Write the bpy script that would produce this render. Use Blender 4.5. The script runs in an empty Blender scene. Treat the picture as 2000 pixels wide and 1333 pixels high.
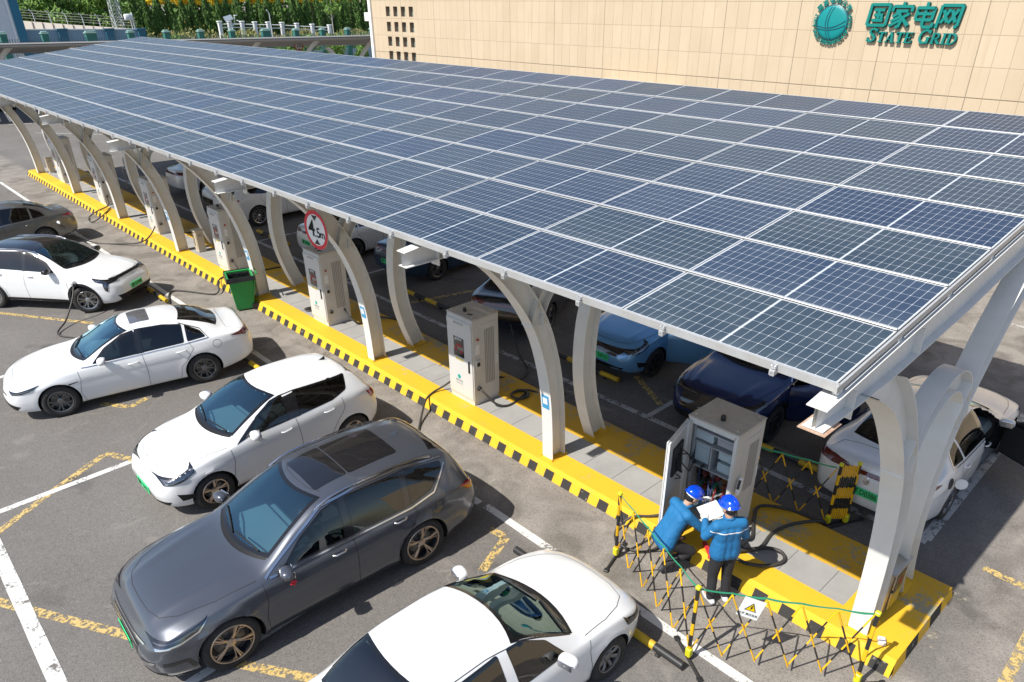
import bpy, bmesh, math, random
from mathutils import Vector, Matrix
from mathutils.bvhtree import BVHTree
from mathutils.geometry import delaunay_2d_cdt
R = math.radians
SC = bpy.context.scene
COL = SC.collection
# ------------------------------------------------------------------ camera
def setup_camera():
    f, p, yaw, roll = 1430.79, 0.5127, 0.82331, -0.012594
    Fv = Vector((math.cos(yaw)*math.cos(p), math.sin(yaw)*math.cos(p), -math.sin(p)))
    Rv = Vector((math.sin(yaw), -math.cos(yaw), 0))
    Uv = Rv.cross(Fv)
    r2 = Rv*math.cos(roll)+Uv*math.sin(roll)
    u2 = Uv*math.cos(roll)-Rv*math.sin(roll)
    cd = bpy.data.cameras.new('camera')
    co = bpy.data.objects.new('camera', cd)
    COL.objects.link(co)
    m = Matrix((( r2.x, u2.x, -Fv.x, CAMPOS[0]), (r2.y, u2.y, -Fv.y, CAMPOS[1]), (r2.z, u2.z, -Fv.z, CAMPOS[2]), (0, 0, 0, 1)))
    co.matrix_world = m
    cd.sensor_fit = 'HORIZONTAL'; cd.sensor_width = 36
    cd.lens = f/2000*36
    cd.shift_y = (786.21-666.5)/2000
    cd.clip_start = 0.1; cd.clip_end = 3000
    SC.camera = co
CAMPOS = (-7.4132, -1.3748, 7.2950)
setup_camera()
# ------------------------------------------------------------------ light
SUNV = Vector((-0.79, 0.11, 1.0)).normalized()
sun_el = math.asin(SUNV.z)
sun_az = math.atan2(SUNV.x, SUNV.y)            # from +Y, clockwise
W = bpy.data.worlds.new('World'); SC.world = W; W.use_nodes = True
nt = W.node_tree; nt.nodes.clear()
sky = nt.nodes.new('ShaderNodeTexSky'); sky.sky_type = 'NISHITA'; sky.sun_disc = False
sky.sun_elevation = sun_el; sky.sun_rotation = sun_az
sky.air_density = 1.0; sky.dust_density = 0.9; sky.ozone_density = 1.0
bg = nt.nodes.new('ShaderNodeBackground'); bg.inputs['Strength'].default_value = 0.118
wo = nt.nodes.new('ShaderNodeOutputWorld')
nt.links.new(sky.outputs[0], bg.inputs[0]); nt.links.new(bg.outputs[0], wo.inputs[0])
sd = bpy.data.lights.new('sun', 'SUN'); sd.energy = 5.0; sd.angle = R(0.5); sd.color = (1.0, 0.955, 0.88)
so = bpy.data.objects.new('sun', sd); COL.objects.link(so)
so.rotation_euler = SUNV.to_track_quat('Z', 'Y').to_euler()
vs = SC.view_settings
vs.view_transform = 'Standard'; vs.look = 'None'; vs.exposure = 0.38; vs.gamma = 1.0; vs.use_curve_mapping = False
SC.cycles.max_bounces = 6; SC.cycles.transparent_max_bounces = 12
SC.cycles.caustics_reflective = False; SC.cycles.caustics_refractive = False

# ------------------------------------------------------------------ materials
MATS = {}
def mat(name, col, rough=0.6, metal=0.0, coat=0.0, spec=0.5, noise=None, bump=None, emit=None, alpha=None):
    """noise=(scale, amount, colour2, detail) mixes a second colour; bump=(scale, strength)."""
    if name in MATS: return MATS[name]
    m = bpy.data.materials.new(name); m.use_nodes = True
    n = m.node_tree; b = n.nodes['Principled BSDF']
    b.inputs['Base Color'].default_value = (*col, 1)
    b.inputs['Roughness'].default_value = rough
    b.inputs['Metallic'].default_value = metal
    b.inputs['Coat Weight'].default_value = coat
    b.inputs['Coat Roughness'].default_value = 0.04
    b.inputs['Specular IOR Level'].default_value = spec
    if noise or bump:
        tc = n.nodes.new('ShaderNodeTexCoord')
    if noise:
        t = n.nodes.new('ShaderNodeTexNoise'); t.inputs['Scale'].default_value = noise[0]
        t.inputs['Detail'].default_value = noise[3] if len(noise) > 3 else 5
        t.inputs['Roughness'].default_value = 0.65
        n.links.new(tc.outputs['Object'], t.inputs['Vector'])
        rp = n.nodes.new('ShaderNodeMapRange'); rp.inputs[1].default_value = 0.35; rp.inputs[2].default_value = 0.7
        rp.inputs[4].default_value = noise[1]
        n.links.new(t.outputs[0], rp.inputs[0])
        mx = n.nodes.new('ShaderNodeMix'); mx.data_type = 'RGBA'
        mx.inputs[6].default_value = (*col, 1); mx.inputs[7].default_value = (*noise[2], 1)
        n.links.new(rp.outputs[0], mx.inputs[0]); n.links.new(mx.outputs[2], b.inputs['Base Color'])
    if bump:
        t2 = n.nodes.new('ShaderNodeTexNoise'); t2.inputs['Scale'].default_value = bump[0]; t2.inputs['Detail'].default_value = 4
        n.links.new(tc.outputs['Object'], t2.inputs['Vector'])
        bp = n.nodes.new('ShaderNodeBump'); bp.inputs['Strength'].default_value = bump[1]; bp.inputs['Distance'].default_value = 0.02
        n.links.new(t2.outputs[0], bp.inputs['Height']); n.links.new(bp.outputs[0], b.inputs['Normal'])
    if emit:
        b.inputs['Emission Color'].default_value = (*emit[:3], 1); b.inputs['Emission Strength'].default_value = emit[3]
    MATS[name] = m
    return m

def glass_mat(name, tint, refl=1.0, rough=0.02, gcol=(1, 1, 1)):
    if name in MATS: return MATS[name]
    m = bpy.data.materials.new(name); m.use_nodes = True
    n = m.node_tree; n.nodes.clear()
    out = n.nodes.new('ShaderNodeOutputMaterial')
    tr = n.nodes.new('ShaderNodeBsdfTransparent'); tr.inputs[0].default_value = (*tint, 1)
    gl = n.nodes.new('ShaderNodeBsdfGlossy'); gl.inputs['Roughness'].default_value = rough; gl.inputs[0].default_value = (*gcol, 1)
    lw = n.nodes.new('ShaderNodeFresnel'); lw.inputs[0].default_value = 1.5
    ml = n.nodes.new('ShaderNodeMath'); ml.operation = 'MULTIPLY_ADD'; ml.inputs[1].default_value = refl; ml.inputs[2].default_value = 0.05*refl
    ml.use_clamp = True
    mx = n.nodes.new('ShaderNodeMixShader')
    n.links.new(lw.outputs[0], ml.inputs[0]); n.links.new(ml.outputs[0], mx.inputs[0])
    n.links.new(tr.outputs[0], mx.inputs[1]); n.links.new(gl.outputs[0], mx.inputs[2]); n.links.new(mx.outputs[0], out.inputs[0])
    MATS[name] = m
    return m

# ------------------------------------------------------------------ mesh helpers
class MB:
    def __init__(s): s.v = []; s.f = []; s.mi = []; s.cm = 0
    def add(s, vs, fs, M=None):
        o = len(s.v)
        s.v += [tuple(M @ Vector(p)) for p in vs] if M else [tuple(p) for p in vs]
        s.f += [tuple(i+o for i in f) for f in fs]; s.mi += [s.cm]*len(fs)
        return s
    def box(s, c, d, M=None, rz=0.0, bev=0.0):
        x, y, z = d[0]/2, d[1]/2, d[2]/2
        b = min(bev, x*.9, y*.9, z*.9)
        T = Matrix.Translation(c) @ Matrix.Rotation(rz, 4, 'Z')
        if M: T = M @ T
        if b <= 0:
            vs = [(sx*x, sy*y, sz*z) for sz in (-1, 1) for sy in (-1, 1) for sx in (-1, 1)]
            fs = [(0, 2, 3, 1), (4, 5, 7, 6), (0, 1, 5, 4), (2, 6, 7, 3), (0, 4, 6, 2), (1, 3, 7, 5)]
            return s.add(vs, fs, T)
        vs = []; idx = {}
        for sx in (-1, 1):
            for sy in (-1, 1):
                for sz in (-1, 1):
                    for a, p in (('x', (sx*x, sy*(y-b), sz*(z-b))), ('y', (sx*(x-b), sy*y, sz*(z-b))), ('z', (sx*(x-b), sy*(y-b), sz*z))):
                        idx[(sx, sy, sz, a)] = len(vs); vs.append(p)
        fs = []
        I = idx
        for q in (-1, 1):
            A = [(1, 1), (-1, 1), (-1, -1), (1, -1)]
            if q < 0: A = A[::-1]
            fs.append([I[(q, a, b2, 'x')] for a, b2 in A])
            fs.append([I[(b2, q, a, 'y')] for a, b2 in A])
            fs.append([I[(a, b2, q, 'z')] for a, b2 in A])
        for a in (-1, 1):
            for c2 in (-1, 1):
                for quad in ([(a, c2, -1, 'x'), (a, c2, 1, 'x'), (a, c2, 1, 'y'), (a, c2, -1, 'y')],
                             [(a, -1, c2, 'x'), (a, 1, c2, 'x'), (a, 1, c2, 'z'), (a, -1, c2, 'z')],
                             [(-1, a, c2, 'y'), (1, a, c2, 'y'), (1, a, c2, 'z'), (-1, a, c2, 'z')]):
                    fs.append([I[k] for k in quad])
                for d2 in (-1, 1):
                    pass
        for sx in (-1, 1):
            for sy in (-1, 1):
                for sz in (-1, 1):
                    fs.append([I[(sx, sy, sz, 'x')], I[(sx, sy, sz, 'y')], I[(sx, sy, sz, 'z')]])
        # orient outward
        out = []
        for f in fs:
            P = [Vector(vs[i]) for i in f]
            nn = (P[1]-P[0]).cross(P[2]-P[1]); c0 = sum(P, Vector())/len(P)
            out.append(f if nn.dot(c0) > 0 else f[::-1])
        return s.add(vs, out, T)
    def tube(s, pts, r, n=8, M=None, cap=True, up=None):
        P = [Vector(p) for p in pts]; rs = r if isinstance(r, (list, tuple)) else [r]*len(P)
        vs = []; fs = []
        prev = None
        for i, p in enumerate(P):
            t = (P[min(i+1, len(P)-1)]-P[max(i-1, 0)])
            if t.length < 1e-9: t = Vector((0, 0, 1))
            t.normalize()
            if prev is None:
                a = Vector((0, 0, 1)) if abs(t.z) < .9 else Vector((1, 0, 0))
                a = (a-t*a.dot(t)).normalized()
            else:
                a = prev-t*prev.dot(t)
                a = a.normalized() if a.length > 1e-6 else t.orthogonal().normalized()
            prev = a; b = t.cross(a)
            for k in range(n):
                an = 2*math.pi*k/n
                vs.append(p+(a*math.cos(an)+b*math.sin(an))*rs[i])
        for i in range(len(P)-1):
            for k in range(n):
                fs.append((i*n+k, i*n+(k+1) % n, (i+1)*n+(k+1) % n, (i+1)*n+k))
        if cap:
            fs.append(tuple(range(n))[::-1]); fs.append(tuple((len(P)-1)*n+k for k in range(n)))
        return s.add(vs, fs, M)
    def prism(s, poly, a, b, M=None, axis='y'):
        """polygon in the plane normal to axis, from a to b along it"""
        n = len(poly)
        def P(q, h):
            if axis == 'y': return (q[0], h, q[1])
            if axis == 'x': return (h, q[0], q[1])
            return (q[0], q[1], h)
        vs = [P(q, a) for q in poly]+[P(q, b) for q in poly]
        fs = [tuple(range(n)), tuple(range(n, 2*n))[::-1]]
        fs += [(i, n+i, n+(i+1) % n, (i+1) % n) for i in range(n)]
        A = sum(poly[i][0]*poly[(i+1) % n][1]-poly[(i+1) % n][0]*poly[i][1] for i in range(n))
        flip = (A < 0) ^ (axis == 'y') ^ (b < a)
        # for z axis with positive area bottom face must point down -> reverse everything
        if not flip: fs = [f[::-1] for f in fs]
        return s.add(vs, fs, M)
    def lathe(s, prof, n=24, M=None, closed=False):
        """profile of (r, h) about local z"""
        vs = []; fs = []; m = len(prof)
        for k in range(n):
            a = 2*math.pi*k/n
            for r, h in prof: vs.append((r*math.cos(a), r*math.sin(a), h))
        for k in range(n):
            k2 = (k+1) % n
            for i in range(m if closed else m-1):
                j = (i+1) % m
                fs.append((k*m+i, k2*m+i, k2*m+j, k*m+j))
        return s.add(vs, fs, M)
    def strip(s, A, B, M=None):
        n = len(A); vs = list(A)+list(B)
        return s.add(vs, [(i, i+1, n+i+1, n+i) for i in range(n-1)], M)

def smooth_mesh(me, ang=40):
    me.polygons.foreach_set('use_smooth', [True]*len(me.polygons))
    try: me.set_sharp_from_angle(angle=R(ang))
    except Exception: pass

def mesh_obj(name, mb, mats, parent=None, smooth=None, loc=None, rz=None):
    me = bpy.data.meshes.new(name)
    me.from_pydata(mb.v, [], mb.f)
    if not isinstance(mats, (list, tuple)): mats = [mats]
    for m in mats: me.materials.append(m)
    if any(mb.mi): me.polygons.foreach_set('material_index', mb.mi)
    me.update()
    if smooth: smooth_mesh(me, smooth)
    o = bpy.data.objects.new(name, me); COL.objects.link(o)
    if parent: o.parent = parent
    if loc is not None: o.location = loc
    if rz is not None: o.rotation_euler = (0, 0, rz)
    return o

def tag(o, label=None, cat=None, group=None, kind=None):
    if label: o['label'] = label
    if cat: o['category'] = cat
    if group: o['group'] = group
    if kind: o['kind'] = kind
    return o

def thing(name, label, cat, loc=(0, 0, 0), rz=0.0, group=None):
    o = bpy.data.objects.new(name, None); COL.objects.link(o)
    o.empty_display_size = 0.2
    o.location = loc; o.rotation_euler = (0, 0, rz)
    return tag(o, label, cat, group)

def kids(o): return [c for c in COL.objects if c.parent == o]
def copy_thing(root, loc, rz=0.0, label=None, group=None, kmap=None):
    if kmap is None: kmap = {}
    chs = root.get('_k')
    r = root.copy(); COL.objects.link(r); r.location = loc; r.rotation_euler = (0, 0, rz)
    if label: r['label'] = label
    if group: r['group'] = group
    for ch in list(root.children):
        c = ch.copy(); COL.objects.link(c); c.parent = r
        for g in list(ch.children):
            d = g.copy(); COL.objects.link(d); d.parent = c
    return r

def text_mesh(txt, size, extrude=0.0, offset=0.0, shear=0.0, align='CENTER', space=1.0):
    cu = bpy.data.curves.new('t', 'FONT'); cu.body = txt; cu.size = size; cu.extrude = extrude
    cu.offset = offset; cu.shear = shear; cu.align_x = align; cu.align_y = 'CENTER'; cu.space_character = space
    cu.resolution_u = 3
    o = bpy.data.objects.new('t', cu); COL.objects.link(o)
    dg = bpy.context.evaluated_depsgraph_get()
    me = bpy.data.meshes.new_from_object(o.evaluated_get(dg))
    vs = [tuple(v.co) for v in me.vertices]; fs = [tuple(p.vertices) for p in me.polygons]
    bpy.data.objects.remove(o); bpy.data.curves.remove(cu); bpy.data.meshes.remove(me)
    return vs, fs

def pch(pts):
    """monotone cubic interpolation through (x, y) points"""
    xs = [p[0] for p in pts]; ys = [p[1] for p in pts]; n = len(xs)
    d = [(ys[i+1]-ys[i])/(xs[i+1]-xs[i]) for i in range(n-1)]
    m = [d[0]]+[0 if d[i-1]*d[i] <= 0 else 2*d[i-1]*d[i]/(d[i-1]+d[i]) for i in range(1, n-1)]+[d[-1]]
    def f(x):
        if x <= xs[0]: return ys[0]
        if x >= xs[-1]: return ys[-1]
        i = 0
        while x > xs[i+1]: i += 1
        h = xs[i+1]-xs[i]; t = (x-xs[i])/h
        return (2*t**3-3*t**2+1)*ys[i]+(t**3-2*t**2+t)*h*m[i]+(-2*t**3+3*t**2)*ys[i+1]+(t**3-t**2)*h*m[i+1]
    return f

def inpoly(x, y, P):
    c = False; n = len(P); j = n-1
    for i in range(n):
        if (P[i][1] > y) != (P[j][1] > y) and x < (P[j][0]-P[i][0])*(y-P[i][1])/(P[j][1]-P[i][1])+P[i][0]: c = not c
        j = i
    return c
def area2(P): return sum(P[i][0]*P[(i+1) % len(P)][1]-P[(i+1) % len(P)][0]*P[i][1] for i in range(len(P)))
def inset(P, d):
    if area2(P) < 0: P = P[::-1]
    n = len(P); out = []
    for i in range(n):
        a = Vector(P[i-1]); b = Vector(P[i]); c = Vector(P[(i+1) % n])
        e1 = (b-a).normalized(); e2 = (c-b).normalized()
        n1 = Vector((-e1.y, e1.x)); n2 = Vector((-e2.y, e2.x))
        q = (n1+n2); L = q.length
        if L < 1e-4: q = n1; k = 1
        else: q /= L; k = 1/max(.45, q.dot(n1))
        out.append(tuple(b+q*d*k))
    return out
def roundpoly(P, r, n=4):
    """round the corners of a polygon; r radius-like cut length"""
    out = []; m = len(P)
    for i in range(m):
        a = Vector(P[i-1]); b = Vector(P[i]); c = Vector(P[(i+1) % m])
        rr = r[i] if isinstance(r, (list, tuple)) else r
        l1 = min(rr, (a-b).length*.45); l2 = min(rr, (c-b).length*.45)
        p = b+(a-b).normalized()*l1; q = b+(c-b).normalized()*l2
        for k in range(n+1):
            t = k/n
            out.append(tuple(p*(1-t)**2+b*2*t*(1-t)+q*t*t))
    return out
def densify(P, d, closed=True):
    out = []; n = len(P)
    for i in range(n if closed else n-1):
        a = Vector(P[i]); b = Vector(P[(i+1) % n]); k = max(1, int((b-a).length/d))
        for j in range(k): out.append(tuple(a.lerp(b, j/k)))
    if not closed: out.append(tuple(P[-1]))
    return out

def bez(pts, n=10):
    P = [Vector(p) for p in pts]; P = [P[0]*2-P[1]]+P+[P[-1]*2-P[-2]]; out = []
    for i in range(1, len(P)-2):
        for k in range(n):
            t = k/n; a, b, c, d = P[i-1], P[i], P[i+1], P[i+2]
            out.append(.5*((2*b)+(c-a)*t+(2*a-5*b+4*c-d)*t*t+(3*b-a-3*c+d)*t**3))
    out.append(P[-2]); return out

def ellip(mb, c, r, n=16, mlo=0.0, M=None):
    vs = []; fs = []; k2 = 10
    for i in range(k2+1):
        a = math.pi*(i/k2)*(1-mlo)
        for k in range(n): b = 2*math.pi*k/n; vs.append((c[0]+r[0]*math.sin(a)*math.cos(b), c[1]+r[1]*math.sin(a)*math.sin(b), c[2]+r[2]*math.cos(a)))
    for i in range(k2):
        for k in range(n): fs.append((i*n+k, (i+1)*n+k, (i+1)*n+(k+1) % n, i*n+(k+1) % n))
    mb.add(vs, fs, M)
# ------------------------------------------------------------------ ground
def nn_(n, t, **kw):
    x = n.nodes.new(t)
    for k, v in kw.items(): setattr(x, k, v)
    return x
def asphalt():
    m = bpy.data.materials.new('asphalt'); m.use_nodes = True; n = m.node_tree; b = n.nodes['Principled BSDF']; L = n.links.new
    tc = nn_(n, 'ShaderNodeTexCoord'); sp = nn_(n, 'ShaderNodeSeparateXYZ'); L(tc.outputs['Object'], sp.inputs[0])
    def noise(sc, det=4, dist=0.0, vec=None):
        t = nn_(n, 'ShaderNodeTexNoise'); t.inputs['Scale'].default_value = sc; t.inputs['Detail'].default_value = det; t.inputs['Distortion'].default_value = dist
        L(vec or tc.outputs['Object'], t.inputs['Vector']); return t.outputs[0]
    def rng(v, a, b_, c=0.0, d=1.0):
        r = nn_(n, 'ShaderNodeMapRange'); r.inputs[1].default_value = a; r.inputs[2].default_value = b_; r.inputs[3].default_value = c; r.inputs[4].default_value = d; L(v, r.inputs[0]); return r.outputs[0]
    def mix(f, a, b_):
        x = nn_(n, 'ShaderNodeMix', data_type='RGBA')
        for s_, v in ((0, f), (6, a), (7, b_)):
            if isinstance(v, (tuple, float, int)): x.inputs[s_].default_value = (*v, 1) if isinstance(v, tuple) else v
            else: L(v, x.inputs[s_])
        return x.outputs[2]
    def mth(op, a, b_=None):
        x = nn_(n, 'ShaderNodeMath', operation=op)
        for i, v in enumerate((a, b_)):
            if v is None: continue
            if isinstance(v, (int, float)): x.inputs[i].default_value = v
            else: L(v, x.inputs[i])
        return x.outputs[0]
    base = mix(rng(noise(.35, 5), .35, .7), (.145, .136, .127), (.185, .174, .163))
    # the two aisles beside the island are older, paler and browner
    a1 = mth('MULTIPLY', rng(sp.outputs[0], -1.45, -1.15), rng(sp.outputs[0], .1, .4, 1, 0))
    a2 = rng(sp.outputs[0], 8.6, 9.4)
    a3 = rng(mth('ADD', sp.outputs[1], mth('MULTIPLY', sp.outputs[0], -.2)), -.4, -1.0)
    old = mix(rng(noise(1.6, 6, .6), .38, .68), (.225, .203, .178), (.30, .276, .246))
    # dark tyre-polished patches in the aisle
    st = mth('MULTIPLY', rng(noise(.9, 3, 1.2), .52, .66), .6)
    old = mix(st, old, (.105, .093, .080))
    f = mth('MAXIMUM', mth('MAXIMUM', a1, a2), mth('MULTIPLY', a3, .85))
    fa = mth('MULTIPLY', f, rng(noise(2.2, 4), .2, .5, .75, 1))
    c1 = mix(fa, base, old)
    # aggregate
    v = nn_(n, 'ShaderNodeTexVoronoi'); v.inputs['Scale'].default_value = 62; L(tc.outputs['Object'], v.inputs['Vector'])
    sq = nn_(n, 'ShaderNodeSeparateColor'); L(v.outputs['Color'], sq.inputs[0])
    sp1 = mth('MULTIPLY', rng(sq.outputs[0], .78, .95), rng(v.outputs['Distance'], .28, .45, 1, 0))
    c2 = mix(mth('MULTIPLY', sp1, .50), c1, (.40, .37, .33))
    sp2 = mth('MULTIPLY', rng(sq.outputs[1], .55, .9), .36)
    c3 = mix(sp2, c2, (.045, .042, .040))
    c3b = mix(rng(noise(34, 3), .35, .75, 0, .22), c3, (.19, .17, .155))
    # oil stains and pale scuffs
    oil = mth('MULTIPLY', rng(noise(.75, 3, .4), .63, .72), .45)
    c4 = mix(oil, c3b, (.040, .038, .036))
    sc_ = mth('MULTIPLY', rng(noise(1.1, 8, 2.5), .60, .72), .35)
    c5 = mix(sc_, c4, (.27, .25, .225))
    # hairline cracks
    vc = nn_(n, 'ShaderNodeTexVoronoi', feature='DISTANCE_TO_EDGE'); vc.inputs['Scale'].default_value = .33
    wv = nn_(n, 'ShaderNodeVectorMath', operation='ADD'); nz = nn_(n, 'ShaderNodeTexNoise'); nz.inputs['Scale'].default_value = 1.3; nz.inputs['Detail'].default_value = 6
    L(tc.outputs['Object'], nz.inputs['Vector']); L(tc.outputs['Object'], wv.inputs[0]); L(nz.outputs['Color'], wv.inputs[1]); L(wv.outputs[0], vc.inputs['Vector'])
    cr = mth('MULTIPLY', rng(vc.outputs['Distance'], .0, .0045, 1, 0), rng(noise(.5), .52, .60))
    c6 = mix(mth('MULTIPLY', cr, .40), c5, (.30, .28, .25))
    L(c6, b.inputs['Base Color']); b.inputs['Roughness'].default_value = .9; b.inputs['Specular IOR Level'].default_value = .25
    bp = nn_(n, 'ShaderNodeBump'); bp.inputs['Strength'].default_value = .45; bp.inputs['Distance'].default_value = .005
    L(v.outputs['Distance'], bp.inputs['Height']); L(bp.outputs[0], b.inputs['Normal'])
    return m
gm = MB()
gm.add([(-400, -400, 0), (400, -400, 0), (400, 900, 0), (-400, 900, 0)], [(0, 1, 2, 3)])
tag(mesh_obj('ground', gm, asphalt()), kind='structure')

def worn_paint(name, col, amt=.45, scale=3.0, under=(.13, .118, .105), fine=26):
    m = bpy.data.materials.new(name); m.use_nodes = True; n = m.node_tree; b = n.nodes['Principled BSDF']; L = n.links.new
    tc = nn_(n, 'ShaderNodeTexCoord')
    t1 = nn_(n, 'ShaderNodeTexNoise'); t1.inputs['Scale'].default_value = scale; t1.inputs['Detail'].default_value = 8; t1.inputs['Roughness'].default_value = .7
    t2 = nn_(n, 'ShaderNodeTexNoise'); t2.inputs['Scale'].default_value = fine; t2.inputs['Detail'].default_value = 3
    for t in (t1, t2): L(tc.outputs['Object'], t.inputs['Vector'])
    ad = nn_(n, 'ShaderNodeMath', operation='MULTIPLY_ADD'); ad.inputs[1].default_value = .45; L(t2.outputs[0], ad.inputs[0]); L(t1.outputs[0], ad.inputs[2])
    r = nn_(n, 'ShaderNodeMapRange'); hi = 1.02-amt*.55; r.inputs[1].default_value = hi-.05; r.inputs[2].default_value = hi+.05; L(ad.outputs[0], r.inputs[0])
    r2 = nn_(n, 'ShaderNodeMapRange'); r2.inputs[1].default_value = .3; r2.inputs[2].default_value = .75; r2.inputs[4].default_value = .35; L(t1.outputs[0], r2.inputs[0])
    d = nn_(n, 'ShaderNodeMix', data_type='RGBA'); d.inputs[6].default_value = (*col, 1); d.inputs[7].default_value = (*[c*.62 for c in col], 1); L(r2.outputs[0], d.inputs[0])
    if under is None:
        L(d.outputs[2], b.inputs['Base Color']); iv = nn_(n, 'ShaderNodeMath', operation='SUBTRACT'); iv.inputs[0].default_value = 1; L(r.outputs[0], iv.inputs[1]); L(iv.outputs[0], b.inputs['Alpha'])
    else:
        x = nn_(n, 'ShaderNodeMix', data_type='RGBA'); L(r.outputs[0], x.inputs[0]); L(d.outputs[2], x.inputs[6]); x.inputs[7].default_value = (*under, 1)
        L(x.outputs[2], b.inputs['Base Color']); b.inputs['Roughness'].default_value = .8
    bp = nn_(n, 'ShaderNodeBump'); bp.inputs['Strength'].default_value = .3; bp.inputs['Distance'].default_value = .004
    L(t2.outputs[0], bp.inputs['Height']); L(bp.outputs[0], b.inputs['Normal'])
    MATS[name] = m
    return m
M_LWH = worn_paint('line_white', (.66, .65, .62), .34, 3.0, None)
M_LWO = worn_paint('line_white_worn', (.46, .455, .44), .40, 4.0, None)
M_LYE = worn_paint('line_yellow', (.58, .42, .16), .50, 11.0, None)
M_KYE = worn_paint('kerb_yellow', (.74, .43, .018), .22, 1.6, (.42, .36, .22), 40)
M_KYS = worn_paint('kerb_yellow_old', (.62, .36, .02), .42, 1.3, (.30, .28, .20), 22)
M_KBL = worn_paint('kerb_black', (.028, .026, .024), .22, 5, (.30, .27, .2))
def line_strip(mb, pts, w, z):
    for a, b in zip(pts[:-1], pts[1:]):
        a = Vector(a); b = Vector(b); d = (b-a).normalized(); q = Vector((-d.y, d.x))*w/2
        n = max(1, int((b-a).length/.35)); L_ = []; R_ = []
        for i in range(n+1):
            p = a.lerp(b, i/n); j = random.uniform(-.006, .006)
            L_.append((p.x+q.x*(1+j/w), p.y+q.y*(1+j/w), z)); R_.append((p.x-q.x*(1+j/w), p.y-q.y*(1+j/w), z))
        mb.strip(R_, L_)
random.seed(4)
wl = MB()
line_strip(wl, [(-1.28, 39.0), (-1.28, 5.95+.1)], .13, .004); line_strip(wl, [(-1.25, 5.93), (-1.30, 0.2), (-1.32, -6)], .14, .004)
for y0, y1 in ((5.72, 6.18), (11.30, 11.36), (16.8, 16.8), (22.3, 22.3), (27.7, 27.7), (33.2, 33.2)):
    line_strip(wl, [(-7.15, y0), (-1.36, y1)], .13, .004)
line_strip(wl, [(-7.28, 11.0), (-7.32, 8), (-7.36, 4.2)], .19, .0055)
tag(mesh_obj('white_bay_lines', wl, M_LWH), kind='structure')
wb_ = MB()
line_strip(wb_, [(2.78, 39.0), (2.84, 12), (2.92, .66)], .13, .004)
line_strip(wb_, [(2.98, .70), (8.2, .80)], .16, .004)
for y in (5.87, 11.32, 16.8, 22.2, 27.7, 33.1): line_strip(wb_, [(2.92, y), (8.2, y)], .11, .004)
line_strip(wb_, [(12.88, 2.4), (12.8, -9)], .13, .004)
line_strip(wb_, [(9.2, 45), (3.5, 53)], .14, .004); line_strip(wb_, [(3.2, 58), (14, 52)], .14, .004)
tag(mesh_obj('faded_white_lines', wb_, M_LWO), kind='structure')
yl = MB()
for seg in ([(-7.45, 10.55), (-6.2, 11.35), (-5.25, 11.90)], [(-5.22, 11.93), (-4.82, 11.15)], [(-7.6, 9.1), (-6.5, 7.2), (-5.5, 5.5), (-4.9, 4.6)], [(-5.2, 21.4), (-3.45, 18.6)],
            [(-4.66, 13.95), (-4.3, 13.42)], [(-4.28, 13.40), (-3.9, 13.55)], [(-2.3, 4.82), (-1.56, 5.12)], [(-1.55, 5.14), (-1.6, 5.45)], [(4.1, 7.1), (3.45, 5.95)], [(3.2, 14.0), (5.0, 13.5)],
            [(2.92, -.12), (2.88, -3.4)], [(.4, -1.0), (2.1, -.95)], [(-5, 15.8), (-3.2, 17.6)], [(-2.4, 10.4), (-2.0, 11.2)]):
    line_strip(yl, seg, .135, .0035 if len(seg) > 2 else .0045)
tag(mesh_obj('yellow_old_lines', yl, M_LYE), kind='structure')
dk = MB(); line_strip(dk, [(-.07, -.1), (-.07, 39.9)], .17, .0038); line_strip(dk, [(-.1, -.13), (2.1, -.13)], .14, .0042); line_strip(dk, [(2.06, -.1), (2.06, 39.9)], .16, .0034)
tag(mesh_obj('kerb_grime', dk, worn_paint('grime', (.30, .27, .22), .72, 2.2, None, 14)), kind='structure')
dk = MB(); line_strip(dk, [(-.03, .0), (-.03, 12)], .07, .0048)
tag(mesh_obj('kerb_paint_overspill', dk, worn_paint('overspill', (.62, .42, .06), .86, 3.0, None, 9)), kind='structure')
# ------------------------------------------------------------------ charging island
YN, YF = 0.0, 39.8
def concrete():
    m = mat('island_concrete', (.33, .325, .31), .85, noise=(1.4, .8, (.25, .245, .235)), bump=(60, .2))
    return m
isl = MB()
prof = [(0.0, 0.0), (.075, .14), (.13, .2), (.55, .2), (1.15, .2), (1.90, .2), (1.965, .17), (1.99, 0.0)]
def isl_strip(y0, y1, black):
    n = len(prof)
    vs = [(x, y0, z) for x, z in prof]+[(x, y1, z) for x, z in prof]
    for i in range(n-1):
        isl.cm = (1 if black and i < 1 else 0) if i < 3 else ((2 if y0 > .85 else 0) if i == 3 else 3)
        isl.add([vs[i], vs[i+1], vs[n+i+1], vs[n+i]], [(0, 1, 2, 3)][::1])
y = YN; k = 0
while y < YF-.01:
    y2 = min(YF, y+.2 if k else y+.06)
    isl_strip(y, y2, k % 2 == 1); y = y2; k += 1
isl.cm = 4
isl.add([(x, YF, z) for x, z in prof], [tuple(range(len(prof)))])
# near end: slightly bevelled face with black bands
for i, (x0, x1) in enumerate([(0, .42), (.42, .80), (.80, 1.18), (1.18, 1.56), (1.56, 1.99)]):
    isl.cm = 1 if i % 2 == 1 else 0
    za = .185 if i else .0; 
    def zt(x): return .2 if .13 <= x <= 1.9 else (.185 if x > 0 else 0)
    isl.add([(x0, -.03, 0), (x1, -.03, 0), (x1 if x1 < 1.9 else 1.93, 0, zt(x1) if x1 < 1.9 else .18), (x0 if x0 else .10, 0, zt(x0) if x0 else .185)], [(0, 1, 2, 3)])
il = mesh_obj('charging_island', isl, [M_KYE, M_KBL, concrete(), M_KYS, M_KYS]); fix = None
tag(il, kind='structure')
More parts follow.
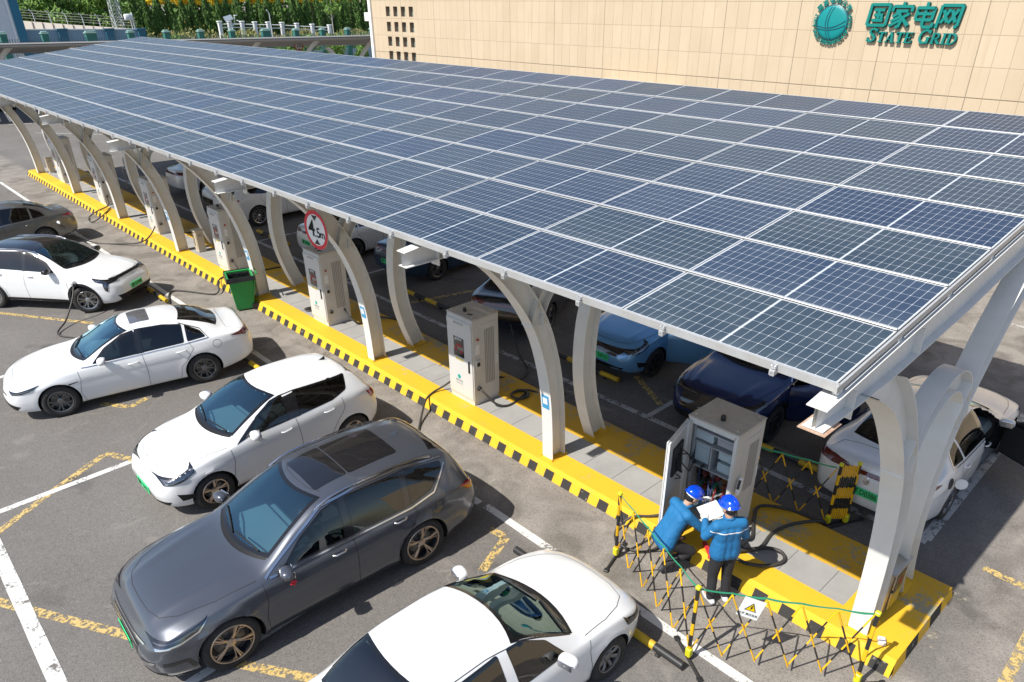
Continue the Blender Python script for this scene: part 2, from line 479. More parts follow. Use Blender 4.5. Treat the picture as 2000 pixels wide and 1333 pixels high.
# joints of the concrete slabs and black diamonds painted on top of the near end
jt = MB()
yy = 1.2
while yy < YF:
    jt.box((.85, yy, .2005), (.58, .008, .003)); yy += .605
tag(mesh_obj('island_slab_joints', jt, mat('joint_dark', (.10, .098, .09), .9)), kind='structure')

def tag_stop(x, y0, y1, lab, ph=0):
    t = MB(); n = max(2, int(round((y1-y0)/.45))); ys = [y0+(y1-y0)*i/n for i in range(n+1)]
    for i in range(n):
        t.cm = (i+ph) % 2
        t.tube([(x, ys[i], .085), (x, ys[i+1], .085)], .055, 14, cap=(i in (0, n-1)))
    o = mesh_obj('wheel_stop', t, [mat('pipe_black', (.025, .025, .027), .45), mat('pipe_yellow', (.66, .42, .02), .5, noise=(6, .5, (.4, .27, .05)))], smooth=50)
    b = MB()
    for yy in (y0+.35, (y0+y1)/2, y1-.35): b.box((x, yy, .02), (.13, .06, .034), bev=.006); 
    br = mesh_obj('bracket', b, mat('bracket_black', (.03, .03, .03), .6), o)
    return tag(o, lab, 'wheel stop', 'black and yellow pipe wheel stops')
# ------------------------------------------------------------------ steel frames
M_STEEL = mat('painted_steel', (.73, .725, .705), .45, noise=(2.5, .55, (.60, .585, .54)), bump=(18, .04))
M_GALV = mat('galvanised', (.62, .63, .64), .35, metal=.5)
M_RUST = mat('rusty_steel', (.50, .40, .32), .7, noise=(14, .9, (.38, .19, .10)))
def ibeam(mb, cl, half, yc=0.0, fw=.12, tf=.010, tw=.008, caps=True):
    """I-beam swept along cl [(x,z)], web in the x-z plane; half = half depth at each point"""
    n = len(cl); C = [Vector(p) for p in cl]; N = []
    for i in range(n):
        t = (C[min(i+1, n-1)]-C[max(i-1, 0)]).normalized(); N.append(Vector((-t.y, t.x)))
    hs = half if isinstance(half, list) else [half]*n
    for sg in (1, -1):
        O = [C[i]+N[i]*hs[i]*sg for i in range(n)]; I = [C[i]+N[i]*(hs[i]-tf)*sg for i in range(n)]
        A = [(p.x, yc-fw, p.y) for p in O]; B = [(p.x, yc+fw, p.y) for p in O]; D = [(p.x, yc-fw, p.y) for p in I]; E = [(p.x, yc+fw, p.y) for p in I]
        mb.strip(A, B); mb.strip(E, D); mb.strip(D, A); mb.strip(B, E)
        for k in (0, n-1): mb.add([A[k], B[k], E[k], D[k]], [(0, 1, 2, 3)])
    P = [C[i]+N[i]*(hs[i]-tf) for i in range(n)]; Q = [C[i]-N[i]*(hs[i]-tf) for i in range(n)]
    for yy in (yc-tw, yc+tw):
        mb.strip([(p.x, yy, p.y) for p in P], [(p.x, yy, p.y) for p in Q])
def spl(pts, n=20):
    """catmull-rom through 2-D points"""
    P = [Vector(p) for p in pts]; P = [P[0]*2-P[1]]+P+[P[-1]*2-P[-2]]; out = []
    m = len(P)-3; per = max(2, n//m)
    for i in range(1, m+1):
        for k in range(per):
            t = k/per; a, b, c, d = P[i-1], P[i], P[i+1], P[i+2]
            out.append(.5*((2*b)+(c-a)*t+(2*a-5*b+4*c-d)*t*t+(3*b-a-3*c+d)*t**3))
    out.append(P[-2])
    return [tuple(q) for q in out]
X0, Z0, SL = -2.23, 4.64, 0.11
def roofz(x): return Z0+(x-X0)*SL
ML, MR = 2.118, 1.05                       # module pitch along and across
NMOD, NROW = 18, 8
YR = .552
A_C = spl([(.40, .2), (.375, .9), (.32, 1.5), (.20, 2.1), (.0, 2.7), (-.30, 3.25), (-.72, 3.80), (-1.10, 4.16), (-1.50, 4.42), (-1.95, 4.66)], 40)
B_C = spl([(1.49, .2), (1.27, .8), (1.13, 1.4), (1.10, 2.0), (1.17, 2.6), (1.36, 3.1), (1.74, 3.65), (2.23, 4.15), (2.75, 4.55), (3.3, 4.88), (3.9, 5.18)], 40)
def frame_meshes():
    f = MB(); ibeam(f, A_C, .155, fw=.12)
    b = MB(); ibeam(b, B_C, .155, fw=.122, tw=.0105)
    a = MB(); cx, cz = .66, 2.70
    cl = [(cx-.80*math.cos(math.pi*k/24), cz+.90*math.sin(math.pi*k/24)) for k in range(1, 24)]
    ibeam(a, cl, .125, fw=.113, tw=.0055)
    g = MB()
    xs = [X0-.32, X0+.35, -.9, 1.0, 3.0, 5.0, 6.0]; hs = [.09, .13, .17, .2, .17, .13, .09]
    xs = [-2.42, -1.9, -1.2, 0.5, 3.0, 5.4, 6.0]; hs = [.10, .13, .165, .19, .17, .12, .09]
    cl = [(x, roofz(x)-.125-h) for x, h in zip(xs, hs)]
    ibeam(g, cl, hs, fw=.085, tw=.0135)
    for x in (-1.9, -.6, 3.6):            # stiffeners
        g.box((x, .045, roofz(x)-.34), (.012, .075, .26)); g.box((x, -.045, roofz(x)-.34), (.012, .075, .26))
    ps = []
    for bx in (.40, 1.50):
        p = MB(); p.box((bx, 0, .205), (.40, .29, .010)); ps.append(('base_plate', p, M_KYE))
        for sx in (-.18, .18):
            for sy in (-.13, .13): p.tube([(bx+sx, sy, .21), (bx+sx, sy, .24)], .012, 6)
    for m_, p0, nrm in ((f, (0, 0, 4.31), (0, 0, 1)), (b, (.5, 0, 4.45), (-.125, 0, 1))):
        me = bpy.data.meshes.new('c'); me.from_pydata(m_.v, [], m_.f); bm = bmesh.new(); bm.from_mesh(me)
        bmesh.ops.bisect_plane(bm, geom=bm.verts[:]+bm.edges[:]+bm.faces[:], plane_co=p0, plane_no=nrm, clear_outer=True)
        bmesh.ops.holes_fill(bm, edges=bm.edges, sides=6)
        bm.verts.index_update(); m_.v = [tuple(v.co) for v in bm.verts]; m_.f = [tuple(v.index for v in q.verts) for q in bm.faces]; m_.mi = [0]*len(m_.f); bm.free()
    return [('front_column', f, M_STEEL), ('rear_column', b, M_STEEL), ('arch', a, M_STEEL), ('girder', g, M_STEEL)]+ps
FRY = [.54+5.453*k for k in range(8)]
canopy = thing('solar_canopy', 'long carport roof of blue solar panels on curved white steel columns', 'solar carport', (0, 0, 0))
FM = []
for nm, m_, mt_ in frame_meshes():
    o = mesh_obj(nm, m_, mt_, canopy, smooth=35); o.location = (0, FRY[0]+(.05 if nm == 'girder' else 0), 0); FM.append(o)
for yy in FRY[1:]:
    for o in FM:
        c_ = o.copy(); COL.objects.link(c_); c_.parent = canopy; c_.location = (0, yy, 0)
# purlins and edge rails
for j in range(NROW+1):
    for dx in ((.25, .80) if j < NROW else ()):
        x = X0+j*MR+dx*MR
        pm = MB(); z = roofz(x)-.045
        pm.box((x, (YR+YR+NMOD*ML)/2, z-.055), (.05, NMOD*ML-.04, .006)); pm.box((x-.023, (YR+YR+NMOD*ML)/2, z-.078), (.005, NMOD*ML-.04, .05)); pm.box((x, (YR+YR+NMOD*ML)/2, z-.100), (.05, NMOD*ML-.04, .006))
        mesh_obj('purlin', pm, M_GALV, canopy)
th = math.atan(SL)
# cross rails under the module joints (seen at the open end and as clips at the eave)
def rail(yc, ends=True):
    r_ = MB(); l0, l1 = X0-.07, X0+NROW*MR+.05
    M_ = Matrix.Translation((0, yc, 0)) @ Matrix.Translation((X0, 0, Z0)) @ Matrix.Rotation(-th, 4, 'Y')
    Lr = (l1-l0)/math.cos(th)
    r_.box((Lr/2-.07, 0, -.062), (Lr, .045, .045), M_)
    if ends:
        r_.box((-.035, 0, -.015), (.035, .045, .035), M_, bev=.003); r_.box((-.050, 0, -.070), (.04, .04, .045), M_, bev=.005); r_.tube([(-.05, 0, .0), (-.05, 0, .018)], .009, 6, M_)
    return r_
r0 = mesh_obj('cross_rail', rail(0), M_GALV, canopy); rails = [YR+ML*i+f_*ML for i in range(NMOD) for f_ in (.24, .76)]
r0.location.y = rails[0]
for yy in rails[1:]:
    c_ = r0.copy(); COL.objects.link(c_); c_.parent = canopy; c_.location = (0, yy, 0)
# upstand posts between girder and roof edge at the near end
M_GUT = mat('gutter_dark', (.11, .12, .14), .5)
for j in range(NROW):
    x = X0+j*MR+.02
    e = MB(); e.box((x+.06, 0, roofz(x)-.10), (.07, .05, .10)); o = mesh_obj('packer', e, M_STEEL, canopy); o.location.y = FRY[0]+.03
# the panels
def panel_mat():
    m = bpy.data.materials.new('solar_cells'); m.use_nodes = True; n = m.node_tree; b = n.nodes['Principled BSDF']; L = n.links.new
    tc = nn_(n, 'ShaderNodeTexCoord'); sp = nn_(n, 'ShaderNodeSeparateXYZ'); L(tc.outputs['Object'], sp.inputs[0])
    oi = nn_(n, 'ShaderNodeObjectInfo')
    def mth(op, a, b_=None, c=None):
        x = nn_(n, 'ShaderNodeMath', operation=op)
        for i, v in enumerate((a, b_, c)):
            if v is None: continue
            if isinstance(v, (int, float)): x.inputs[i].default_value = v
            else: L(v, x.inputs[i])
        return x.outputs[0]
    def rng(v, a, b_, c=0.0, d=1.0):
        r = nn_(n, 'ShaderNodeMapRange'); r.inputs[1].default_value = a; r.inputs[2].default_value = b_; r.inputs[3].default_value = c; r.inputs[4].default_value = d; L(v, r.inputs[0]); return r.outputs[0]
    W1, W2 = ML-.045, MR-.045                 # cell field
    # across: 6 cells, along: 2 x 12 half cells about a wide centre gap
    u = mth('DIVIDE', mth('ADD', sp.outputs[0], W2/2), W2/6)
    au = mth('ABSOLUTE', mth('SUBTRACT', mth('FRACT', u), .5))
    v0 = mth('ABSOLUTE', sp.outputs[1])
    v = mth('DIVIDE', mth('SUBTRACT', v0, .011), (W1/2-.011)/12)
    av = mth('ABSOLUTE', mth('SUBTRACT', mth('FRACT', v), .5))
    lu = rng(au, .5-.0135, .5-.0075); lv = rng(av, .5-.034, .5-.019)
    mid = rng(v0, .0085, .0050, 0, 1)
    # tiny bright diamonds where cell corners meet
    cu = rng(au, .5-.045, .5); cv = rng(av, .5-.11, .5)
    dm = rng(mth('ADD', cu, cv), 1.0, 1.2)
    g = mth('MAXIMUM', mth('MULTIPLY', lu, .75), mth('MULTIPLY', lv, .60)); g = mth('MAXIMUM', g, mid); g = mth('MAXIMUM', g, dm)
    outm = mth('MAXIMUM', rng(mth('ABSOLUTE', sp.outputs[0]), W2/2-.001, W2/2), rng(v0, W1/2-.001, W1/2))
    g = mth('MAXIMUM', g, outm)
    # busbars
    bb = mth('MULTIPLY', rng(mth('ABSOLUTE', mth('SUBTRACT', mth('FRACT', mth('MULTIPLY', u, 5)), .5)), .47, .5), .07)
    nz = nn_(n, 'ShaderNodeTexNoise'); nz.inputs['Scale'].default_value = 60; nz.inputs['Detail'].default_value = 4; nz.inputs['Roughness'].default_value = .8; L(tc.outputs['Object'], nz.inputs['Vector'])
    nd = nn_(n, 'ShaderNodeTexNoise'); nd.inputs['Scale'].default_value = 1.3; nd.inputs['Detail'].default_value = 5
    va = nn_(n, 'ShaderNodeVectorMath', operation='ADD'); L(tc.outputs['Object'], va.inputs[0])
    cb = nn_(n, 'ShaderNodeCombineXYZ'); L(mth('MULTIPLY', oi.outputs['Random'], 40.0), cb.inputs[0]); L(cb.outputs[0], va.inputs[1]); L(va.outputs[0], nd.inputs['Vector'])
    hs = nn_(n, 'ShaderNodeMix', data_type='RGBA'); hs.inputs[6].default_value = (.006, .024, .070, 1); hs.inputs[7].default_value = (.012, .029, .052, 1); L(oi.outputs['Random'], hs.inputs[0])
    dust = nn_(n, 'ShaderNodeMix', data_type='RGBA'); L(hs.outputs[2], dust.inputs[6]); dust.inputs[7].default_value = (.20, .24, .26, 1)
    low = rng(sp.outputs[0], -W2/2+.16, -W2/2, 0, .16)        # silt that gathers along the lower frame edge
    df = mth('ADD', mth('ADD', rng(nd.outputs[0], .3, .75, .02, .12), mth('MULTIPLY', rng(nz.outputs[0], .4, .7), .07)), mth('ADD', mth('MULTIPLY', low, rng(nd.outputs[0], .4, .6)), mth('MULTIPLY', mth('FRACT', mth('MULTIPLY', oi.outputs['Random'], 7.31)), .07)))
    L(df, dust.inputs[0])
    vd = nn_(n, 'ShaderNodeTexVoronoi'); vd.inputs['Scale'].default_value = 5.0; vd.inputs['Randomness'].default_value = 1; L(va.outputs[0], vd.inputs['Vector'])
    sc2 = nn_(n, 'ShaderNodeSeparateColor'); L(vd.outputs['Color'], sc2.inputs[0])
    drop = mth('MULTIPLY', rng(vd.outputs['Distance'], .07, .045), rng(sc2.outputs[0], .95, .96))
    g = mth('MAXIMUM', g, mth('MULTIPLY', drop, .8))
    x = nn_(n, 'ShaderNodeMix', data_type='RGBA'); L(mth('MAXIMUM', g, bb), x.inputs[0]); L(dust.outputs[2], x.inputs[6]); x.inputs[7].default_value = (.58, .62, .66, 1)
    L(x.outputs[2], b.inputs['Base Color'])
    b.inputs['Roughness'].default_value = .22; b.inputs['Specular IOR Level'].default_value = .5
    L(rng(nd.outputs[0], .3, .7, .30, .42), b.inputs['Roughness'])
    b.inputs['Specular IOR Level'].default_value = .24
    return m
M_CELL = panel_mat(); M_ALU = mat('panel_frame', (.50, .51, .52), .45, metal=.3, noise=(3, .6, (.40, .38, .34)))
pb = MB(); hw, hl_ = (MR-.016)/2, (ML-.010)/2
pb.cm = 0; pb.add([(-hw+.008, -hl_+.008, .0), (hw-.008, -hl_+.008, .0), (hw-.008, hl_-.008, .0), (-hw+.008, hl_-.008, .0)], [(0, 1, 2, 3)])
pb.cm = 1
for sx in (-1, 1): pb.box((sx*(hw-.004), 0, -.015), (.008, 2*hl_, .034))
for sy in (-1, 1): pb.box((0, sy*(hl_-.004), -.015), (2*hw-.018, .008, .034))
pb.cm = 2; pb.add([(-hw+.012, -hl_+.012, -.006), (hw-.012, -hl_+.012, -.006), (hw-.012, hl_-.012, -.006), (-hw+.012, hl_-.012, -.006)], [(3, 2, 1, 0)])
cells = []
for i in range(NMOD):
    for j in range(NROW):
        s = (j+.5)*MR/math.cos(0)
        x = X0+(j+.5)*MR; y = YR+(i+.5)*ML
        cells.append(((Vector((x, y, roofz(x)))-Vector(CAMPOS)).length, x, y))
cells.sort()
p0 = None; rest = []
for k, (d_, x, y) in enumerate(cells):
    if k >= 100: rest.append((x, y)); continue
    if p0 is None: p0 = mesh_obj('solar_panel', pb, [M_CELL, M_ALU, mat('panel_back', (.30, .30, .31), .6)], canopy); o = p0
    else: o = p0.copy(); COL.objects.link(o); o.parent = canopy
    random.seed(k*7+3)
    o.location = (x, y, roofz(x)+random.uniform(-.003, .003)); o.rotation_euler = (random.uniform(-.002, .002), -th+random.uniform(-.003, .003), 0)
me_ = p0.data
class _: pass
bmj = bmesh.new(); 
for (x, y) in rest:
    b2 = bmesh.new(); b2.from_mesh(me_); b2.transform(Matrix.Translation((x, y, roofz(x))) @ Matrix.Rotation(-th, 4, 'Y'))
    t_ = bpy.data.meshes.new('t'); b2.to_mesh(t_); b2.free(); bmj.from_mesh(t_); bpy.data.meshes.remove(t_)
mj = bpy.data.meshes.new('far_solar_panels'); bmj.to_mesh(mj); bmj.free()
for m_ in me_.materials: mj.materials.append(m_)
# the joined panels need per-panel coordinates: store them as a vertex attribute used by a second material
at_ = mj.attributes.new('cellco', 'FLOAT_VECTOR', 'POINT')
import itertools
nv = len(me_.vertices); vals = []
loc = [tuple(v.co) for v in me_.vertices]
for k in range(len(rest)):
    for c0 in loc: vals += [c0[0], c0[1], k*1.37]
at_.data.foreach_set('vector', vals)
mf = M_CELL.copy(); mf.name = 'solar_cells_far'
na = mf.node_tree.nodes.new('ShaderNodeAttribute'); na.attribute_name = 'cellco'
for l in list(mf.node_tree.links):
    if l.from_node.type == 'TEX_COORD': 
        s_ = l.to_socket; mf.node_tree.links.remove(l); mf.node_tree.links.new(na.outputs['Vector'], s_)
mj.materials[0] = mf
o = bpy.data.objects.new('far_solar_panels', mj); COL.objects.link(o); o.parent = canopy; o['kind'] = 'stuff'
# silvery cover strips between the rows
for j in range(1, NROW):
    x = X0+j*MR; cs_ = MB()
    cs_.box((0, YR+NMOD*ML/2, .014), (.034, NMOD*ML-.02, .010), bev=.003)
    o = mesh_obj('row_cover_strip', cs_, M_GALV, canopy); o.location = (x, 0, roofz(x)); o.rotation_euler = (0, -th, 0)
for i in range(1, NMOD):  # strips added under the module gaps to block sun streaks, beige between panels
    js = MB(); js.box((NROW*MR/2, 0, -.038), (NROW*MR-.05, .034, .008)); o = mesh_obj('joint_strip', js, mat('joint_beige', (.36, .33, .28), .7), canopy); o.location = (X0, YR+i*ML, Z0); o.rotation_euler = (0, -th, 0)
fe = MB(); fe.box((0, YR+NMOD*ML/2, -.03), (.025, NMOD*ML+.04, .075)); o = mesh_obj('eave_trim', fe, M_ALU, canopy); o.location = (X0-.008, 0, Z0); o.rotation_euler = (0, -th, 0)
ee = MB(); ee.box((NROW*MR/2, 0, -.03), (NROW*MR+.1, .02, .06)); o = mesh_obj('end_trim', ee, M_ALU, canopy); o.location = (X0, YR-.016, Z0); o.rotation_euler = (0, -th, 0)
gu = MB(); gu.box((NROW*MR/2, 0, -.10), (NROW*MR-.1, .012, .09)); o = mesh_obj('end_flashing', gu, M_GUT, canopy); o.location = (X0, YR+.012, Z0); o.rotation_euler = (0, -th, 0)
# rusty bottom plate of the first girder tip
rp = MB(); rp.box((-2.30, 0, roofz(-2.33)-.345), (.28, .23, .008)); o = mesh_obj('tip_plate', rp, M_RUST, canopy); o.location.y = FRY[0]+.05
# column stickers
M_STB = mat('sticker_blue', (.05, .30, .55), .5); M_STW = mat('sticker_white', (.75, .76, .77), .5)
for k in (1, 2, 3, 4):
    yy = FRY[k]; s_ = MB(); i = min(range(len(A_C)), key=lambda q: abs(A_C[q][1]-1.36))
    x = A_C[i][0]; dv = Vector(A_C[i+1])-Vector(A_C[i-1]); an = math.atan2(dv.x, dv.y); Ms_ = Matrix.Translation((x, yy, 1.36)) @ Matrix.Rotation(an, 4, 'Y'); s_.box((-.161, .01, 0), (.004, .16, .26), Ms_); o = mesh_obj('sticker', s_, M_STB, canopy)
    s2 = MB(); s2.box((-.165, .01, .02), (.003, .10, .12), Ms_); 
    mesh_obj('sticker_field', s2, M_STW, o)
# ------------------------------------------------------------------ cars
def fix_normals(o):
    bm = bmesh.new(); bm.from_mesh(o.data); bmesh.ops.recalc_face_normals(bm, faces=bm.faces); bm.to_mesh(o.data); bm.free()

def paint(name, col, metal=0.0, rough=0.28, dirt=(0.35, 0.32, 0.28), amt=0.12):
    if name in MATS: return MATS[name]
    m = bpy.data.materials.new(name); m.use_nodes = True
    n = m.node_tree; b = n.nodes['Principled BSDF']
    b.inputs['Roughness'].default_value = rough; b.inputs['Metallic'].default_value = metal
    b.inputs['Coat Weight'].default_value = 1.0; b.inputs['Coat Roughness'].default_value = 0.03
    b.inputs['Coat IOR'].default_value = 1.5
    tc = n.nodes.new('ShaderNodeTexCoord')
    t = n.nodes.new('ShaderNodeTexNoise'); t.inputs['Scale'].default_value = 2.2; t.inputs['Detail'].default_value = 6
    n.links.new(tc.outputs['Object'], t.inputs['Vector'])
    sp = n.nodes.new('ShaderNodeSeparateXYZ'); n.links.new(tc.outputs['Object'], sp.inputs[0])
    # road dust on the sills
    mr = n.nodes.new('ShaderNodeMapRange'); mr.inputs[1].default_value = 0.18; mr.inputs[2].default_value = 0.62; mr.inputs[3].default_value = 1.0; mr.inputs[4].default_value = 0.12
    n.links.new(sp.outputs[2], mr.inputs[0])
    m1 = n.nodes.new('ShaderNodeMath'); m1.operation = 'MULTIPLY'
    n.links.new(t.outputs[0], m1.inputs[0]); n.links.new(mr.outputs[0], m1.inputs[1])
    m2 = n.nodes.new('ShaderNodeMath'); m2.operation = 'MULTIPLY'; m2.inputs[1].default_value = amt*2.2; m2.use_clamp = True
    n.links.new(m1.outputs[0], m2.inputs[0])
    mx = n.nodes.new('ShaderNodeMix'); mx.data_type = 'RGBA'
    mx.inputs[6].default_value = (*col, 1); mx.inputs[7].default_value = (*dirt, 1)
    n.links.new(m2.outputs[0], mx.inputs[0]); n.links.new(mx.outputs[2], b.inputs['Base Color'])
    rr = n.nodes.new('ShaderNodeMapRange'); rr.inputs[3].default_value = 0.02; rr.inputs[4].default_value = 0.16
    n.links.new(t.outputs[0], rr.inputs[0]); n.links.new(rr.outputs[0], b.inputs['Coat Roughness'])
    MATS[name] = m
    return m

M_BLKP = mat('port_black', (0.015, 0.015, 0.016), 0.5)
M_SEAM = mat('panel_gap', (0.012, 0.012, 0.013), 0.7)
M_FRIT = mat('glass_border', (0.008, 0.008, 0.009), 0.12, coat=0.6)
M_TRIM = mat('black_trim', (0.012, 0.012, 0.013), 0.5, spec=.3)
M_GLOSSB = mat('gloss_black', (0.010, 0.010, 0.012), 0.12, coat=1)
M_CHROME = mat('chrome', (0.72, 0.72, 0.74), 0.14, metal=1)
M_TYRE = mat('tyre_rubber', (0.022, 0.022, 0.023), 0.85, noise=(9, 0.6, (0.06, 0.055, 0.05)))
M_RIMS = mat('rim_silver', (0.55, 0.55, 0.56), 0.3, metal=0.9)
M_RIMD = mat('rim_dark', (0.05, 0.05, 0.055), 0.4, metal=0.5)
M_RIMG = mat('rim_grey', (0.22, 0.22, 0.225), 0.35, metal=0.8)
M_RIMB = mat('rim_bronze', (0.55, 0.45, 0.36), 0.3, metal=0.9)
M_DISC = mat('brake_disc', (0.25, 0.24, 0.23), 0.45, metal=0.8)
M_WELL = mat('wheel_well', (0.010, 0.010, 0.010), 0.95)
M_LAMP = glass_mat('lamp_glass', (0.95, 0.95, 0.97), 0.8)
M_LENS = mat('lamp_reflector', (0.20, 0.215, 0.24), 0.2, metal=0.7)
M_RED = mat('tail_red', (0.32, 0.008, 0.012), 0.12, coat=1)
M_DRED = mat('tail_dark_red', (0.10, 0.004, 0.008), 0.1, coat=1)
M_WSG = glass_mat('windscreen_glass', (0.55, 0.78, 0.84), 2.3, gcol=(.55, .84, .94))
M_WSD = glass_mat('windscreen_dark_glass', (0.20, 0.27, 0.24), 1.3)
M_SIDE = glass_mat('side_glass', (0.08, 0.09, 0.10), 0.9)
M_SIDEC = glass_mat('side_glass_clear', (0.32, 0.36, 0.36), 1.2)
M_CABIN = mat('cabin_black', (0.022, 0.022, 0.024), 0.8)
M_SUNR = mat('sunroof_grey', (0.10, 0.10, 0.11), 0.15, coat=1)
M_SEATS = {'grey': mat('seat_grey', (0.22, 0.215, 0.20), 0.75), 'black': mat('seat_black', (0.035, 0.035, 0.037), 0.6),
           'tan': mat('seat_tan', (0.36, 0.27, 0.19), 0.7), 'brown': mat('seat_brown', (0.16, 0.07, 0.045), 0.6)}
M_DASH = mat('dashboard_grey', (0.16, 0.20, 0.22), 0.7)
M_PLG = mat('plate_green', (0.05, 0.62, 0.22), 0.45)
M_PLB = mat('plate_blue', (0.02, 0.10, 0.55), 0.45)
M_INK = mat('plate_ink', (0.01, 0.012, 0.01), 0.5)
M_WHT = mat('white_plastic', (0.72, 0.72, 0.72), 0.4)

WHEEL_CACHE = {}
def wheel_meshes(r, style, rimr):
    key = (round(r, 3), style, rimr)
    if key in WHEEL_CACHE: return WHEEL_CACHE[key]
    wd = 0.112; ri = rimr
    RX = Matrix.Rotation(R(-90), 4, 'X')          # local z -> +y (outside)
    t = MB()
    t.lathe([(ri, -wd*.8), (ri+.012, -wd*.93), (r-.035, -wd), (r-.012, -wd*.86), (r, -wd*.6), (r, -wd*.2), (r-.006, -wd*.18), (r-.006, -wd*.12), (r, -wd*.1),
             (r, wd*.1), (r-.006, wd*.12), (r-.006, wd*.18), (r, wd*.2), (r, wd*.6), (r-.012, wd*.86), (r-.035, wd), (ri+.03, wd*1.02), (ri+.012, wd*.98), (ri, wd*.86)], 40, RX)
    hub = MB()
    hub.lathe([(ri, wd*.8), (ri-.012, wd*.6), (ri-.02, -.02), (ri*.82, -.035), (0.0, -.04)], 32, RX)
    hub.cm = 1
    hub.lathe([(ri*.70, -.035), (ri*.72, -.012), (ri*.30, -.008), (ri*.28, .02), (0, .022)], 28, RX)
    rim = MB()
    rim.lathe([(ri+.004, wd*.90), (ri-.004, wd*.97), (ri-.018, wd*.92), (ri-.022, wd*.7), (ri-.010, wd*.55)], 40, RX)
    def spoke(a0, a1, w0, w1, z0=.055, z1=.088, r0=.045, r1=None, th=.022, mi=0):
        r1 = r1 or ri-.012
        rim.cm = mi
        p0 = Vector((math.cos(a0)*r0, math.sin(a0)*r0, z0)); p1 = Vector((math.cos(a1)*r1, math.sin(a1)*r1, z1))
        pm = (p0+p1)/2+Vector((0, 0, .012))
        d = (p1-p0).normalized(); sd_ = Vector((-d.y, d.x, 0)).normalized()
        vs = []
        for p, w in ((p0, w0), (pm, (w0+w1)/2), (p1, w1)):
            vs += [p-sd_*w/2+Vector((0, 0, -.004)), p-sd_*w*.3+Vector((0, 0, .006)), p+sd_*w*.3+Vector((0, 0, .006)), p+sd_*w/2+Vector((0, 0, -.004)), p+sd_*w/2-Vector((0, 0, th)), p-sd_*w/2-Vector((0, 0, th))]
        fs = []
        for i in range(2):
            for k in range(6): fs.append((i*6+k, (i+1)*6+k, (i+1)*6+(k+1) % 6, i*6+(k+1) % 6))
        fs += [(0, 1, 2, 3, 4, 5), tuple(12+k for k in (5, 4, 3, 2, 1, 0))]
        rim.add(vs, fs, RX)
    if style == 'five':                  # five broad two-tone spokes
        for k in range(5):
            a = 2*math.pi*k/5+.3
            spoke(a, a+.05, .045, .03, mi=1); spoke(a-.03, a-.17, .014, .016); spoke(a+.03, a+.17, .012, .014)
            spoke(a-.17, a-.42, .014, .016, r0=ri*.80, z0=.084)
    elif style == 'double':              # five pairs
        for k in range(5):
            a = 2*math.pi*k/5+.1
            spoke(a-.22, a-.17, .026, .020); spoke(a+.22, a+.17, .026, .020)
            spoke(a-.17, a-.42, .014, .014, r0=ri*.62, z0=.08); spoke(a+.17, a+.42, .014, .014, r0=ri*.62, z0=.08)
    elif style == 'seven':
        for k in range(7):
            a = 2*math.pi*k/7
            spoke(a, a, .055, .052)
    elif style == 'multi':
        for k in range(10):
            a = 2*math.pi*k/10
            spoke(a, a, .02, .016); spoke(a, a+.2, .012, .012, r0=ri*.55, z0=.078); spoke(a, a-.2, .012, .012, r0=ri*.55, z0=.078)
    rim.cm = 0
    rim.lathe([(.062, .04), (.062, .068), (.045, .076), (.0, .078)], 18, RX)
    out = []
    for nm, m_ in (('tyre', t), ('hub', hub), ('rim', rim)):
        me = bpy.data.meshes.new(nm); me.from_pydata(m_.v, [], m_.f)
        me.polygons.foreach_set('material_index', m_.mi); me.update(); smooth_mesh(me, 35)
        out.append(me)
    WHEEL_CACHE[key] = out
    return out

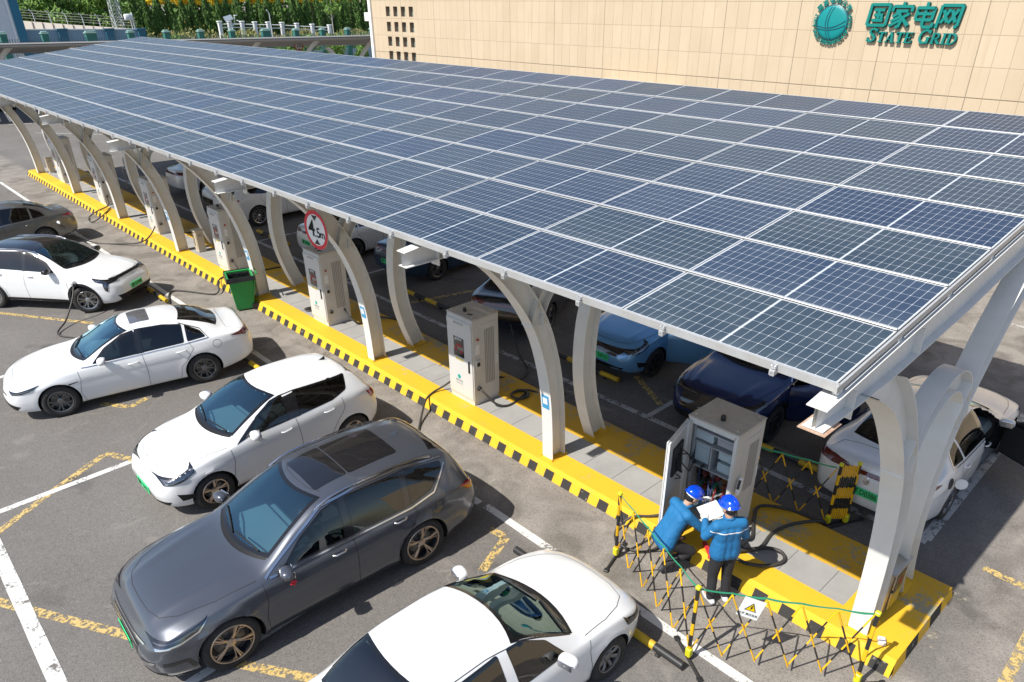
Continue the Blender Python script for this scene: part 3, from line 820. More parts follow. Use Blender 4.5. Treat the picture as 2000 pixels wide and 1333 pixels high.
def make_car(name, label, cat, loc, heading, S, group=None):
    """local frame: +x is the nose, +y the car's left, z up, s = distance from the nose"""
    L, Wd = S['L'], S['W']; hl = L/2
    T = pch(S['top']); Bt = pch(S['belt']); RY = pch(S['rail']); WF = pch(S['w']); BO = pch(S['bot'])
    rack = pch(S.get('nose', [(0.15, .10), (.35, .02), (.5, 0), (.65, .03), (.8, .10), (1.2, .16)]))
    track = pch(S.get('tailx', [(0.15, .10), (.35, .02), (.6, 0), (.85, .02), (1.0, .05), (1.5, .2)]))
    root = thing(name, label, cat, loc, 0, group); root.rotation_euler = (0, 0, heading)
    fine = S.get('fine', 1.0)
    # stations
    st = [0.0]
    while st[-1] < L:
        s = st[-1]; e = min(s, L-s)
        st.append(s+(.012+.035*min(1, e/.35))/fine)
    st[-1] = L
    if st[-1]-st[-2] < .004: st.pop(-2)
    segs = [3, 2, 3, 4, 4, 4, 5, 5, 5, 6]
    crown = S.get('crown', .07)
    bulge = S.get('bulge', .02)
    def section(s):
        w = WF(s)*Wd/2; t = T(s); b = BO(s); bl = min(Bt(s), t-.05); ry = RY(s)*Wd/2; ry = min(ry, w*.93)
        h = t-bl
        cr = min(crown, h*.45)
        zr = t-cr
        sh = w*S.get('sh', .955)
        zm = b+(bl-b)*.5
        K = [(0, b), (.84*w, b), (.955*w, b+.035), (.985*w, b+.16), (w, zm), (.992*w, bl-.10*min(1, (bl-b)/.3)), (sh, bl),
             ((sh+ry)/2+bulge*min(1, h/.4), (bl+zr)/2), (ry, zr), (ry*.55, t-cr*.22), (0, t)]
        P = []
        for i in range(10):
            a, c = K[i], K[i+1]
            for j in range(segs[i]):
                u = j/segs[i]; P.append([a[0]+(c[0]-a[0])*u, a[1]+(c[1]-a[1])*u])
        P.append(list(K[-1]))
        for it in range(2):
            Q = [p[:] for p in P]
            for i in range(2, len(P)-1):
                Q[i][0] = .5*P[i][0]+.25*(P[i-1][0]+P[i+1][0]); Q[i][1] = .5*P[i][1]+.25*(P[i-1][1]+P[i+1][1])
            Q[-1][1] = .5*P[-1][1]+.5*P[-2][1]; Q[-1][0] = 0
            P = Q
        return P
    grid = []
    wa = [S['fa'], S['fa']+S['wb']]; ra = S['wr']+S.get('gap', .045)
    zc = S['wr']
    for s in st:
        row = []
        for y, z in section(s):
            ex = rack(z)*math.exp(-s/.28)-track(z)*math.exp(-(L-s)/.28)
            x = hl-(s+ex)
            # arch flares and body crease
            sx = hl-x
            if y > Wd*.36:
                for a in wa:
                    d = math.hypot(sx-a, z-zc)
                    y += S.get('flare', .014)*math.exp(-((d-ra-.02)/.06)**2)
                for (cz0, cz1, amp) in S.get('crease', []):
                    zz = cz0+(cz1-cz0)*sx/L
                    y += amp*math.exp(-((z-zz)/.035)**2)
            for (s0, s1, y0, y1, amp) in S.get('hoodlines', []):
                if s0 < sx < s1 and z > .6:
                    yy = y0+(y1-y0)*(sx-s0)/(s1-s0)
                    z += amp*math.exp(-((y-yy)/.05)**2)*math.sin(math.pi*(sx-s0)/(s1-s0))
            row.append((x, y, z))
        grid.append(row)
    # smooth along the length
    n1, n2 = len(grid), len(grid[0])
    for it in range(2):
        G2 = [r[:] for r in grid]
        for i in range(1, n1-1):
            for j in range(n2):
                a, b_, c_ = grid[i-1][j], grid[i][j], grid[i+1][j]
                G2[i][j] = (b_[0], .5*b_[1]+.25*(a[1]+c_[1]), .5*b_[2]+.25*(a[2]+c_[2]))
        grid = G2
    vs = []; idx = []
    for i in range(n1):
        r = []
        for j in range(n2): r.append(len(vs)); vs.append(grid[i][j])
        l = [r[0]]
        for j in range(1, n2-1): l.append(len(vs)); vs.append((grid[i][j][0], -grid[i][j][1], grid[i][j][2]))
        l.append(r[-1]); idx.append((r, l))
    fs = []
    for i in range(n1-1):
        a, b_ = idx[i], idx[i+1]
        for j in range(n2-1):
            fs.append((a[0][j], a[0][j+1], b_[0][j+1], b_[0][j]))
            fs.append((a[1][j+1], a[1][j], b_[1][j], b_[1][j+1]))
    for e, rev in ((0, False), (n1-1, True)):
        r, l = idx[e]
        for j in range(n2-1):
            q = [r[j], l[j], l[j+1], r[j+1]]
            q = [k for n_, k in enumerate(q) if k not in q[:n_]]
            fs.append(tuple(q[::-1] if rev else q))
    me = bpy.data.meshes.new('body'); me.from_pydata(vs, [], fs); me.update()
    bm = bmesh.new(); bm.from_mesh(me); bmesh.ops.recalc_face_normals(bm, faces=bm.faces); bm.to_mesh(me); bm.free()
    body = bpy.data.objects.new('body', me); COL.objects.link(body)
    P_ = S['paint']
    me.materials.append(P_); me.materials.append(M_WELL)
    bvh = BVHTree.FromPolygons([v.co for v in me.vertices], [tuple(p.vertices) for p in me.polygons])
    vn = [v.normal.copy() for v in me.vertices]; vco = [v.co.copy() for v in me.vertices]; pol = [tuple(p.vertices) for p in me.polygons]
    def hit(o_, d_):
        h = bvh.ray_cast(Vector(o_), Vector(d_))
        if h[0] is None: return None
        co = h[0]; N = Vector()
        for k in pol[h[2]]:
            N += vn[k]/((vco[k]-co).length+.004)
        return co, N.normalized()
    def caster(proj, side):
        if proj == 'side': return lambda p: hit((hl-p[0], side*3, p[1]), (0, -side, 0))
        if proj == 'top': return lambda p: hit((hl-p[0], p[1], 4), (0, 0, -1))
        if proj == 'front': return lambda p: hit((hl+2, p[0], p[1]), (-1, 0, 0))
        if proj == 'rear': return lambda p: hit((-hl-2, p[0], p[1]), (1, 0, 0))
    def patch(nm, poly, proj, m, off=.004, side=1, parent=None, step=.05, hole=None):
        cs = caster(proj, side)
        B_ = densify(poly, step); pts = [Vector(p) for p in B_]; edges = [(i, (i+1) % len(B_)) for i in range(len(B_))]
        if hole:
            H_ = densify(hole, step); o_ = len(pts); pts += [Vector(p) for p in H_]; edges += [(o_+i, o_+(i+1) % len(H_)) for i in range(len(H_))]
        xs = [p[0] for p in poly]; ys = [p[1] for p in poly]
        x = min(xs)+step/2
        while x < max(xs):
            y = min(ys)+step/2
            while y < max(ys):
                if inpoly(x, y, poly) and not (hole and inpoly(x, y, hole)):
                    if min((Vector((x, y))-q).length for q in pts[:len(edges)]) > step*.5: pts.append(Vector((x, y)))
                y += step
            x += step
        r_ = delaunay_2d_cdt(pts, edges, [], 0, 1e-5)
        V2, F2 = r_[0], r_[2]
        hs = [cs(p) for p in V2]
        use = []
        for f in F2:
            cx = sum(V2[i][0] for i in f)/len(f); cy = sum(V2[i][1] for i in f)/len(f)
            if not inpoly(cx, cy, poly): continue
            if hole and inpoly(cx, cy, hole): continue
            if any(hs[i] is None for i in f): continue
            use.append(f)
        keep = sorted({i for f in use for i in f}); mp = {k: n_ for n_, k in enumerate(keep)}
        if not keep: return None
        vs_ = [hs[k][0]+hs[k][1]*off for k in keep]; ns = [hs[k][1] for k in keep]
        F3 = []
        for f in use:
            g = [mp[k] for k in f]
            nn = (vs_[g[1]]-vs_[g[0]]).cross(vs_[g[2]]-vs_[g[0]])
            if nn.dot(ns[g[0]]) < 0: g = g[::-1]
            F3.append(g)
        me_ = bpy.data.meshes.new(nm); me_.from_pydata([tuple(v) for v in vs_], [], F3); me_.materials.append(m); me_.update()
        me_.polygons.foreach_set('use_smooth', [True]*len(me_.polygons))
        try: me_.normals_split_custom_set_from_vertices([tuple(v) for v in ns])
        except Exception: pass
        o_ = bpy.data.objects.new(nm, me_); COL.objects.link(o_); o_.parent = parent or root
        return o_
    def mirr(P): return [(a, -b) for a, b in P]
    holes = []
    def window(nm, poly, proj, gm, side=1, border=.045, cut=True, sp=.05):
        inn = inset(poly, border)
        if area2(poly) < 0: poly = poly[::-1]
        g = patch(nm, inn, proj, gm, .004, side, step=sp)
        if g:
            patch('glass_border', poly, proj, M_FRIT, .0035, side, parent=g, step=sp, hole=inn)
            if cut: holes.append((proj, side, inset(poly, .006)))
        return g
    # ---- windows
    gt = S.get('glass', M_WSG)
    ws = S['ws']; rwp = S['rw']         # windscreen: (s at cowl centre, s at roof centre), curvature
    def screen(s0, s1, y0, y1, c0, c1, r_=.09):
        n = 8; A = [(s0+c0*(2*k/n-1)**2, y0*(2*k/n-1)) for k in range(n+1)]; B_ = [(s1+c1*(1-2*k/n)**2, y1*(1-2*k/n)) for k in range(n+1)]
        return A+B_
    window('windscreen', screen(*ws), 'top', gt, border=.05)
    window('rear_window', screen(*rwp), 'top', S.get('rglass', M_WSD), border=.045)
    for k, w_ in enumerate(S['sidewin']):
        for sd_ in (1, -1):
            if ('R' if sd_ < 0 else 'L')+str(k) in S.get('skipwin', ()): continue
            window('side_window', roundpoly(w_, S.get('wround', .035)), 'side', S.get('sglass', M_SIDE), sd_, border=.022)
    if S.get('tailglass'):
        window('rear_quarter_glass', S['tailglass'], 'rear', M_SIDE)
    if S.get('pillar'):                 # black pillar strips between the windows
        for q in S['pillar']:
            for sd_ in (1, -1): patch('pillar_trim', q, 'side', M_GLOSSB, .003, sd_)
    for k, q in enumerate(S.get('sunroof', [])):
        patch('sunroof', roundpoly(q, .05), 'top', S.get('sunroofmat', M_GLOSSB), .004)
    if S.get('blackroof'):
        patch('black_roof', S['blackroof'], 'top', M_GLOSSB, .003)
    for k, (q, m_) in enumerate(S.get('grille', [])):
        patch('grille', q, 'front', m_, .004, step=.04)
    for k, (q, m_) in enumerate(S.get('chromef', [])):
        patch('chrome_trim', q, 'front', m_, .010, step=.03)
    for q, m_, nm in S.get('rearp', []):
        patch(nm, q, 'rear', m_, .006, step=.04)
    for q, m_, nm in S.get('sidep', []):
        for sd_ in (1, -1): patch(nm, q, 'side', m_, .005, sd_, step=.04)
    for q in S.get('headl', []):
        for sd_ in (1, -1):
            h = patch('headlight', q, 'side', M_GLOSSB, .005, sd_, step=.03)
            if h:
                i1 = inset(q, .022)
                p_ = patch('reflector', i1, 'side', M_LENS, .008, sd_, parent=h, step=.03)
                patch('lens_cover', q, 'side', M_LAMP, .012, sd_, parent=h, step=.03)
    for q in S.get('headf', []):
        for q2 in (q, mirr([(b, a) for a, b in q])):
            pass
        for q2 in (q, [(-a, b) for a, b in q]):
            h = patch('headlight', q2, 'front', M_GLOSSB, .005, step=.03)
            if h:
                patch('reflector', inset(q2, .02), 'front', M_LENS, .008, parent=h, step=.03)
    for q in S.get('tails', []):
        for sd_ in (1, -1):
            patch('tail_light', q, 'side', S.get('tailm', M_RED), .008, sd_, step=.02)
    for q in S.get('tailr', []):
        for q2 in ((q, [(-a, b) for a, b in q]) if max(abs(a) for a, b in q) != -min(a for a, b in q) else (q,)):
            patch('tail_light', q2, 'rear', S.get('tailm', M_RED), .013, step=.022)
    # ---- an open front door
    if S.get('door'):
        sd_, ang, outline, win = S['door']
        holes.append(('door', sd_, inset(outline, .02)))
        dk = patch('front_door', outline, 'side', P_, .004, sd_, step=.05, hole=inset(win, .01))
        gk = patch('door_glass', inset(win, .005), 'side', S.get('sglass', M_SIDE), .002, sd_, step=.06)
        low = [p for p in outline]
        zb = min(p[1] for p in win)
        lowp = [(min(p[0] for p in outline)+.05, min(p[1] for p in outline)+.05), (max(p[0] for p in outline)-.05, min(p[1] for p in outline)+.05), (max(p[0] for p in outline)-.05, zb-.01), (min(p[0] for p in outline)+.08, zb-.01)]
        ik = patch('door_lining', lowp, 'side', M_CABIN, -.085, sd_, step=.08)
        ek = patch('door_edge', outline, 'side', M_CABIN, -.03, sd_, step=.08, hole=inset(win, .02))
        xh = hl-min(p[0] for p in outline); yh = sd_*Wd*.475
        Mr = Matrix.Translation((xh, yh, 0)) @ Matrix.Rotation(R(-ang)*sd_, 4, 'Z') @ Matrix.Translation((-xh, -yh, 0))
        for o_ in (dk, gk, ik, ek):
            if o_: o_.data.transform(Mr)
        for o_ in (gk, ik, ek):
            if o_: o_.parent = dk
        # side wall joining skin and lining
        wl_ = MB(); A_ = []; B_ = []
        for q_ in densify([lowp[3], lowp[0], lowp[1], lowp[2]], .1, False):
            h_ = caster('side', sd_)(q_)
            if h_: A_.append(Mr @ (h_[0]+h_[1]*.003)); B_.append(Mr @ (h_[0]-h_[1]*.085))
        wl_.strip(A_, B_); mesh_obj('door_rim', wl_, P_, dk)
        hm = MB(); hh = caster('side', sd_)((max(p[0] for p in outline)-.16, zb-.14))
        hp = hh[0]; hm.tube([Mr @ (hp+Vector((.1, -.004*sd_, 0))), Mr @ (hp+Vector((.06, .03*sd_, 0))), Mr @ (hp+Vector((-.06, .03*sd_, 0))), Mr @ (hp+Vector((-.1, -.004*sd_, 0)))], .012, 6)
        mesh_obj('door_handle', hm, P_, dk)
    # ---- seams
    def ribbon(mb, line, proj, side=1, w=.007, off=.0022):
        cs = caster(proj, side)
        P = densify(line, .03, False); A = []; B_ = []
        for i, p in enumerate(P):
            a = Vector(P[max(i-1, 0)]); b_ = Vector(P[min(i+1, len(P)-1)]); d = (b_-a).normalized(); nn = Vector((-d.y, d.x))*w/2
            h1 = cs(Vector(p)+nn); h2 = cs(Vector(p)-nn)
            if h1 is None or h2 is None:
                if len(A) > 1: mb.strip(A, B_)
                A = []; B_ = []; continue
            A.append(h1[0]+h1[1]*off); B_.append(h2[0]+h2[1]*off)
        if len(A) > 1: mb.strip(A, B_)
    sm = MB()
    for ln in S.get('seams', []):
        for sd_ in (1, -1): ribbon(sm, ln, 'side', sd_)
    for ln in S.get('topseams', []):
        ribbon(sm, ln, 'top'); ribbon(sm, mirr(ln), 'top')
    so_ = mesh_obj('panel_gaps', sm, M_SEAM, root)
    if S.get('chromeline'):
        cm = MB()
        for ln, w_ in S['chromeline']:
            for sd_ in (1, -1): ribbon(cm, ln, 'side', sd_, w=w_, off=.009)
        mesh_obj('window_chrome', cm, M_CHROME, root)
    # ---- cut arches
    for a in wa:
        cm = MB()
        n = 28
        for sd_ in (1, -1):
            prof = [(math.cos(2*math.pi*k/n)*ra, math.sin(2*math.pi*k/n)*ra) for k in range(n)]
            y0, y1 = sd_*(Wd/2-.36), sd_*(Wd/2+.3)
            if y0 > y1: y0, y1 = y1, y0
            vs_ = [(hl-a+p[0], y0, zc+p[1]) for p in prof]+[(hl-a+p[0], y1, zc+p[1]) for p in prof]
            f_ = [tuple(range(n)), tuple(range(n, 2*n))[::-1]]+[(i, n+i, n+(i+1) % n, (i+1) % n) for i in range(n)]
            cm.add(vs_, f_)
        cut = mesh_obj('cutter', cm, M_WELL); cut.data.materials.clear(); cut.data.materials.append(P_); cut.data.materials.append(M_WELL)
        cut.data.polygons.foreach_set('material_index', [1]*len(cut.data.polygons)); fix_normals(cut)
        md = body.modifiers.new('b', 'BOOLEAN'); md.operation = 'DIFFERENCE'; md.solver = 'EXACT'; md.object = cut
        dg = bpy.context.evaluated_depsgraph_get()
        nm_ = bpy.data.meshes.new_from_object(body.evaluated_get(dg))
        body.modifiers.clear(); body.data = nm_
        cd_ = cut.data; bpy.data.objects.remove(cut); bpy.data.meshes.remove(cd_)
    # ---- open the windows
    bm = bmesh.new(); bm.from_mesh(body.data)
    kill = []; cabin_src = []
    for f in bm.faces:
        c0 = f.calc_center_median(); nn = f.normal
        dead = False
        if c0.z > .2:
            for proj, side, P in holes:
                if proj == 'door':
                    if c0.y*side > .3 and all(inpoly(hl-v.co.x, v.co.z, P) for v in f.verts): dead = True
                    continue
                if c0.z < .62: continue
                if proj == 'side':
                    if c0.y*side < .2 or nn.y*side < .15: continue
                    if all(inpoly(hl-v.co.x, v.co.z, P) for v in f.verts): dead = True
                elif proj == 'top':
                    if nn.z < .1: continue
                    if all(inpoly(hl-v.co.x, v.co.y, P) for v in f.verts): dead = True
                elif proj == 'rear':
                    if nn.x > -.1: continue
                    if all(inpoly(v.co.y, v.co.z, P) for v in f.verts): dead = True
        if dead: kill.append(f)
    bmesh.ops.delete(bm, geom=kill, context='FACES')
    # inner lining from what is left of the cabin
    s0c, s1c = S['cabin']
    lin = MB(); vmap = {}
    for f in bm.faces:
        c0 = f.calc_center_median()
        if s0c < hl-c0.x < s1c and c0.z > .45 and f.material_index == 0:
            ids = []
            for v in f.verts:
                if v.index not in vmap:
                    vmap[v.index] = len(lin.v); lin.v.append(tuple(v.co-v.normal*.02))
                ids.append(vmap[v.index])
            lin.f.append(tuple(ids[::-1])); lin.mi.append(0)
    bm.to_mesh(body.data); bm.free()
    body.data.polygons.foreach_set('use_smooth', [True]*len(body.data.polygons))
    try: body.data.set_sharp_from_angle(angle=R(32))
    except Exception: pass
    body.parent = root
    lo = mesh_obj('cabin_lining', lin, M_CABIN, root)
    # ---- cabin
    fl = MB(); fl.box((hl-(s0c+s1c)/2, 0, .42), (s1c-s0c, Wd*.86, .02)); fl.box((hl-s0c-.02, 0, .62), (.03, Wd*.8, .4)); mesh_obj('cabin_floor', fl, M_CABIN, root)
    sws = ws[0]
    d = MB(); zt = T(sws)-.09
    d.box((hl-(sws+.45), 0, zt-.13), (.62, Wd*.80, .2), bev=.06); d.box((hl-(sws+.78), 0, zt-.16), (.16, Wd*.72, .16), bev=.05)
    d.box((hl-(sws+.72), Wd*.2, zt-.04), (.2, .34, .07), bev=.03)
    mesh_obj('dashboard', d, S.get('dash', M_DASH), root)
    sw = MB(); Mx = Matrix.Translation((hl-(sws+.98), Wd*.2, zt-.13)) @ Matrix.Rotation(R(68), 4, 'Y')
    sw.tube([(math.cos(2*math.pi*k/20)*.18, math.sin(2*math.pi*k/20)*.18, 0) for k in range(21)], .014, 6, Mx, cap=False)
    sw.box((0, 0, 0), (.1, .34, .02), Mx); sw.box((.07, 0, 0), (.12, .03, .02), Mx)
    mesh_obj('steering_wheel', sw, M_CABIN, root)
    sm_ = M_SEATS[S.get('seat', 'black')]
    for q, ss in ((0, sws+1.42), (1, sws+2.28)):
        if ss > s1c-.3: ss = s1c-.35
        for sy in (1, -1):
            seat = MB()
            seat.box((hl-ss+.05, sy*Wd*.2, .60), (.52, .50, .16), bev=.05)
            Mb = Matrix.Translation((hl-ss-.22, sy*Wd*.2, .66)) @ Matrix.Rotation(R(-18), 4, 'Y')
            hb = min(.56, T(ss+.32)-.66-.36)
            seat.box((0, 0, hb/2), (.13, .48, hb), Mb, bev=.05); seat.box((.0, 0, hb+.1), (.10, .26, .17), Mb, bev=.04)
            mesh_obj('seat', seat, sm_, root)
    # ---- wheels
    meshes = wheel_meshes(S['wr'], S.get('wheel', 'double'), S['rim'])
    for n_, a in enumerate(wa):
        for sd_ in (1, -1):
            h = bpy.data.objects.new('wheel', meshes[1]); COL.objects.link(h); h.parent = root
            if not meshes[1].materials:
                for q in (M_RIMD, M_DISC): meshes[1].materials.append(q)
            h.location = (hl-a, sd_*(Wd/2-.125), zc); st_ = S.get('steer', 0) if n_ == 0 else 0
            h.rotation_euler = (0, random.random()*6, (0 if sd_ > 0 else math.pi)+R(st_))
            for nm, me_ in (('tyre', meshes[0]), ('rim', meshes[2])):
                if nm == 'rim':
                    key = 'rim'+S.get('rimm', 'silver')
                    if 'rm' not in S:
                        m2 = me_.copy(); m2.materials.clear(); m2.materials.append(S.get('rimA', M_RIMS)); m2.materials.append(S.get('rimB', M_RIMD)); S['rm'] = m2
                    me_ = S['rm']
                elif not me_.materials: me_.materials.append(M_TYRE)
                c_ = bpy.data.objects.new(nm, me_); COL.objects.link(c_); c_.parent = h
    # wheel arch trim
    if S.get('cladding'):
        for a in wa:
            for sd_ in (1, -1):
                t0 = R(S.get('clad0', -18)); n = 22
                P1 = [(a+math.cos(t0+(math.pi-2*t0)*k/n)*(ra+.001), zc+math.sin(t0+(math.pi-2*t0)*k/n)*(ra+.001)) for k in range(n+1)]
                P2 = [(a+math.cos(t0+(math.pi-2*t0)*k/n)*(ra+.06), zc+math.sin(t0+(math.pi-2*t0)*k/n)*(ra+.06)) for k in range(n+1)]
                patch('arch_cladding', P1+P2[::-1], 'side', S['cladding'], .012, sd_, step=.04)
        for sd_ in (1, -1):
            z0 = BO(L/2)+.01
            patch('sill_cladding', [(wa[0]+ra+.03, z0), (wa[1]-ra-.03, z0), (wa[1]-ra-.05, z0+.12), (wa[0]+ra+.05, z0+.12)], 'side', S['cladding'], .008, sd_)
    # ---- mirrors
    for sd_ in (1, -1):
        if S.get('door') and S['door'][0] == sd_ and S.get('mirrordoor'): pass
        mx_, mz = S['mirror']
        h = hit((hl-mx_, sd_*3, mz), (0, -sd_, 0)); yb = abs(h[0].y) if h else Wd*.45
        mm = MB()
        n = 10; prof = []
        # shell of revolution-like box: rounded ellipsoid
        vsx = []; fsx = []
        for i in range(n+1):
            th = math.pi*i/n
            for k in range(12):
                ph = 2*math.pi*k/12
                sx = math.sin(th)
                ex = .5
                def sg(v, e): return math.copysign(abs(v)**e, v)
                vsx.append((sg(sx*math.cos(ph), .75)*.085, sg(math.cos(th), .8)*.115, sg(sx*math.sin(ph), .7)*.07))
        for i in range(n):
            for k in range(12): fsx.append((i*12+k, (i+1)*12+k, (i+1)*12+(k+1) % 12, i*12+(k+1) % 12))
        Mm = Matrix.Translation((hl-mx_-.02, sd_*(yb+.155), mz+.04)) @ Matrix.Rotation(R(-12*sd_), 4, 'Z')
        mm.add(vsx, fsx, Mm)
        mo = mesh_obj('wing_mirror', mm, S.get('mirm', P_), root, smooth=60)
        gl = MB(); gl.box((-.078, 0, 0), (.012, .18, .10), Mm, bev=.02); mesh_obj('mirror_glass', gl, M_CHROME, mo)
        ar = MB(); ar.tube([(hl-mx_, sd_*(yb-.02), mz-.01), (hl-mx_-.01, sd_*(yb+.07), mz+.01)], .022, 6); mesh_obj('mirror_arm', ar, M_TRIM, mo)
    # ---- door handles
    for hs_, hz in S.get('handles', []):
        for sd_ in (1, -1):
            h = hit((hl-hs_, sd_*3, hz), (0, -sd_, 0))
            if not h: continue
            y = h[0].y
            hm = MB(); hm.tube([(hl-hs_+.10, y-.004*sd_, hz), (hl-hs_+.07, y+.030*sd_, hz+.004), (hl-hs_-.06, y+.030*sd_, hz+.008), (hl-hs_-.10, y-.004*sd_, hz+.008)], [.010, .013, .013, .010], 6)
            mesh_obj('door_handle', hm, S.get('hmat', P_), root, smooth=60)
            hb_ = roundpoly([(hs_-.09, hz-.03), (hs_+.09, hz-.03), (hs_+.09, hz+.035), (hs_-.09, hz+.035)], .03)
    # ---- roof rails
    if S.get('rails'):
        r0, r1, ry_, = S['rails']
        for sd_ in (1, -1):
            rm = MB(); pts = []
            for k in range(17):
                s_ = r0+(r1-r0)*k/16; h = hit((hl-s_, sd_*ry_*Wd/2, 4), (0, 0, -1))
                e = min(1, min(k, 16-k)/2)
                pts.append(h[0]+Vector((0, 0, .002+.035*e)))
            rm.tube(pts, .016, 6); mesh_obj('roof_rail', rm, S.get('railm', M_CHROME), root, smooth=60)
    if S.get('antenna'):
        h = hit((hl-S['antenna'], 0, 4), (0, 0, -1))[0]
        fm = MB(); fm.add([(h.x+.10, 0, h.z-.003), (h.x-.06, .022, h.z-.003), (h.x-.06, -.022, h.z-.003), (h.x-.07, 0, h.z+.06)], [(0, 1, 3), (0, 3, 2), (1, 2, 3), (0, 2, 1)])
        mesh_obj('roof_antenna', fm, S.get('antm', P_), root)
    # ---- wipers
    if S.get('wipers', True):
        s0 = ws[0]
        for y0, y1 in ((.52, -.05), (-.08, -.62)):
            wm = MB(); pts = []
            for k in range(9):
                t = k/8; y = y0+(y1-y0)*t; ss = s0-.02+.03*t+ws[4]*(y/ws[2])**2+.10*math.sin(t*math.pi)*.3+.06
                h = hit((hl-ss, y, 4), (0, 0, -1))
                pts.append(h[0]+Vector((0, 0, .018)))
            wm.tube(pts, .011, 5); mesh_obj('wiper', wm, M_TRIM, root)
        cw = [(s0-.065+ws[4]*(2*k/10-1)**2*1.15, ws[2]*.98*(2*k/10-1)) for k in range(11)]
        cw2 = [(s0+.012+ws[4]*(1-2*k/10)**2, ws[2]*.98*(1-2*k/10)) for k in range(11)]
        patch('cowl_panel', cw+cw2, 'top', M_TRIM, .003, step=.04)
    if S.get('flap'):
        fs_, fz, sd_ = S['flap']; h = hit((hl-fs_, sd_*3, fz), (0, -sd_, 0)); q_ = h[1].to_track_quat('Z', 'Y').to_matrix().to_4x4()
        pm_ = MB(); pm_.lathe([(.085, .001), (.08, .008), (.0, .006)], 20, Matrix.Translation(h[0]) @ q_); po_ = mesh_obj('charge_port', pm_, M_BLKP, root)
        fm_ = MB(); Mf = Matrix.Translation(h[0]+Vector((.10, sd_*.11, .0))) @ Matrix.Rotation(R(62*sd_), 4, 'Z') @ Matrix.Rotation(R(90), 4, 'X')
        fm_.lathe([(.0, .012), (.085, .012), (.09, .0), (.085, -.012), (.0, -.012)], 20, Mf); mesh_obj('charge_flap', fm_, P_, po_)
        fm_ = MB(); fm_.lathe([(.0, .0), (.06, .0), (.065, -.02), (.0, -.02)], 16, Mf @ Matrix.Translation((0, 0, -.006))); mesh_obj('flap_inner', fm_, M_BLKP, po_)
    # ---- plates
    for end in ('front', 'rear'):
        pl = S.get('plate_'+end)
        if not pl: continue
        txt, z, pm = pl[:3]; h = hit(((hl+2) if end == 'front' else -hl-2, 0, z), (-1 if end == 'front' else 1, 0, 0))
        if not h: continue
        sg_ = 1 if end == 'front' else -1
        xx = h[0].x+sg_*.014
        pb = MB(); pb.box((xx, 0, z), (.012, .48, .14), bev=.004)
        po = mesh_obj('license_plate', pb, pm, root)
        tv, tf = text_mesh(txt, .125, .001, .0015)
        mxw = max(v[0] for v in tv)-min(v[0] for v in tv); k_ = .42/mxw
        tm = MB(); Mt = Matrix(((0, 0, sg_, xx+sg_*.0075), (sg_, 0, 0, 0), (0, 1, 0, z), (0, 0, 0, 1)))
        tm.add([(v[0]*k_, v[1], v[2]) for v in tv], tf, Mt)
        mesh_obj('plate_lettering', tm, S.get('plateink', M_INK), po)
        if end == 'rear' or S.get('badge'): pass
    for (end, y, z, rad) in S.get('badge', []):
        h = hit(((hl+2) if end == 'front' else -hl-2, y, z), (-1 if end == 'front' else 1, 0, 0))
        if h:
            bm_ = MB(); q = h[1].to_track_quat('Z', 'Y').to_matrix().to_4x4(); Mb = Matrix.Translation(h[0]+h[1]*.003) @ q
            bm_.lathe([(rad, 0), (rad, .006), (rad*.8, .010), (rad*.8, .006), (0, .006)], 20, Mb @ Matrix.Scale(.72, 4, (1, 0, 0)))
            mesh_obj('badge', bm_, M_CHROME, root)
    S['_hit'] = hit; S['_patch'] = patch; S['_root'] = root; S['_hl'] = hl; S['_holes'] = holes
    return root
WHITE = paint('paint_white', (0.78, 0.79, 0.80), 0, .35, amt=.10)
def side_from(pts): return pts
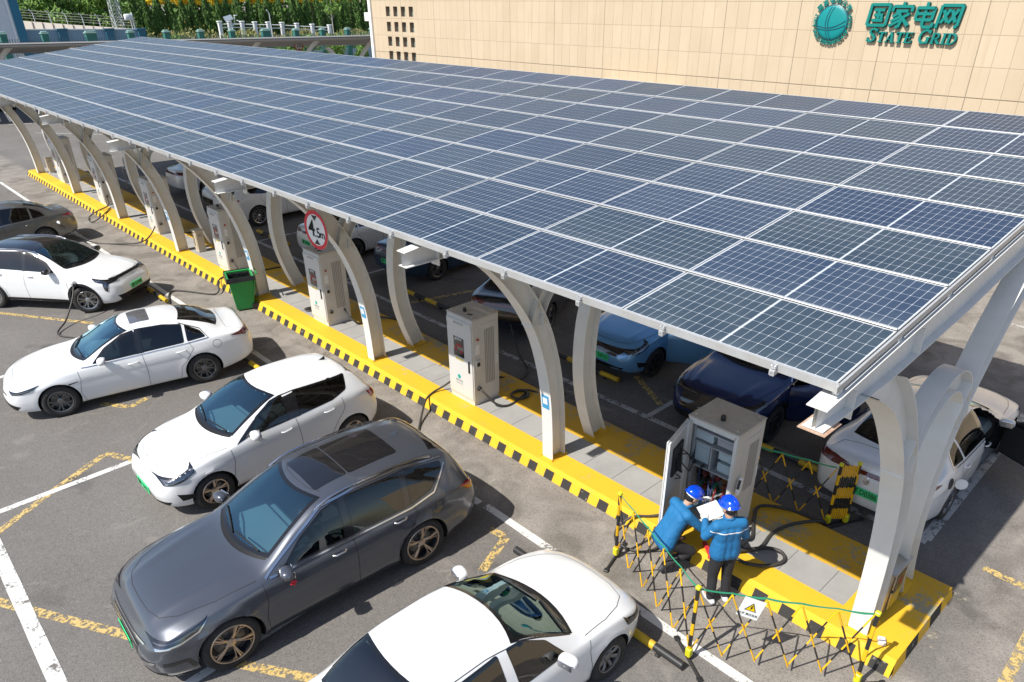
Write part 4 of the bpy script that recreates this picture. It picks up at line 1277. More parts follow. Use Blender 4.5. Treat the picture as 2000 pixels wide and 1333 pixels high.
def spec_suv():
    return dict(L=4.87, W=1.95, H=1.72, fa=.93, wb=2.82, wr=.375, rim=.275, paint=paint('paint_grey', (0.085, 0.095, 0.118), .5, .28, amt=.08), fine=1.15,
        top=[(0, .70), (.05, .80), (.15, .88), (.5, .985), (1.0, 1.06), (1.42, 1.12), (1.6, 1.20), (2.05, 1.46), (2.45, 1.635), (2.9, 1.70), (3.5, 1.705), (4.05, 1.675), (4.35, 1.63), (4.50, 1.56), (4.68, 1.32), (4.79, 1.08), (4.84, .96), (4.87, .72)],
        belt=[(0, .60), (.1, .72), (.5, .87), (1.0, .955), (1.6, 1.0), (2.5, 1.02), (3.6, 1.06), (4.3, 1.10), (4.7, 1.02), (4.87, .68)],
        rail=[(0, .45), (.2, .68), (.6, .76), (1.2, .82), (1.55, .81), (2.1, .73), (2.6, .695), (3.5, .68), (4.2, .66), (4.6, .70), (4.87, .65)],
        w=[(0, .60), (.03, .72), (.10, .83), (.25, .925), (.5, .975), (.9, .998), (2.0, .99), (3.4, 1.0), (4.1, .995), (4.5, .96), (4.72, .90), (4.83, .81), (4.87, .7)],
        bot=[(0, .28), (.2, .21), (.8, .19), (4.0, .20), (4.5, .26), (4.87, .38)],
        crease=[(.70, .86, .018), (.36, .38, .010)], hoodlines=[(.1, 1.5, .42, .62, .022)], flare=.02,
        ws=(1.47, 2.36, .70, .56, .17, .14), rw=(4.30, 4.70, .56, .60, -.10, -.05),
        sidewin=[[(1.72, 1.055), (2.62, 1.075), (2.66, 1.565), (2.42, 1.515), (2.05, 1.31)], [(2.72, 1.08), (3.52, 1.095), (3.60, 1.565), (2.75, 1.57)], [(3.62, 1.10), (3.98, 1.17), (4.25, 1.37), (4.28, 1.46), (3.68, 1.56)]],
        chromeline=[([(1.50, 1.03), (2.05, 1.345), (2.42, 1.55), (2.9, 1.60), (3.6, 1.595), (4.30, 1.50)], .022), ([(1.55, 1.025), (2.6, 1.045), (3.62, 1.065), (4.02, 1.13), (4.32, 1.42)], .022), ([(1.42, .27), (3.32, .28)], .014)],
        pillar=[[(2.60, 1.07), (2.74, 1.075), (2.77, 1.57), (2.64, 1.565)], [(3.50, 1.09), (3.64, 1.10), (3.70, 1.56), (3.58, 1.565)]],
        sunroof=[[(2.50, -.42), (2.98, -.43), (2.98, .43), (2.50, .42)], [(3.0, -.43), (3.78, -.42), (3.78, .42), (3.0, .43)]],
        headl=[[(.14, .775), (.30, .80), (.56, .868), (.76, .935), (.60, .825), (.40, .76), (.24, .735), (.14, .725)]],
        sidep=[([(.14, .720), (.24, .728), (.40, .752), (.60, .815), (.76, .928), (.62, .80), (.40, .735), (.22, .705), (.14, .70)], M_CHROME, 'chrome_trim'), ([(.16, .52), (.44, .50), (.52, .34), (.46, .34), (.40, .46), (.16, .47)], M_GLOSSB, 'bumper_trim')],
        grille=[([(-.50, .66), (.50, .66), (.42, .40), (-.42, .40)], M_GLOSSB), ([(-.85, .36), (.85, .36), (.8, .24), (-.8, .24)], M_TRIM)],
        chromef=[([(-.46, z), (.46, z), (.45, z-.016), (-.45, z-.016)], M_CHROME) for z in (.64, .59, .54, .49, .44)]+[([(.50, .52), (.80, .54), (.78, .50), (.52, .485)], M_CHROME), ([(-.50, .52), (-.80, .54), (-.78, .50), (-.52, .485)], M_CHROME), ([(-.9, .255), (.9, .255), (.88, .235), (-.88, .235)], M_CHROME), ([(-.60, .70), (.60, .70), (.58, .685), (-.58, .685)], M_CHROME)],
        tails=[[(4.47, 1.03), (4.74, 1.02), (4.80, .94), (4.62, .90)]], tailr=[[(-.85, .98), (.85, .98), (.85, .93), (-.85, .93)]],
        seams=[[(1.44, 1.0), (1.46, .8), (1.40, .5), (1.42, .24)], [(2.70, 1.07), (2.72, .7), (2.70, .24)], [(3.66, 1.09), (3.70, .95), (3.52, .72), (3.36, .60), (3.30, .24)], [(1.42, .24), (3.30, .24)], [(4.0, .98), (4.13, .98), (4.13, .84), (4.0, .84), (4.0, .98)]],
        topseams=[[(.25, .0), (.26, .3), (.32, .52), (.5, .68), (.9, .80), (1.4, .845)], [(2.44, 0), (2.46, .3), (2.55, .48)], [(4.28, 0), (4.26, .4), (4.2, .58)]],
        rails=(2.35, 4.15, .68), antenna=3.98, mirror=(1.70, 1.06), handles=[(2.48, .93), (3.42, .965)], hmat=M_RIMS,
        wheel='five', rimA=M_RIMB, rimB=M_GLOSSB, cabin=(1.45, 4.5), seat='grey', plate_front=('鲁F D3D69', .47, M_PLG),
        )
def spec_sedan(pt=WHITE, **kw):
    """low fastback saloon"""
    d = dict(L=4.76, W=1.84, H=1.49, fa=.91, wb=2.72, wr=.335, rim=.225, paint=pt,
        top=[(0, .62), (.05, .70), (.15, .76), (.5, .84), (1.0, .92), (1.30, .955), (1.5, 1.03), (1.95, 1.27), (2.3, 1.405), (2.7, 1.465), (3.1, 1.46), (3.5, 1.40), (3.9, 1.27), (4.2, 1.12), (4.4, 1.065), (4.62, 1.055), (4.70, 1.0), (4.76, .78)],
        belt=[(0, .52), (.1, .62), (.5, .76), (1.0, .85), (1.6, .90), (2.5, .93), (3.5, .97), (4.1, 1.0), (4.55, .96), (4.76, .70)],
        rail=[(0, .42), (.2, .62), (.6, .72), (1.1, .79), (1.4, .80), (1.9, .70), (2.3, .64), (3.1, .61), (3.6, .61), (4.1, .66), (4.5, .74), (4.76, .6)],
        w=[(0, .50), (.03, .62), (.10, .76), (.25, .89), (.5, .965), (.9, .995), (2.0, .985), (3.0, .995), (3.7, 1.0), (4.1, .985), (4.45, .93), (4.64, .84), (4.72, .74), (4.76, .6)],
        bot=[(0, .26), (.2, .19), (.8, .17), (3.9, .18), (4.4, .25), (4.76, .36)],
        crease=[(.66, .84, .010)], hoodlines=[(.1, 1.35, .40, .58, .016)], flare=.014, crown=.06,
        ws=(1.36, 2.26, .68, .54, .17, .14), rw=(3.44, 4.17, .50, .57, -.08, -.10),
        sidewin=[[(1.62, .935), (2.46, .96), (2.50, 1.375), (2.26, 1.33), (1.9, 1.16)], [(2.56, .965), (3.36, .99), (3.40, 1.31), (3.05, 1.37), (2.60, 1.385)], [(3.42, .995), (3.80, 1.02), (3.72, 1.14), (3.45, 1.29)]],
        chromeline=[([(1.42, .905), (2.5, .935), (3.4, .965), (3.84, .995), (3.72, 1.17), (3.35, 1.335)], .012)],
        pillar=[[(2.44, .955), (2.58, .96), (2.62, 1.385), (2.48, 1.375)]],
        sunroof=[[(2.48, -.36), (2.86, -.37), (2.86, .37), (2.48, .36)]], sunroofmat=M_SUNR,
        headl=[[(.12, .66), (.30, .68), (.55, .735), (.66, .765), (.52, .68), (.34, .63), (.16, .61)]],
        grille=[([(-.80, .36), (-.42, .52), (.42, .52), (.80, .36), (.7, .26), (-.7, .26)], M_TRIM)],
        chromef=[([(-.62, .60), (.62, .60), (.60, .58), (-.60, .58)], M_CHROME), ([(-.44, .53), (.44, .53), (.44, .515), (-.44, .515)], M_CHROME)],
        tails=[[(4.26, .94), (4.62, .985), (4.70, .93), (4.62, .87)]], tailr=[[(-.80, .93), (.80, .93), (.80, .87), (-.80, .87)]], tailm=M_DRED,
        seams=[[(1.34, .90), (1.36, .7), (1.30, .45), (1.36, .21)], [(2.53, .95), (2.56, .6), (2.54, .21)], [(3.44, .985), (3.50, .84), (3.34, .62), (3.20, .5), (3.14, .21)], [(1.36, .21), (3.14, .21)]]+[[(3.98+.085*math.cos(k*math.pi/8), .84+.085*math.sin(k*math.pi/8)) for k in range(17)]],
        topseams=[[(.22, 0), (.23, .3), (.30, .52), (.5, .66), (.9, .76), (1.34, .80)], [(4.24, .0), (4.24, .4), (4.26, .62), (4.5, .70)]],
        mirror=(1.78, .97), handles=[(2.34, .80), (3.26, .83)], wheel='double', rimA=M_RIMG, rimB=M_RIMD, cabin=(1.35, 4.2), seat='grey',
        sidep=[([(1.12, .665), (1.30, .685), (1.30, .67), (1.14, .645)], M_TRIM, 'vent_trim')])
    d.update(kw); return d
def spec_hatch(pt=WHITE, **kw):
    d = dict(L=4.12, W=1.77, H=1.53, fa=.80, wb=2.60, wr=.325, rim=.215, paint=pt,
        top=[(0, .66), (.05, .76), (.15, .83), (.5, .93), (.9, 1.0), (1.12, 1.04), (1.35, 1.14), (1.75, 1.345), (2.15, 1.485), (2.6, 1.525), (3.2, 1.50), (3.55, 1.45), (3.72, 1.38), (3.88, 1.18), (3.98, 1.02), (4.07, .92), (4.12, .72)],
        belt=[(0, .56), (.1, .68), (.5, .84), (1.0, .92), (1.6, .96), (2.5, 1.01), (3.3, 1.08), (3.8, 1.06), (4.0, .92), (4.12, .66)],
        rail=[(0, .45), (.2, .64), (.6, .74), (1.0, .80), (1.25, .80), (1.8, .70), (2.3, .66), (3.2, .64), (3.7, .62), (3.9, .68), (4.12, .6)],
        w=[(0, .52), (.03, .64), (.10, .78), (.25, .90), (.45, .965), (.8, .995), (2.0, .985), (3.0, 1.0), (3.5, .99), (3.85, .92), (4.02, .82), (4.08, .72), (4.12, .6)],
        bot=[(0, .27), (.2, .20), (.8, .18), (3.3, .19), (3.8, .26), (4.12, .38)],
        crease=[(.70, .84, .010)], hoodlines=[(.1, 1.1, .38, .56, .014)], flare=.018, crown=.06,
        ws=(1.16, 2.06, .68, .56, .15, .13), rw=(3.66, 3.97, .50, .55, -.06, -.04),
        sidewin=[[(1.50, 1.0), (2.26, 1.03), (2.28, 1.425), (2.06, 1.39), (1.74, 1.23)], [(2.44, 1.04), (3.08, 1.09), (3.40, 1.17), (3.50, 1.38), (2.5, 1.43)]],
        pillar=[[(2.24, 1.03), (2.46, 1.035), (2.52, 1.43), (2.27, 1.42)], [(3.02, 1.085), (3.10, 1.09), (3.20, 1.405), (3.14, 1.405)]],
        headl=[[(.11, .74), (.28, .77), (.50, .85), (.58, .90), (.56, .80), (.40, .72), (.24, .67), (.12, .66)]],
        grille=[([(-.72, .36), (.72, .36), (.66, .28), (-.66, .28)], M_TRIM)],
        chromef=[],
        headf=[],
        tails=[[(3.78, 1.0), (3.96, .98), (4.03, .86), (3.88, .84)]], tailr=[[(.48, .98), (.78, .98), (.78, .86), (.52, .88)]],
        seams=[[(1.18, .95), (1.20, .72), (1.14, .46), (1.2, .22)], [(2.36, 1.02), (2.40, .62), (2.38, .22)], [(3.26, 1.08), (3.28, .88), (3.06, .62), (2.98, .5), (2.92, .22)], [(1.2, .22), (2.92, .22)]],
        topseams=[[(.20, 0), (.21, .3), (.28, .5), (.45, .64), (.8, .74), (1.15, .79)], [(3.62, 0), (3.61, .4), (3.58, .54)]],
        mirror=(1.56, 1.03), handles=[(2.16, .88), (2.98, .94)], wheel='five', rimA=M_RIMB, rimB=M_RIMD, cabin=(1.15, 3.9), seat='grey', antenna=3.42, antm=M_TRIM,
        sidep=[([(.24, .50), (.50, .44), (.52, .38), (.30, .36)], M_TRIM, 'bumper_trim'), ([(1.30, .955), (1.50, 1.0), (1.74, 1.20), (1.70, 1.20), (1.40, 1.02)], M_GLOSSB, 'quarter_trim')])
    d.update(kw); return d
def spec_crossover(pt=WHITE, **kw):
    d = dict(L=4.60, W=1.90, H=1.63, fa=.90, wb=2.72, wr=.36, rim=.245, paint=pt, fine=1.0,
        top=[(0, .72), (.05, .83), (.15, .90), (.5, .98), (.95, 1.04), (1.22, 1.08), (1.45, 1.18), (1.9, 1.43), (2.3, 1.565), (2.8, 1.62), (3.5, 1.60), (3.9, 1.53), (4.08, 1.45), (4.28, 1.24), (4.42, 1.06), (4.54, .98), (4.60, .76)],
        belt=[(0, .62), (.1, .75), (.5, .89), (1.0, .96), (1.6, 1.0), (2.5, 1.03), (3.6, 1.09), (4.1, 1.10), (4.45, .98), (4.60, .70)],
        rail=[(0, .48), (.2, .66), (.6, .75), (1.1, .81), (1.4, .80), (1.95, .71), (2.4, .67), (3.4, .65), (4.0, .63), (4.3, .68), (4.60, .6)],
        w=[(0, .56), (.03, .67), (.10, .79), (.25, .90), (.5, .97), (.9, .998), (2.0, .988), (3.3, 1.0), (3.9, .99), (4.3, .93), (4.48, .84), (4.56, .74), (4.60, .62)],
        bot=[(0, .32), (.2, .24), (.8, .22), (3.8, .23), (4.3, .30), (4.60, .42)],
        crease=[(.74, .88, .012)], hoodlines=[(.1, 1.2, .44, .62, .02)], flare=.026, crown=.06,
        ws=(1.28, 2.18, .70, .58, .16, .13), rw=(4.02, 4.36, .54, .58, -.07, -.05),
        sidewin=[[(1.62, 1.05), (2.44, 1.075), (2.46, 1.505), (2.22, 1.46), (1.86, 1.29)], [(2.52, 1.08), (3.32, 1.11), (3.40, 1.50), (2.56, 1.52)], [(3.40, 1.115), (3.80, 1.17), (3.92, 1.42), (3.48, 1.49)]],
        chromeline=[([(1.40, 1.02), (1.86, 1.315), (2.24, 1.495), (2.8, 1.545), (3.5, 1.53), (4.0, 1.44)], .018)],
        pillar=[[(2.42, 1.07), (2.54, 1.075), (2.57, 1.52), (2.44, 1.51)], [(3.30, 1.11), (3.42, 1.115), (3.48, 1.50), (3.38, 1.50)]],
        headl=[[(.12, .84), (.32, .87), (.62, .93), (.50, .85), (.34, .81), (.30, .62), (.24, .60), (.22, .78), (.12, .80)]],
        grille=[([(-.66, .88), (.66, .88), (.62, .83), (-.62, .83)], M_GLOSSB), ([(-.72, .46), (.72, .46), (.62, .32), (-.62, .32)], M_TRIM)],
        tails=[[(4.20, 1.02), (4.46, 1.01), (4.52, .93), (4.36, .90)]], tailr=[[(-.8, .98), (.8, .98), (.8, .93), (-.8, .93)]],
        seams=[[(1.28, .99), (1.30, .75), (1.24, .5), (1.3, .26)], [(2.48, 1.07), (2.52, .7), (2.50, .26)], [(3.42, 1.10), (3.46, .95), (3.28, .70), (3.14, .56), (3.08, .26)], [(1.3, .26), (3.08, .26)]],
        topseams=[[(.20, 0), (.21, .3), (.28, .54), (.5, .70), (.9, .80), (1.26, .84)], [(3.98, 0), (3.96, .4), (3.9, .58)]],
        mirror=(1.70, 1.08), handles=[(2.32, .95), (3.22, .98)], wheel='double', rimA=M_RIMS, rimB=M_RIMD, cabin=(1.28, 4.2), seat='brown', cladding=M_TRIM)
    d.update(kw); return d
def spec_oldsedan(pt=WHITE, **kw):
    """plain three-box saloon"""
    d = spec_sedan(pt, L=4.50, W=1.71, H=1.47, fa=.80, wb=2.60, wr=.31, rim=.19, wheel='seven', rimA=M_RIMG, rimB=M_RIMD,
        top=[(0, .60), (.05, .70), (.15, .77), (.5, .87), (1.0, .96), (1.18, .985), (1.4, 1.08), (1.8, 1.30), (2.1, 1.42), (2.5, 1.465), (2.9, 1.46), (3.3, 1.40), (3.6, 1.24), (3.85, 1.06), (4.0, 1.02), (4.38, .99), (4.45, .94), (4.50, .76)],
        belt=[(0, .52), (.1, .63), (.5, .79), (1.0, .875), (1.6, .90), (2.5, .925), (3.4, .95), (3.9, .95), (4.3, .90), (4.50, .66)],
        rail=[(0, .45), (.2, .65), (.6, .75), (1.0, .82), (1.2, .82), (1.7, .73), (2.1, .68), (2.9, .67), (3.4, .67), (3.8, .73), (4.2, .78), (4.50, .6)],
        w=[(0, .55), (.03, .67), (.10, .79), (.25, .91), (.45, .965), (.8, .99), (2.0, 1.0), (3.0, 1.0), (3.6, .985), (4.2, .93), (4.38, .86), (4.46, .76), (4.50, .64)],
        bot=[(0, .26), (.2, .19), (.8, .17), (3.7, .18), (4.2, .25), (4.50, .36)], crown=.05,
        ws=(1.20, 2.02, .68, .57, .15, .13), rw=(3.24, 3.84, .56, .60, -.08, -.10),
        sidewin=[[(1.52, .93), (2.22, .95), (2.24, 1.365), (2.02, 1.33), (1.72, 1.17)], [(2.36, .955), (2.92, .965), (2.92, 1.36), (2.36, 1.375)], [(2.97, .965), (3.28, .975), (3.22, 1.17), (2.99, 1.33)]],
        chromeline=[], pillar=[], sunroof=[], hoodlines=[], crease=[(.62, .72, .008)],
        headl=[[(.12, .64), (.30, .68), (.50, .76), (.56, .80), (.50, .66), (.34, .60), (.14, .57)]],
        grille=[([(-.34, .60), (.34, .60), (.28, .53), (-.28, .53)], M_TRIM), ([(-.6, .40), (.6, .40), (.55, .28), (-.55, .28)], M_TRIM)], chromef=[],
        tails=[[(4.20, .88), (4.36, .90), (4.42, .74), (4.26, .70)]], tailr=[[(.5, .88), (.74, .86), (.74, .70), (.54, .70)]], tailm=M_RED,
        seams=[[(1.16, .88), (1.18, .7), (1.14, .45), (1.2, .21)], [(2.30, .94), (2.32, .6), (2.30, .21)], [(3.30, .95), (3.30, .80), (3.10, .6), (2.98, .5), (2.94, .21)], [(1.2, .21), (2.94, .21)]],
        topseams=[[(.22, .0), (.23, .3), (.30, .52), (.5, .64), (.8, .72), (1.18, .75)], [(3.88, .0), (3.88, .4), (3.9, .62), (4.2, .68)], [(2.0, .60), (2.5, .575), (3.3, .57), (3.6, .60)]],
        mirror=(1.62, .97), handles=[(2.12, .80), (2.92, .82)], cabin=(1.2, 3.85), seat='tan', dash=mat('dashboard_tan', (.30, .24, .17), .8), sidep=[])
    d.update(kw); return d
def place_axle(S, px, py, head, wl=None):
    pass
cat_ = 'car'
def car_at(name, label, category, S, cx, cy, deg, group=None):
    return make_car(name, label, category, (cx, cy, 0), R(deg), S, group)
random.seed(11)
C_ = {}
# front row
C_['suv'] = car_at('sport_utility_car', 'dark grey estate-like SUV with glass sunroof and roof rails, nose towards the viewer', 'car', spec_suv(), -4.07, 6.52, 180-2.3)
C_['hatch'] = car_at('hatchback', 'small white hatchback with black pillars and bronze wheels, next to the grey SUV', 'car', spec_hatch(WHITE, plate_front=('鲁F D62', .42, M_PLG)), -3.14, 9.78, 180.5)
C_['sedan'] = car_at('sedan', 'white fastback sedan with a small square sunroof, nearest the green bin', 'car', spec_sedan(), -3.72, 14.48, 180-12)
C_['cross'] = car_at('crossover', 'white crossover with black glass roof and turned front wheels, plugged in at its front fender', 'car',
    spec_crossover(WHITE, blackroof=[(2.12, -.60), (4.0, -.60), (4.0, .60), (2.12, .60)], steer=28, rails=(2.2, 3.9, .66), plate_front=('鲁F D19988', .55, M_PLG), mirm=M_GLOSSB, sunroof=[[(2.3, -.45), (3.6, -.45), (3.6, .45), (2.3, .45)]]), -3.42, 21.06, -52)
C_['silver'] = car_at('sedan', 'silver grey fastback sedan cut off by the left edge, plugged in at its rear fender', 'car',
    spec_sedan(paint('paint_silver', (.15, .155, .155), .6, .3), tailm=M_RED, plate_rear=('鲁F D7', .55, M_PLG), sunroof=[]), -3.72, 27.35, 180+3)
C_['old'] = car_at('sedan', 'plain white three-box sedan at the bottom edge, nose towards the yellow island', 'car', spec_oldsedan(), -3.86, 3.20, -1)
# back row
C_['blueh'] = car_at('hatchback', 'light blue hatchback under the canopy with its driver door open', 'car',
    spec_hatch(paint('paint_lightblue', (.16, .40, .70), .35, .3, amt=.06), door=(1, 62, [(1.22, .24), (2.36, .24), (2.40, .62), (2.36, 1.04), (2.33, 1.44), (2.05, 1.42), (1.70, 1.24), (1.44, 1.02), (1.20, .92), (1.18, .6)], [(1.50, 1.0), (2.26, 1.03), (2.28, 1.425), (2.06, 1.39), (1.74, 1.23)]), skipwin=('L0',), grille=[([(-.60, .74), (.60, .74), (.40, .58), (-.40, .58)], M_GLOSSB), ([(-.60, .36), (.60, .36), (.5, .27), (-.5, .27)], M_TRIM)], rimA=M_RIMD, rimB=M_GLOSSB, plate_front=('鲁F D8155', .50, M_PLG), glass=M_WSD), 5.62, 7.68, 180)
C_['navy'] = car_at('crossover', 'dark navy blue SUV under the canopy with its driver door open, behind the opened cabinet', 'car',
    spec_crossover(paint('paint_navy', (.010, .026, .105), .4, .22, amt=.02), rimA=M_RIMD, rimB=M_GLOSSB, door=(1, 58, [(1.32, .28), (2.48, .28), (2.52, .7), (2.47, 1.08), (2.50, 1.53), (2.22, 1.49), (1.86, 1.32), (1.60, 1.05), (1.31, .98), (1.28, .6)], [(1.62, 1.05), (2.44, 1.075), (2.46, 1.505), (2.22, 1.46), (1.86, 1.29)]), skipwin=('L0',), seat='black', cladding=M_TRIM, glass=M_WSD, grille=[([(-.62, .86), (.62, .86), (.50, .52), (-.50, .52)], M_GLOSSB), ([(-.72, .46), (.72, .46), (.62, .32), (-.62, .32)], M_TRIM)]), 5.22, 4.66, 180)
C_['whiter'] = car_at('sedan', 'white sedan reversed under the near end of the canopy, passenger door and charge flap open', 'car',
    spec_sedan(WHITE, plate_rear=('鲁F D0386', .60, M_PLG), sunroof=[], tailm=M_DRED, badge=[('rear', 0, .80, .06)], flap=(3.98, .84, -1), door=(-1, 66, [(1.38, .22), (2.52, .22), (2.55, .6), (2.51, .96), (2.52, 1.40), (2.26, 1.36), (1.88, 1.19), (1.58, .93), (1.36, .88), (1.32, .6)], [(1.62, .935), (2.46, .96), (2.50, 1.375), (2.26, 1.33), (1.9, 1.16)]), skipwin=('R0',)), 4.95, 1.60, 0)
C_['dark'] = car_at('sedan', 'black fastback sedan with blue sheen, parked askew behind the near charger', 'car',
    spec_sedan(paint('paint_black', (.006, .010, .020), .1, .2, amt=.02), sunroof=[], tailm=M_DRED), 5.35, 11.45, 24)
C_['slate'] = car_at('sedan', 'slate blue sedan with green plate seen from behind between two columns', 'car',
    spec_sedan(paint('paint_slate', (.025, .060, .115), .4, .25, amt=.03), sunroof=[], tailm=M_DRED, plate_rear=('鲁F D1101', .62, M_PLG)), 6.05, 15.75, 0)
C_['w3'] = car_at('sedan', 'white sedan with green plate behind the height limit sign', 'car',
    spec_sedan(WHITE, sunroof=[], plate_rear=('鲁F D5028', .62, M_PLG)), 5.35, 19.0, 0)
C_['w4'] = car_at('crossover', 'white SUV with grey roof side-on under the canopy, its rear wheel between two columns', 'car',
    spec_crossover(WHITE, wheel='multi', plate_rear=('鲁F D31', .66, M_PLG), cladding=None), 5.10, 24.75, 0)
C_['w5'] = car_at('hatchback', 'white car facing out under the canopy with sharp headlights, beyond the white SUV', 'car',
    spec_hatch(WHITE, grille=[([(-.66, .48), (.66, .48), (.58, .28), (-.58, .28)], M_GLOSSB)]), 5.45, 27.3, 180)
C_['w6'] = car_at('sedan', 'farthest white sedan under the canopy, its tail lights towards the island', 'car',
    spec_sedan(WHITE, sunroof=[], tailm=M_DRED), 5.75, 30.75, 0)

C_['far1'] = car_at('sedan', 'dark car parked beyond the far carport, at the left edge', 'car', spec_sedan(paint('paint_charcoal', (.03, .03, .035), .3, .3), sunroof=[]), 4.6, 67.5, -95)
C_['far2'] = car_at('crossover', 'dark SUV parked beyond the far carport, right of the other dark car', 'car', spec_crossover(paint('paint_charcoal', (.03, .03, .035), .3, .3)), 8.3, 66.0, -95)
# ------------------------------------------------------------------ chargers
M_CAB = mat('cabinet_grey', (.60, .595, .575), .42, noise=(3, .35, (.50, .485, .45)))
M_CABD = mat('cabinet_grey_dusty', (.50, .475, .43), .6, noise=(7, .7, (.42, .36, .30)))
M_CABIN2 = mat('cabinet_inside', (.34, .36, .38), .5)
M_SCR = mat('screen_black', (.012, .012, .014), .15, coat=1)
M_SCRR = mat('screen_red', (.30, .02, .03), .4); M_BLK = mat('black_plastic', (.02, .02, .021), .5)
M_CBL = mat('cable_black', (.028, .027, .026), .55, noise=(5, .6, (.07, .062, .055)))
M_TEAL = mat('sign_teal', (.0, .33, .30), .45)
M_LOUV = mat('louvre_grey', (.30, .295, .285), .5)
M_TXT = mat('print_grey', (.30, .31, .31), .6)
def charger(x, y, label, group, first=None):
    if first: return copy_thing(first, (x, y, .2), 0, label, group)
    t = thing('charging_station', label, 'EV charger', (x, y, .2), 0, group)
    D, Wy, H = .66, .74, 1.80           # local: front face at x=0, facing -x
    b = MB(); b.box((D/2, 0, .05), (D-.03, Wy-.03, .10)); b.box((D/2, 0, H/2+.04), (D, Wy, H-.10), bev=.012); mesh_obj('cabinet', b, M_CAB, t)
    tp = MB(); tp.box((D/2, 0, H+.005), (D+.012, Wy+.012, .03), bev=.006); o = mesh_obj('top_plate', tp, M_CABD, t)
    for sx in (.07, D-.07):
        for sy in (-Wy/2+.07, Wy/2-.07):
            e = MB(); e.tube([(sx, sy, H+.015), (sx, sy, H+.05)], .016, 8); mesh_obj('lifting_eye', e, M_CABD, o)
    f = MB(); f.box((-.009, 0, .93), (.016, Wy-.03, 1.60), bev=.005); fd = mesh_obj('front_door', f, M_CAB, t)
    hd = MB(); hd.box((-.022, 0, 1.655), (.012, Wy-.04, .11), bev=.004); mesh_obj('header_strip', hd, M_CAB, fd)
    s = MB(); s.box((-.020, .02, 1.16), (.008, .30, .40), bev=.004); so_ = mesh_obj('screen', s, M_SCR, t)
    s = MB(); s.box((-.0255, .0, 1.20), (.003, .16, .05)); s.box((-.0255, .10, 1.12), (.003, .06, .10)); s.box((-.0255, -.06, 1.08), (.003, .10, .05)); mesh_obj('display', s, M_SCRR, so_)
    tv, tf = text_mesh('电动汽车', .05, .001, .001); m_ = MB(); Mt = Matrix(((0, 0, -1, -.028), (-1, 0, 0, .02), (0, 1, 0, 1.325), (0, 0, 0, 1)))
    m_.add(tv, tf, Mt); mesh_obj('screen_lettering', m_, M_STW, so_)
    k = MB()
    for q in range(4): k.box((-.019, .115-q*.06, .90), (.006, .042, .05), bev=.003)
    mesh_obj('yellow_labels', k, mat('label_yellow', (.55, .45, .05), .5), t)
    h = MB(); h.box((-.026, -.27, .82), (.03, .035, .24), bev=.008); mesh_obj('door_handle', h, M_BLK, fd)
    lg = MB(); Ml = Matrix.Translation((-.0175, .05, .52)) @ Matrix.Rotation(R(-90), 4, 'Y'); lg.lathe([(0, .003), (.045, .003), (.045, 0)], 18, Ml)
    for r in (.1, ): pass
    lo = mesh_obj('logo_globe', lg, M_TEAL, t)
    lt = MB()
    for yy, nm, sz in ((.43, '国家电网', .052), (.37, 'STATE GRID', .034)):
        tv, tf = text_mesh(nm, sz, .001); lt.add(tv, tf, Matrix(((0, 0, -1, -.019), (-1, 0, 0, .05), (0, 1, 0, yy), (0, 0, 0, 1))))
    mesh_obj('logo_lettering', lt, M_TXT, lo)
    tv, tf = text_mesh('国家电网 充电', .045, .001); m_ = MB(); m_.add(tv, tf, Matrix(((0, 0, -1, -.030), (-1, 0, 0, 0), (0, 1, 0, 1.655), (0, 0, 0, 1)))); mesh_obj('header_lettering', m_, M_TXT, fd)
    # vent side facing the viewer (-y) and its twin (+y)
    for sy in (-1, 1):
        v = MB(); yv = sy*(Wy/2+.002)
        v.box((D*.64, yv, .92), (D*.60, .012, 1.50), bev=.003); vo = mesh_obj('side_panel', v, M_CAB, t)
        lv = MB(); 
        for q in range(6): lv.box((D*.46+q*.042, sy*(Wy/2+.009), .98), (.022, .006, 1.15))
        mesh_obj('louvres', lv, M_LOUV, vo)
        hh = MB(); hh.box((D*.90, sy*(Wy/2+.014), .86), (.022, .016, .16), bev=.004); mesh_obj('side_latch', hh, M_STW, vo)
        eb = MB(); Me = Matrix.Translation((D*.17, sy*(Wy/2+.003), 1.40)) @ Matrix.Rotation(R(-90*sy), 4, 'X'); eb.lathe([(.0, .035), (.024, .034), (.026, .022), (.014, .02), (.014, 0)], 14, Me @ Matrix.Scale(-1 if sy > 0 else 1, 4, (0, 0, 1)) if False else Me)
        mesh_obj('stop_button', eb, mat('button_red', (.45, .04, .03), .4), t)
        c_ = MB(); c_.box((D*.17, sy*(Wy/2+.003), 1.18), (.10, .006, .20)); mesh_obj('notice', c_, M_STW, t)
        c_ = MB(); c_.box((D*.17, sy*(Wy/2+.010), .90), (.12, .05, .15), bev=.01); co_ = mesh_obj('plug_holder', c_, M_CAB, t)
        c_ = MB(); c_.box((D*.16, sy*(Wy/2+.037), .89), (.07, .006, .08)); mesh_obj('plug_socket', c_, M_BLK, co_)
        g = MB(); Mg = Matrix.Translation((D*.18, sy*(Wy/2), .36)) @ Matrix.Rotation(R(90*sy*-1), 4, 'X'); g.lathe([(.045, 0), (.045, .03), (.03, .05), (.03, .03)], 14, Mg); mesh_obj('cable_gland', g, M_BLK, t)
    a = MB(); a.lathe([(.036, 0), (.036, .05), (.028, .075), (0, .078)], 14, Matrix.Translation((.20, .06, H+.02))); mesh_obj('beacon', a, M_BLK, t)
    a = MB(); a.box((.16, -.14, H+.024), (.05, .09, .012), rz=.3); mesh_obj('vent_cap', a, M_BLK, t)
    return t
grp = 'charging stations in a row along the island'
LB = ['charging station nearest the opened cabinet, beside the third column pair', 'charging station behind the height limit sign', 'charging station beside the green bin', 'charging station just left of a small beige meter box',
      'second farthest charging station on the island', 'farthest charging station, at the far end of the island']
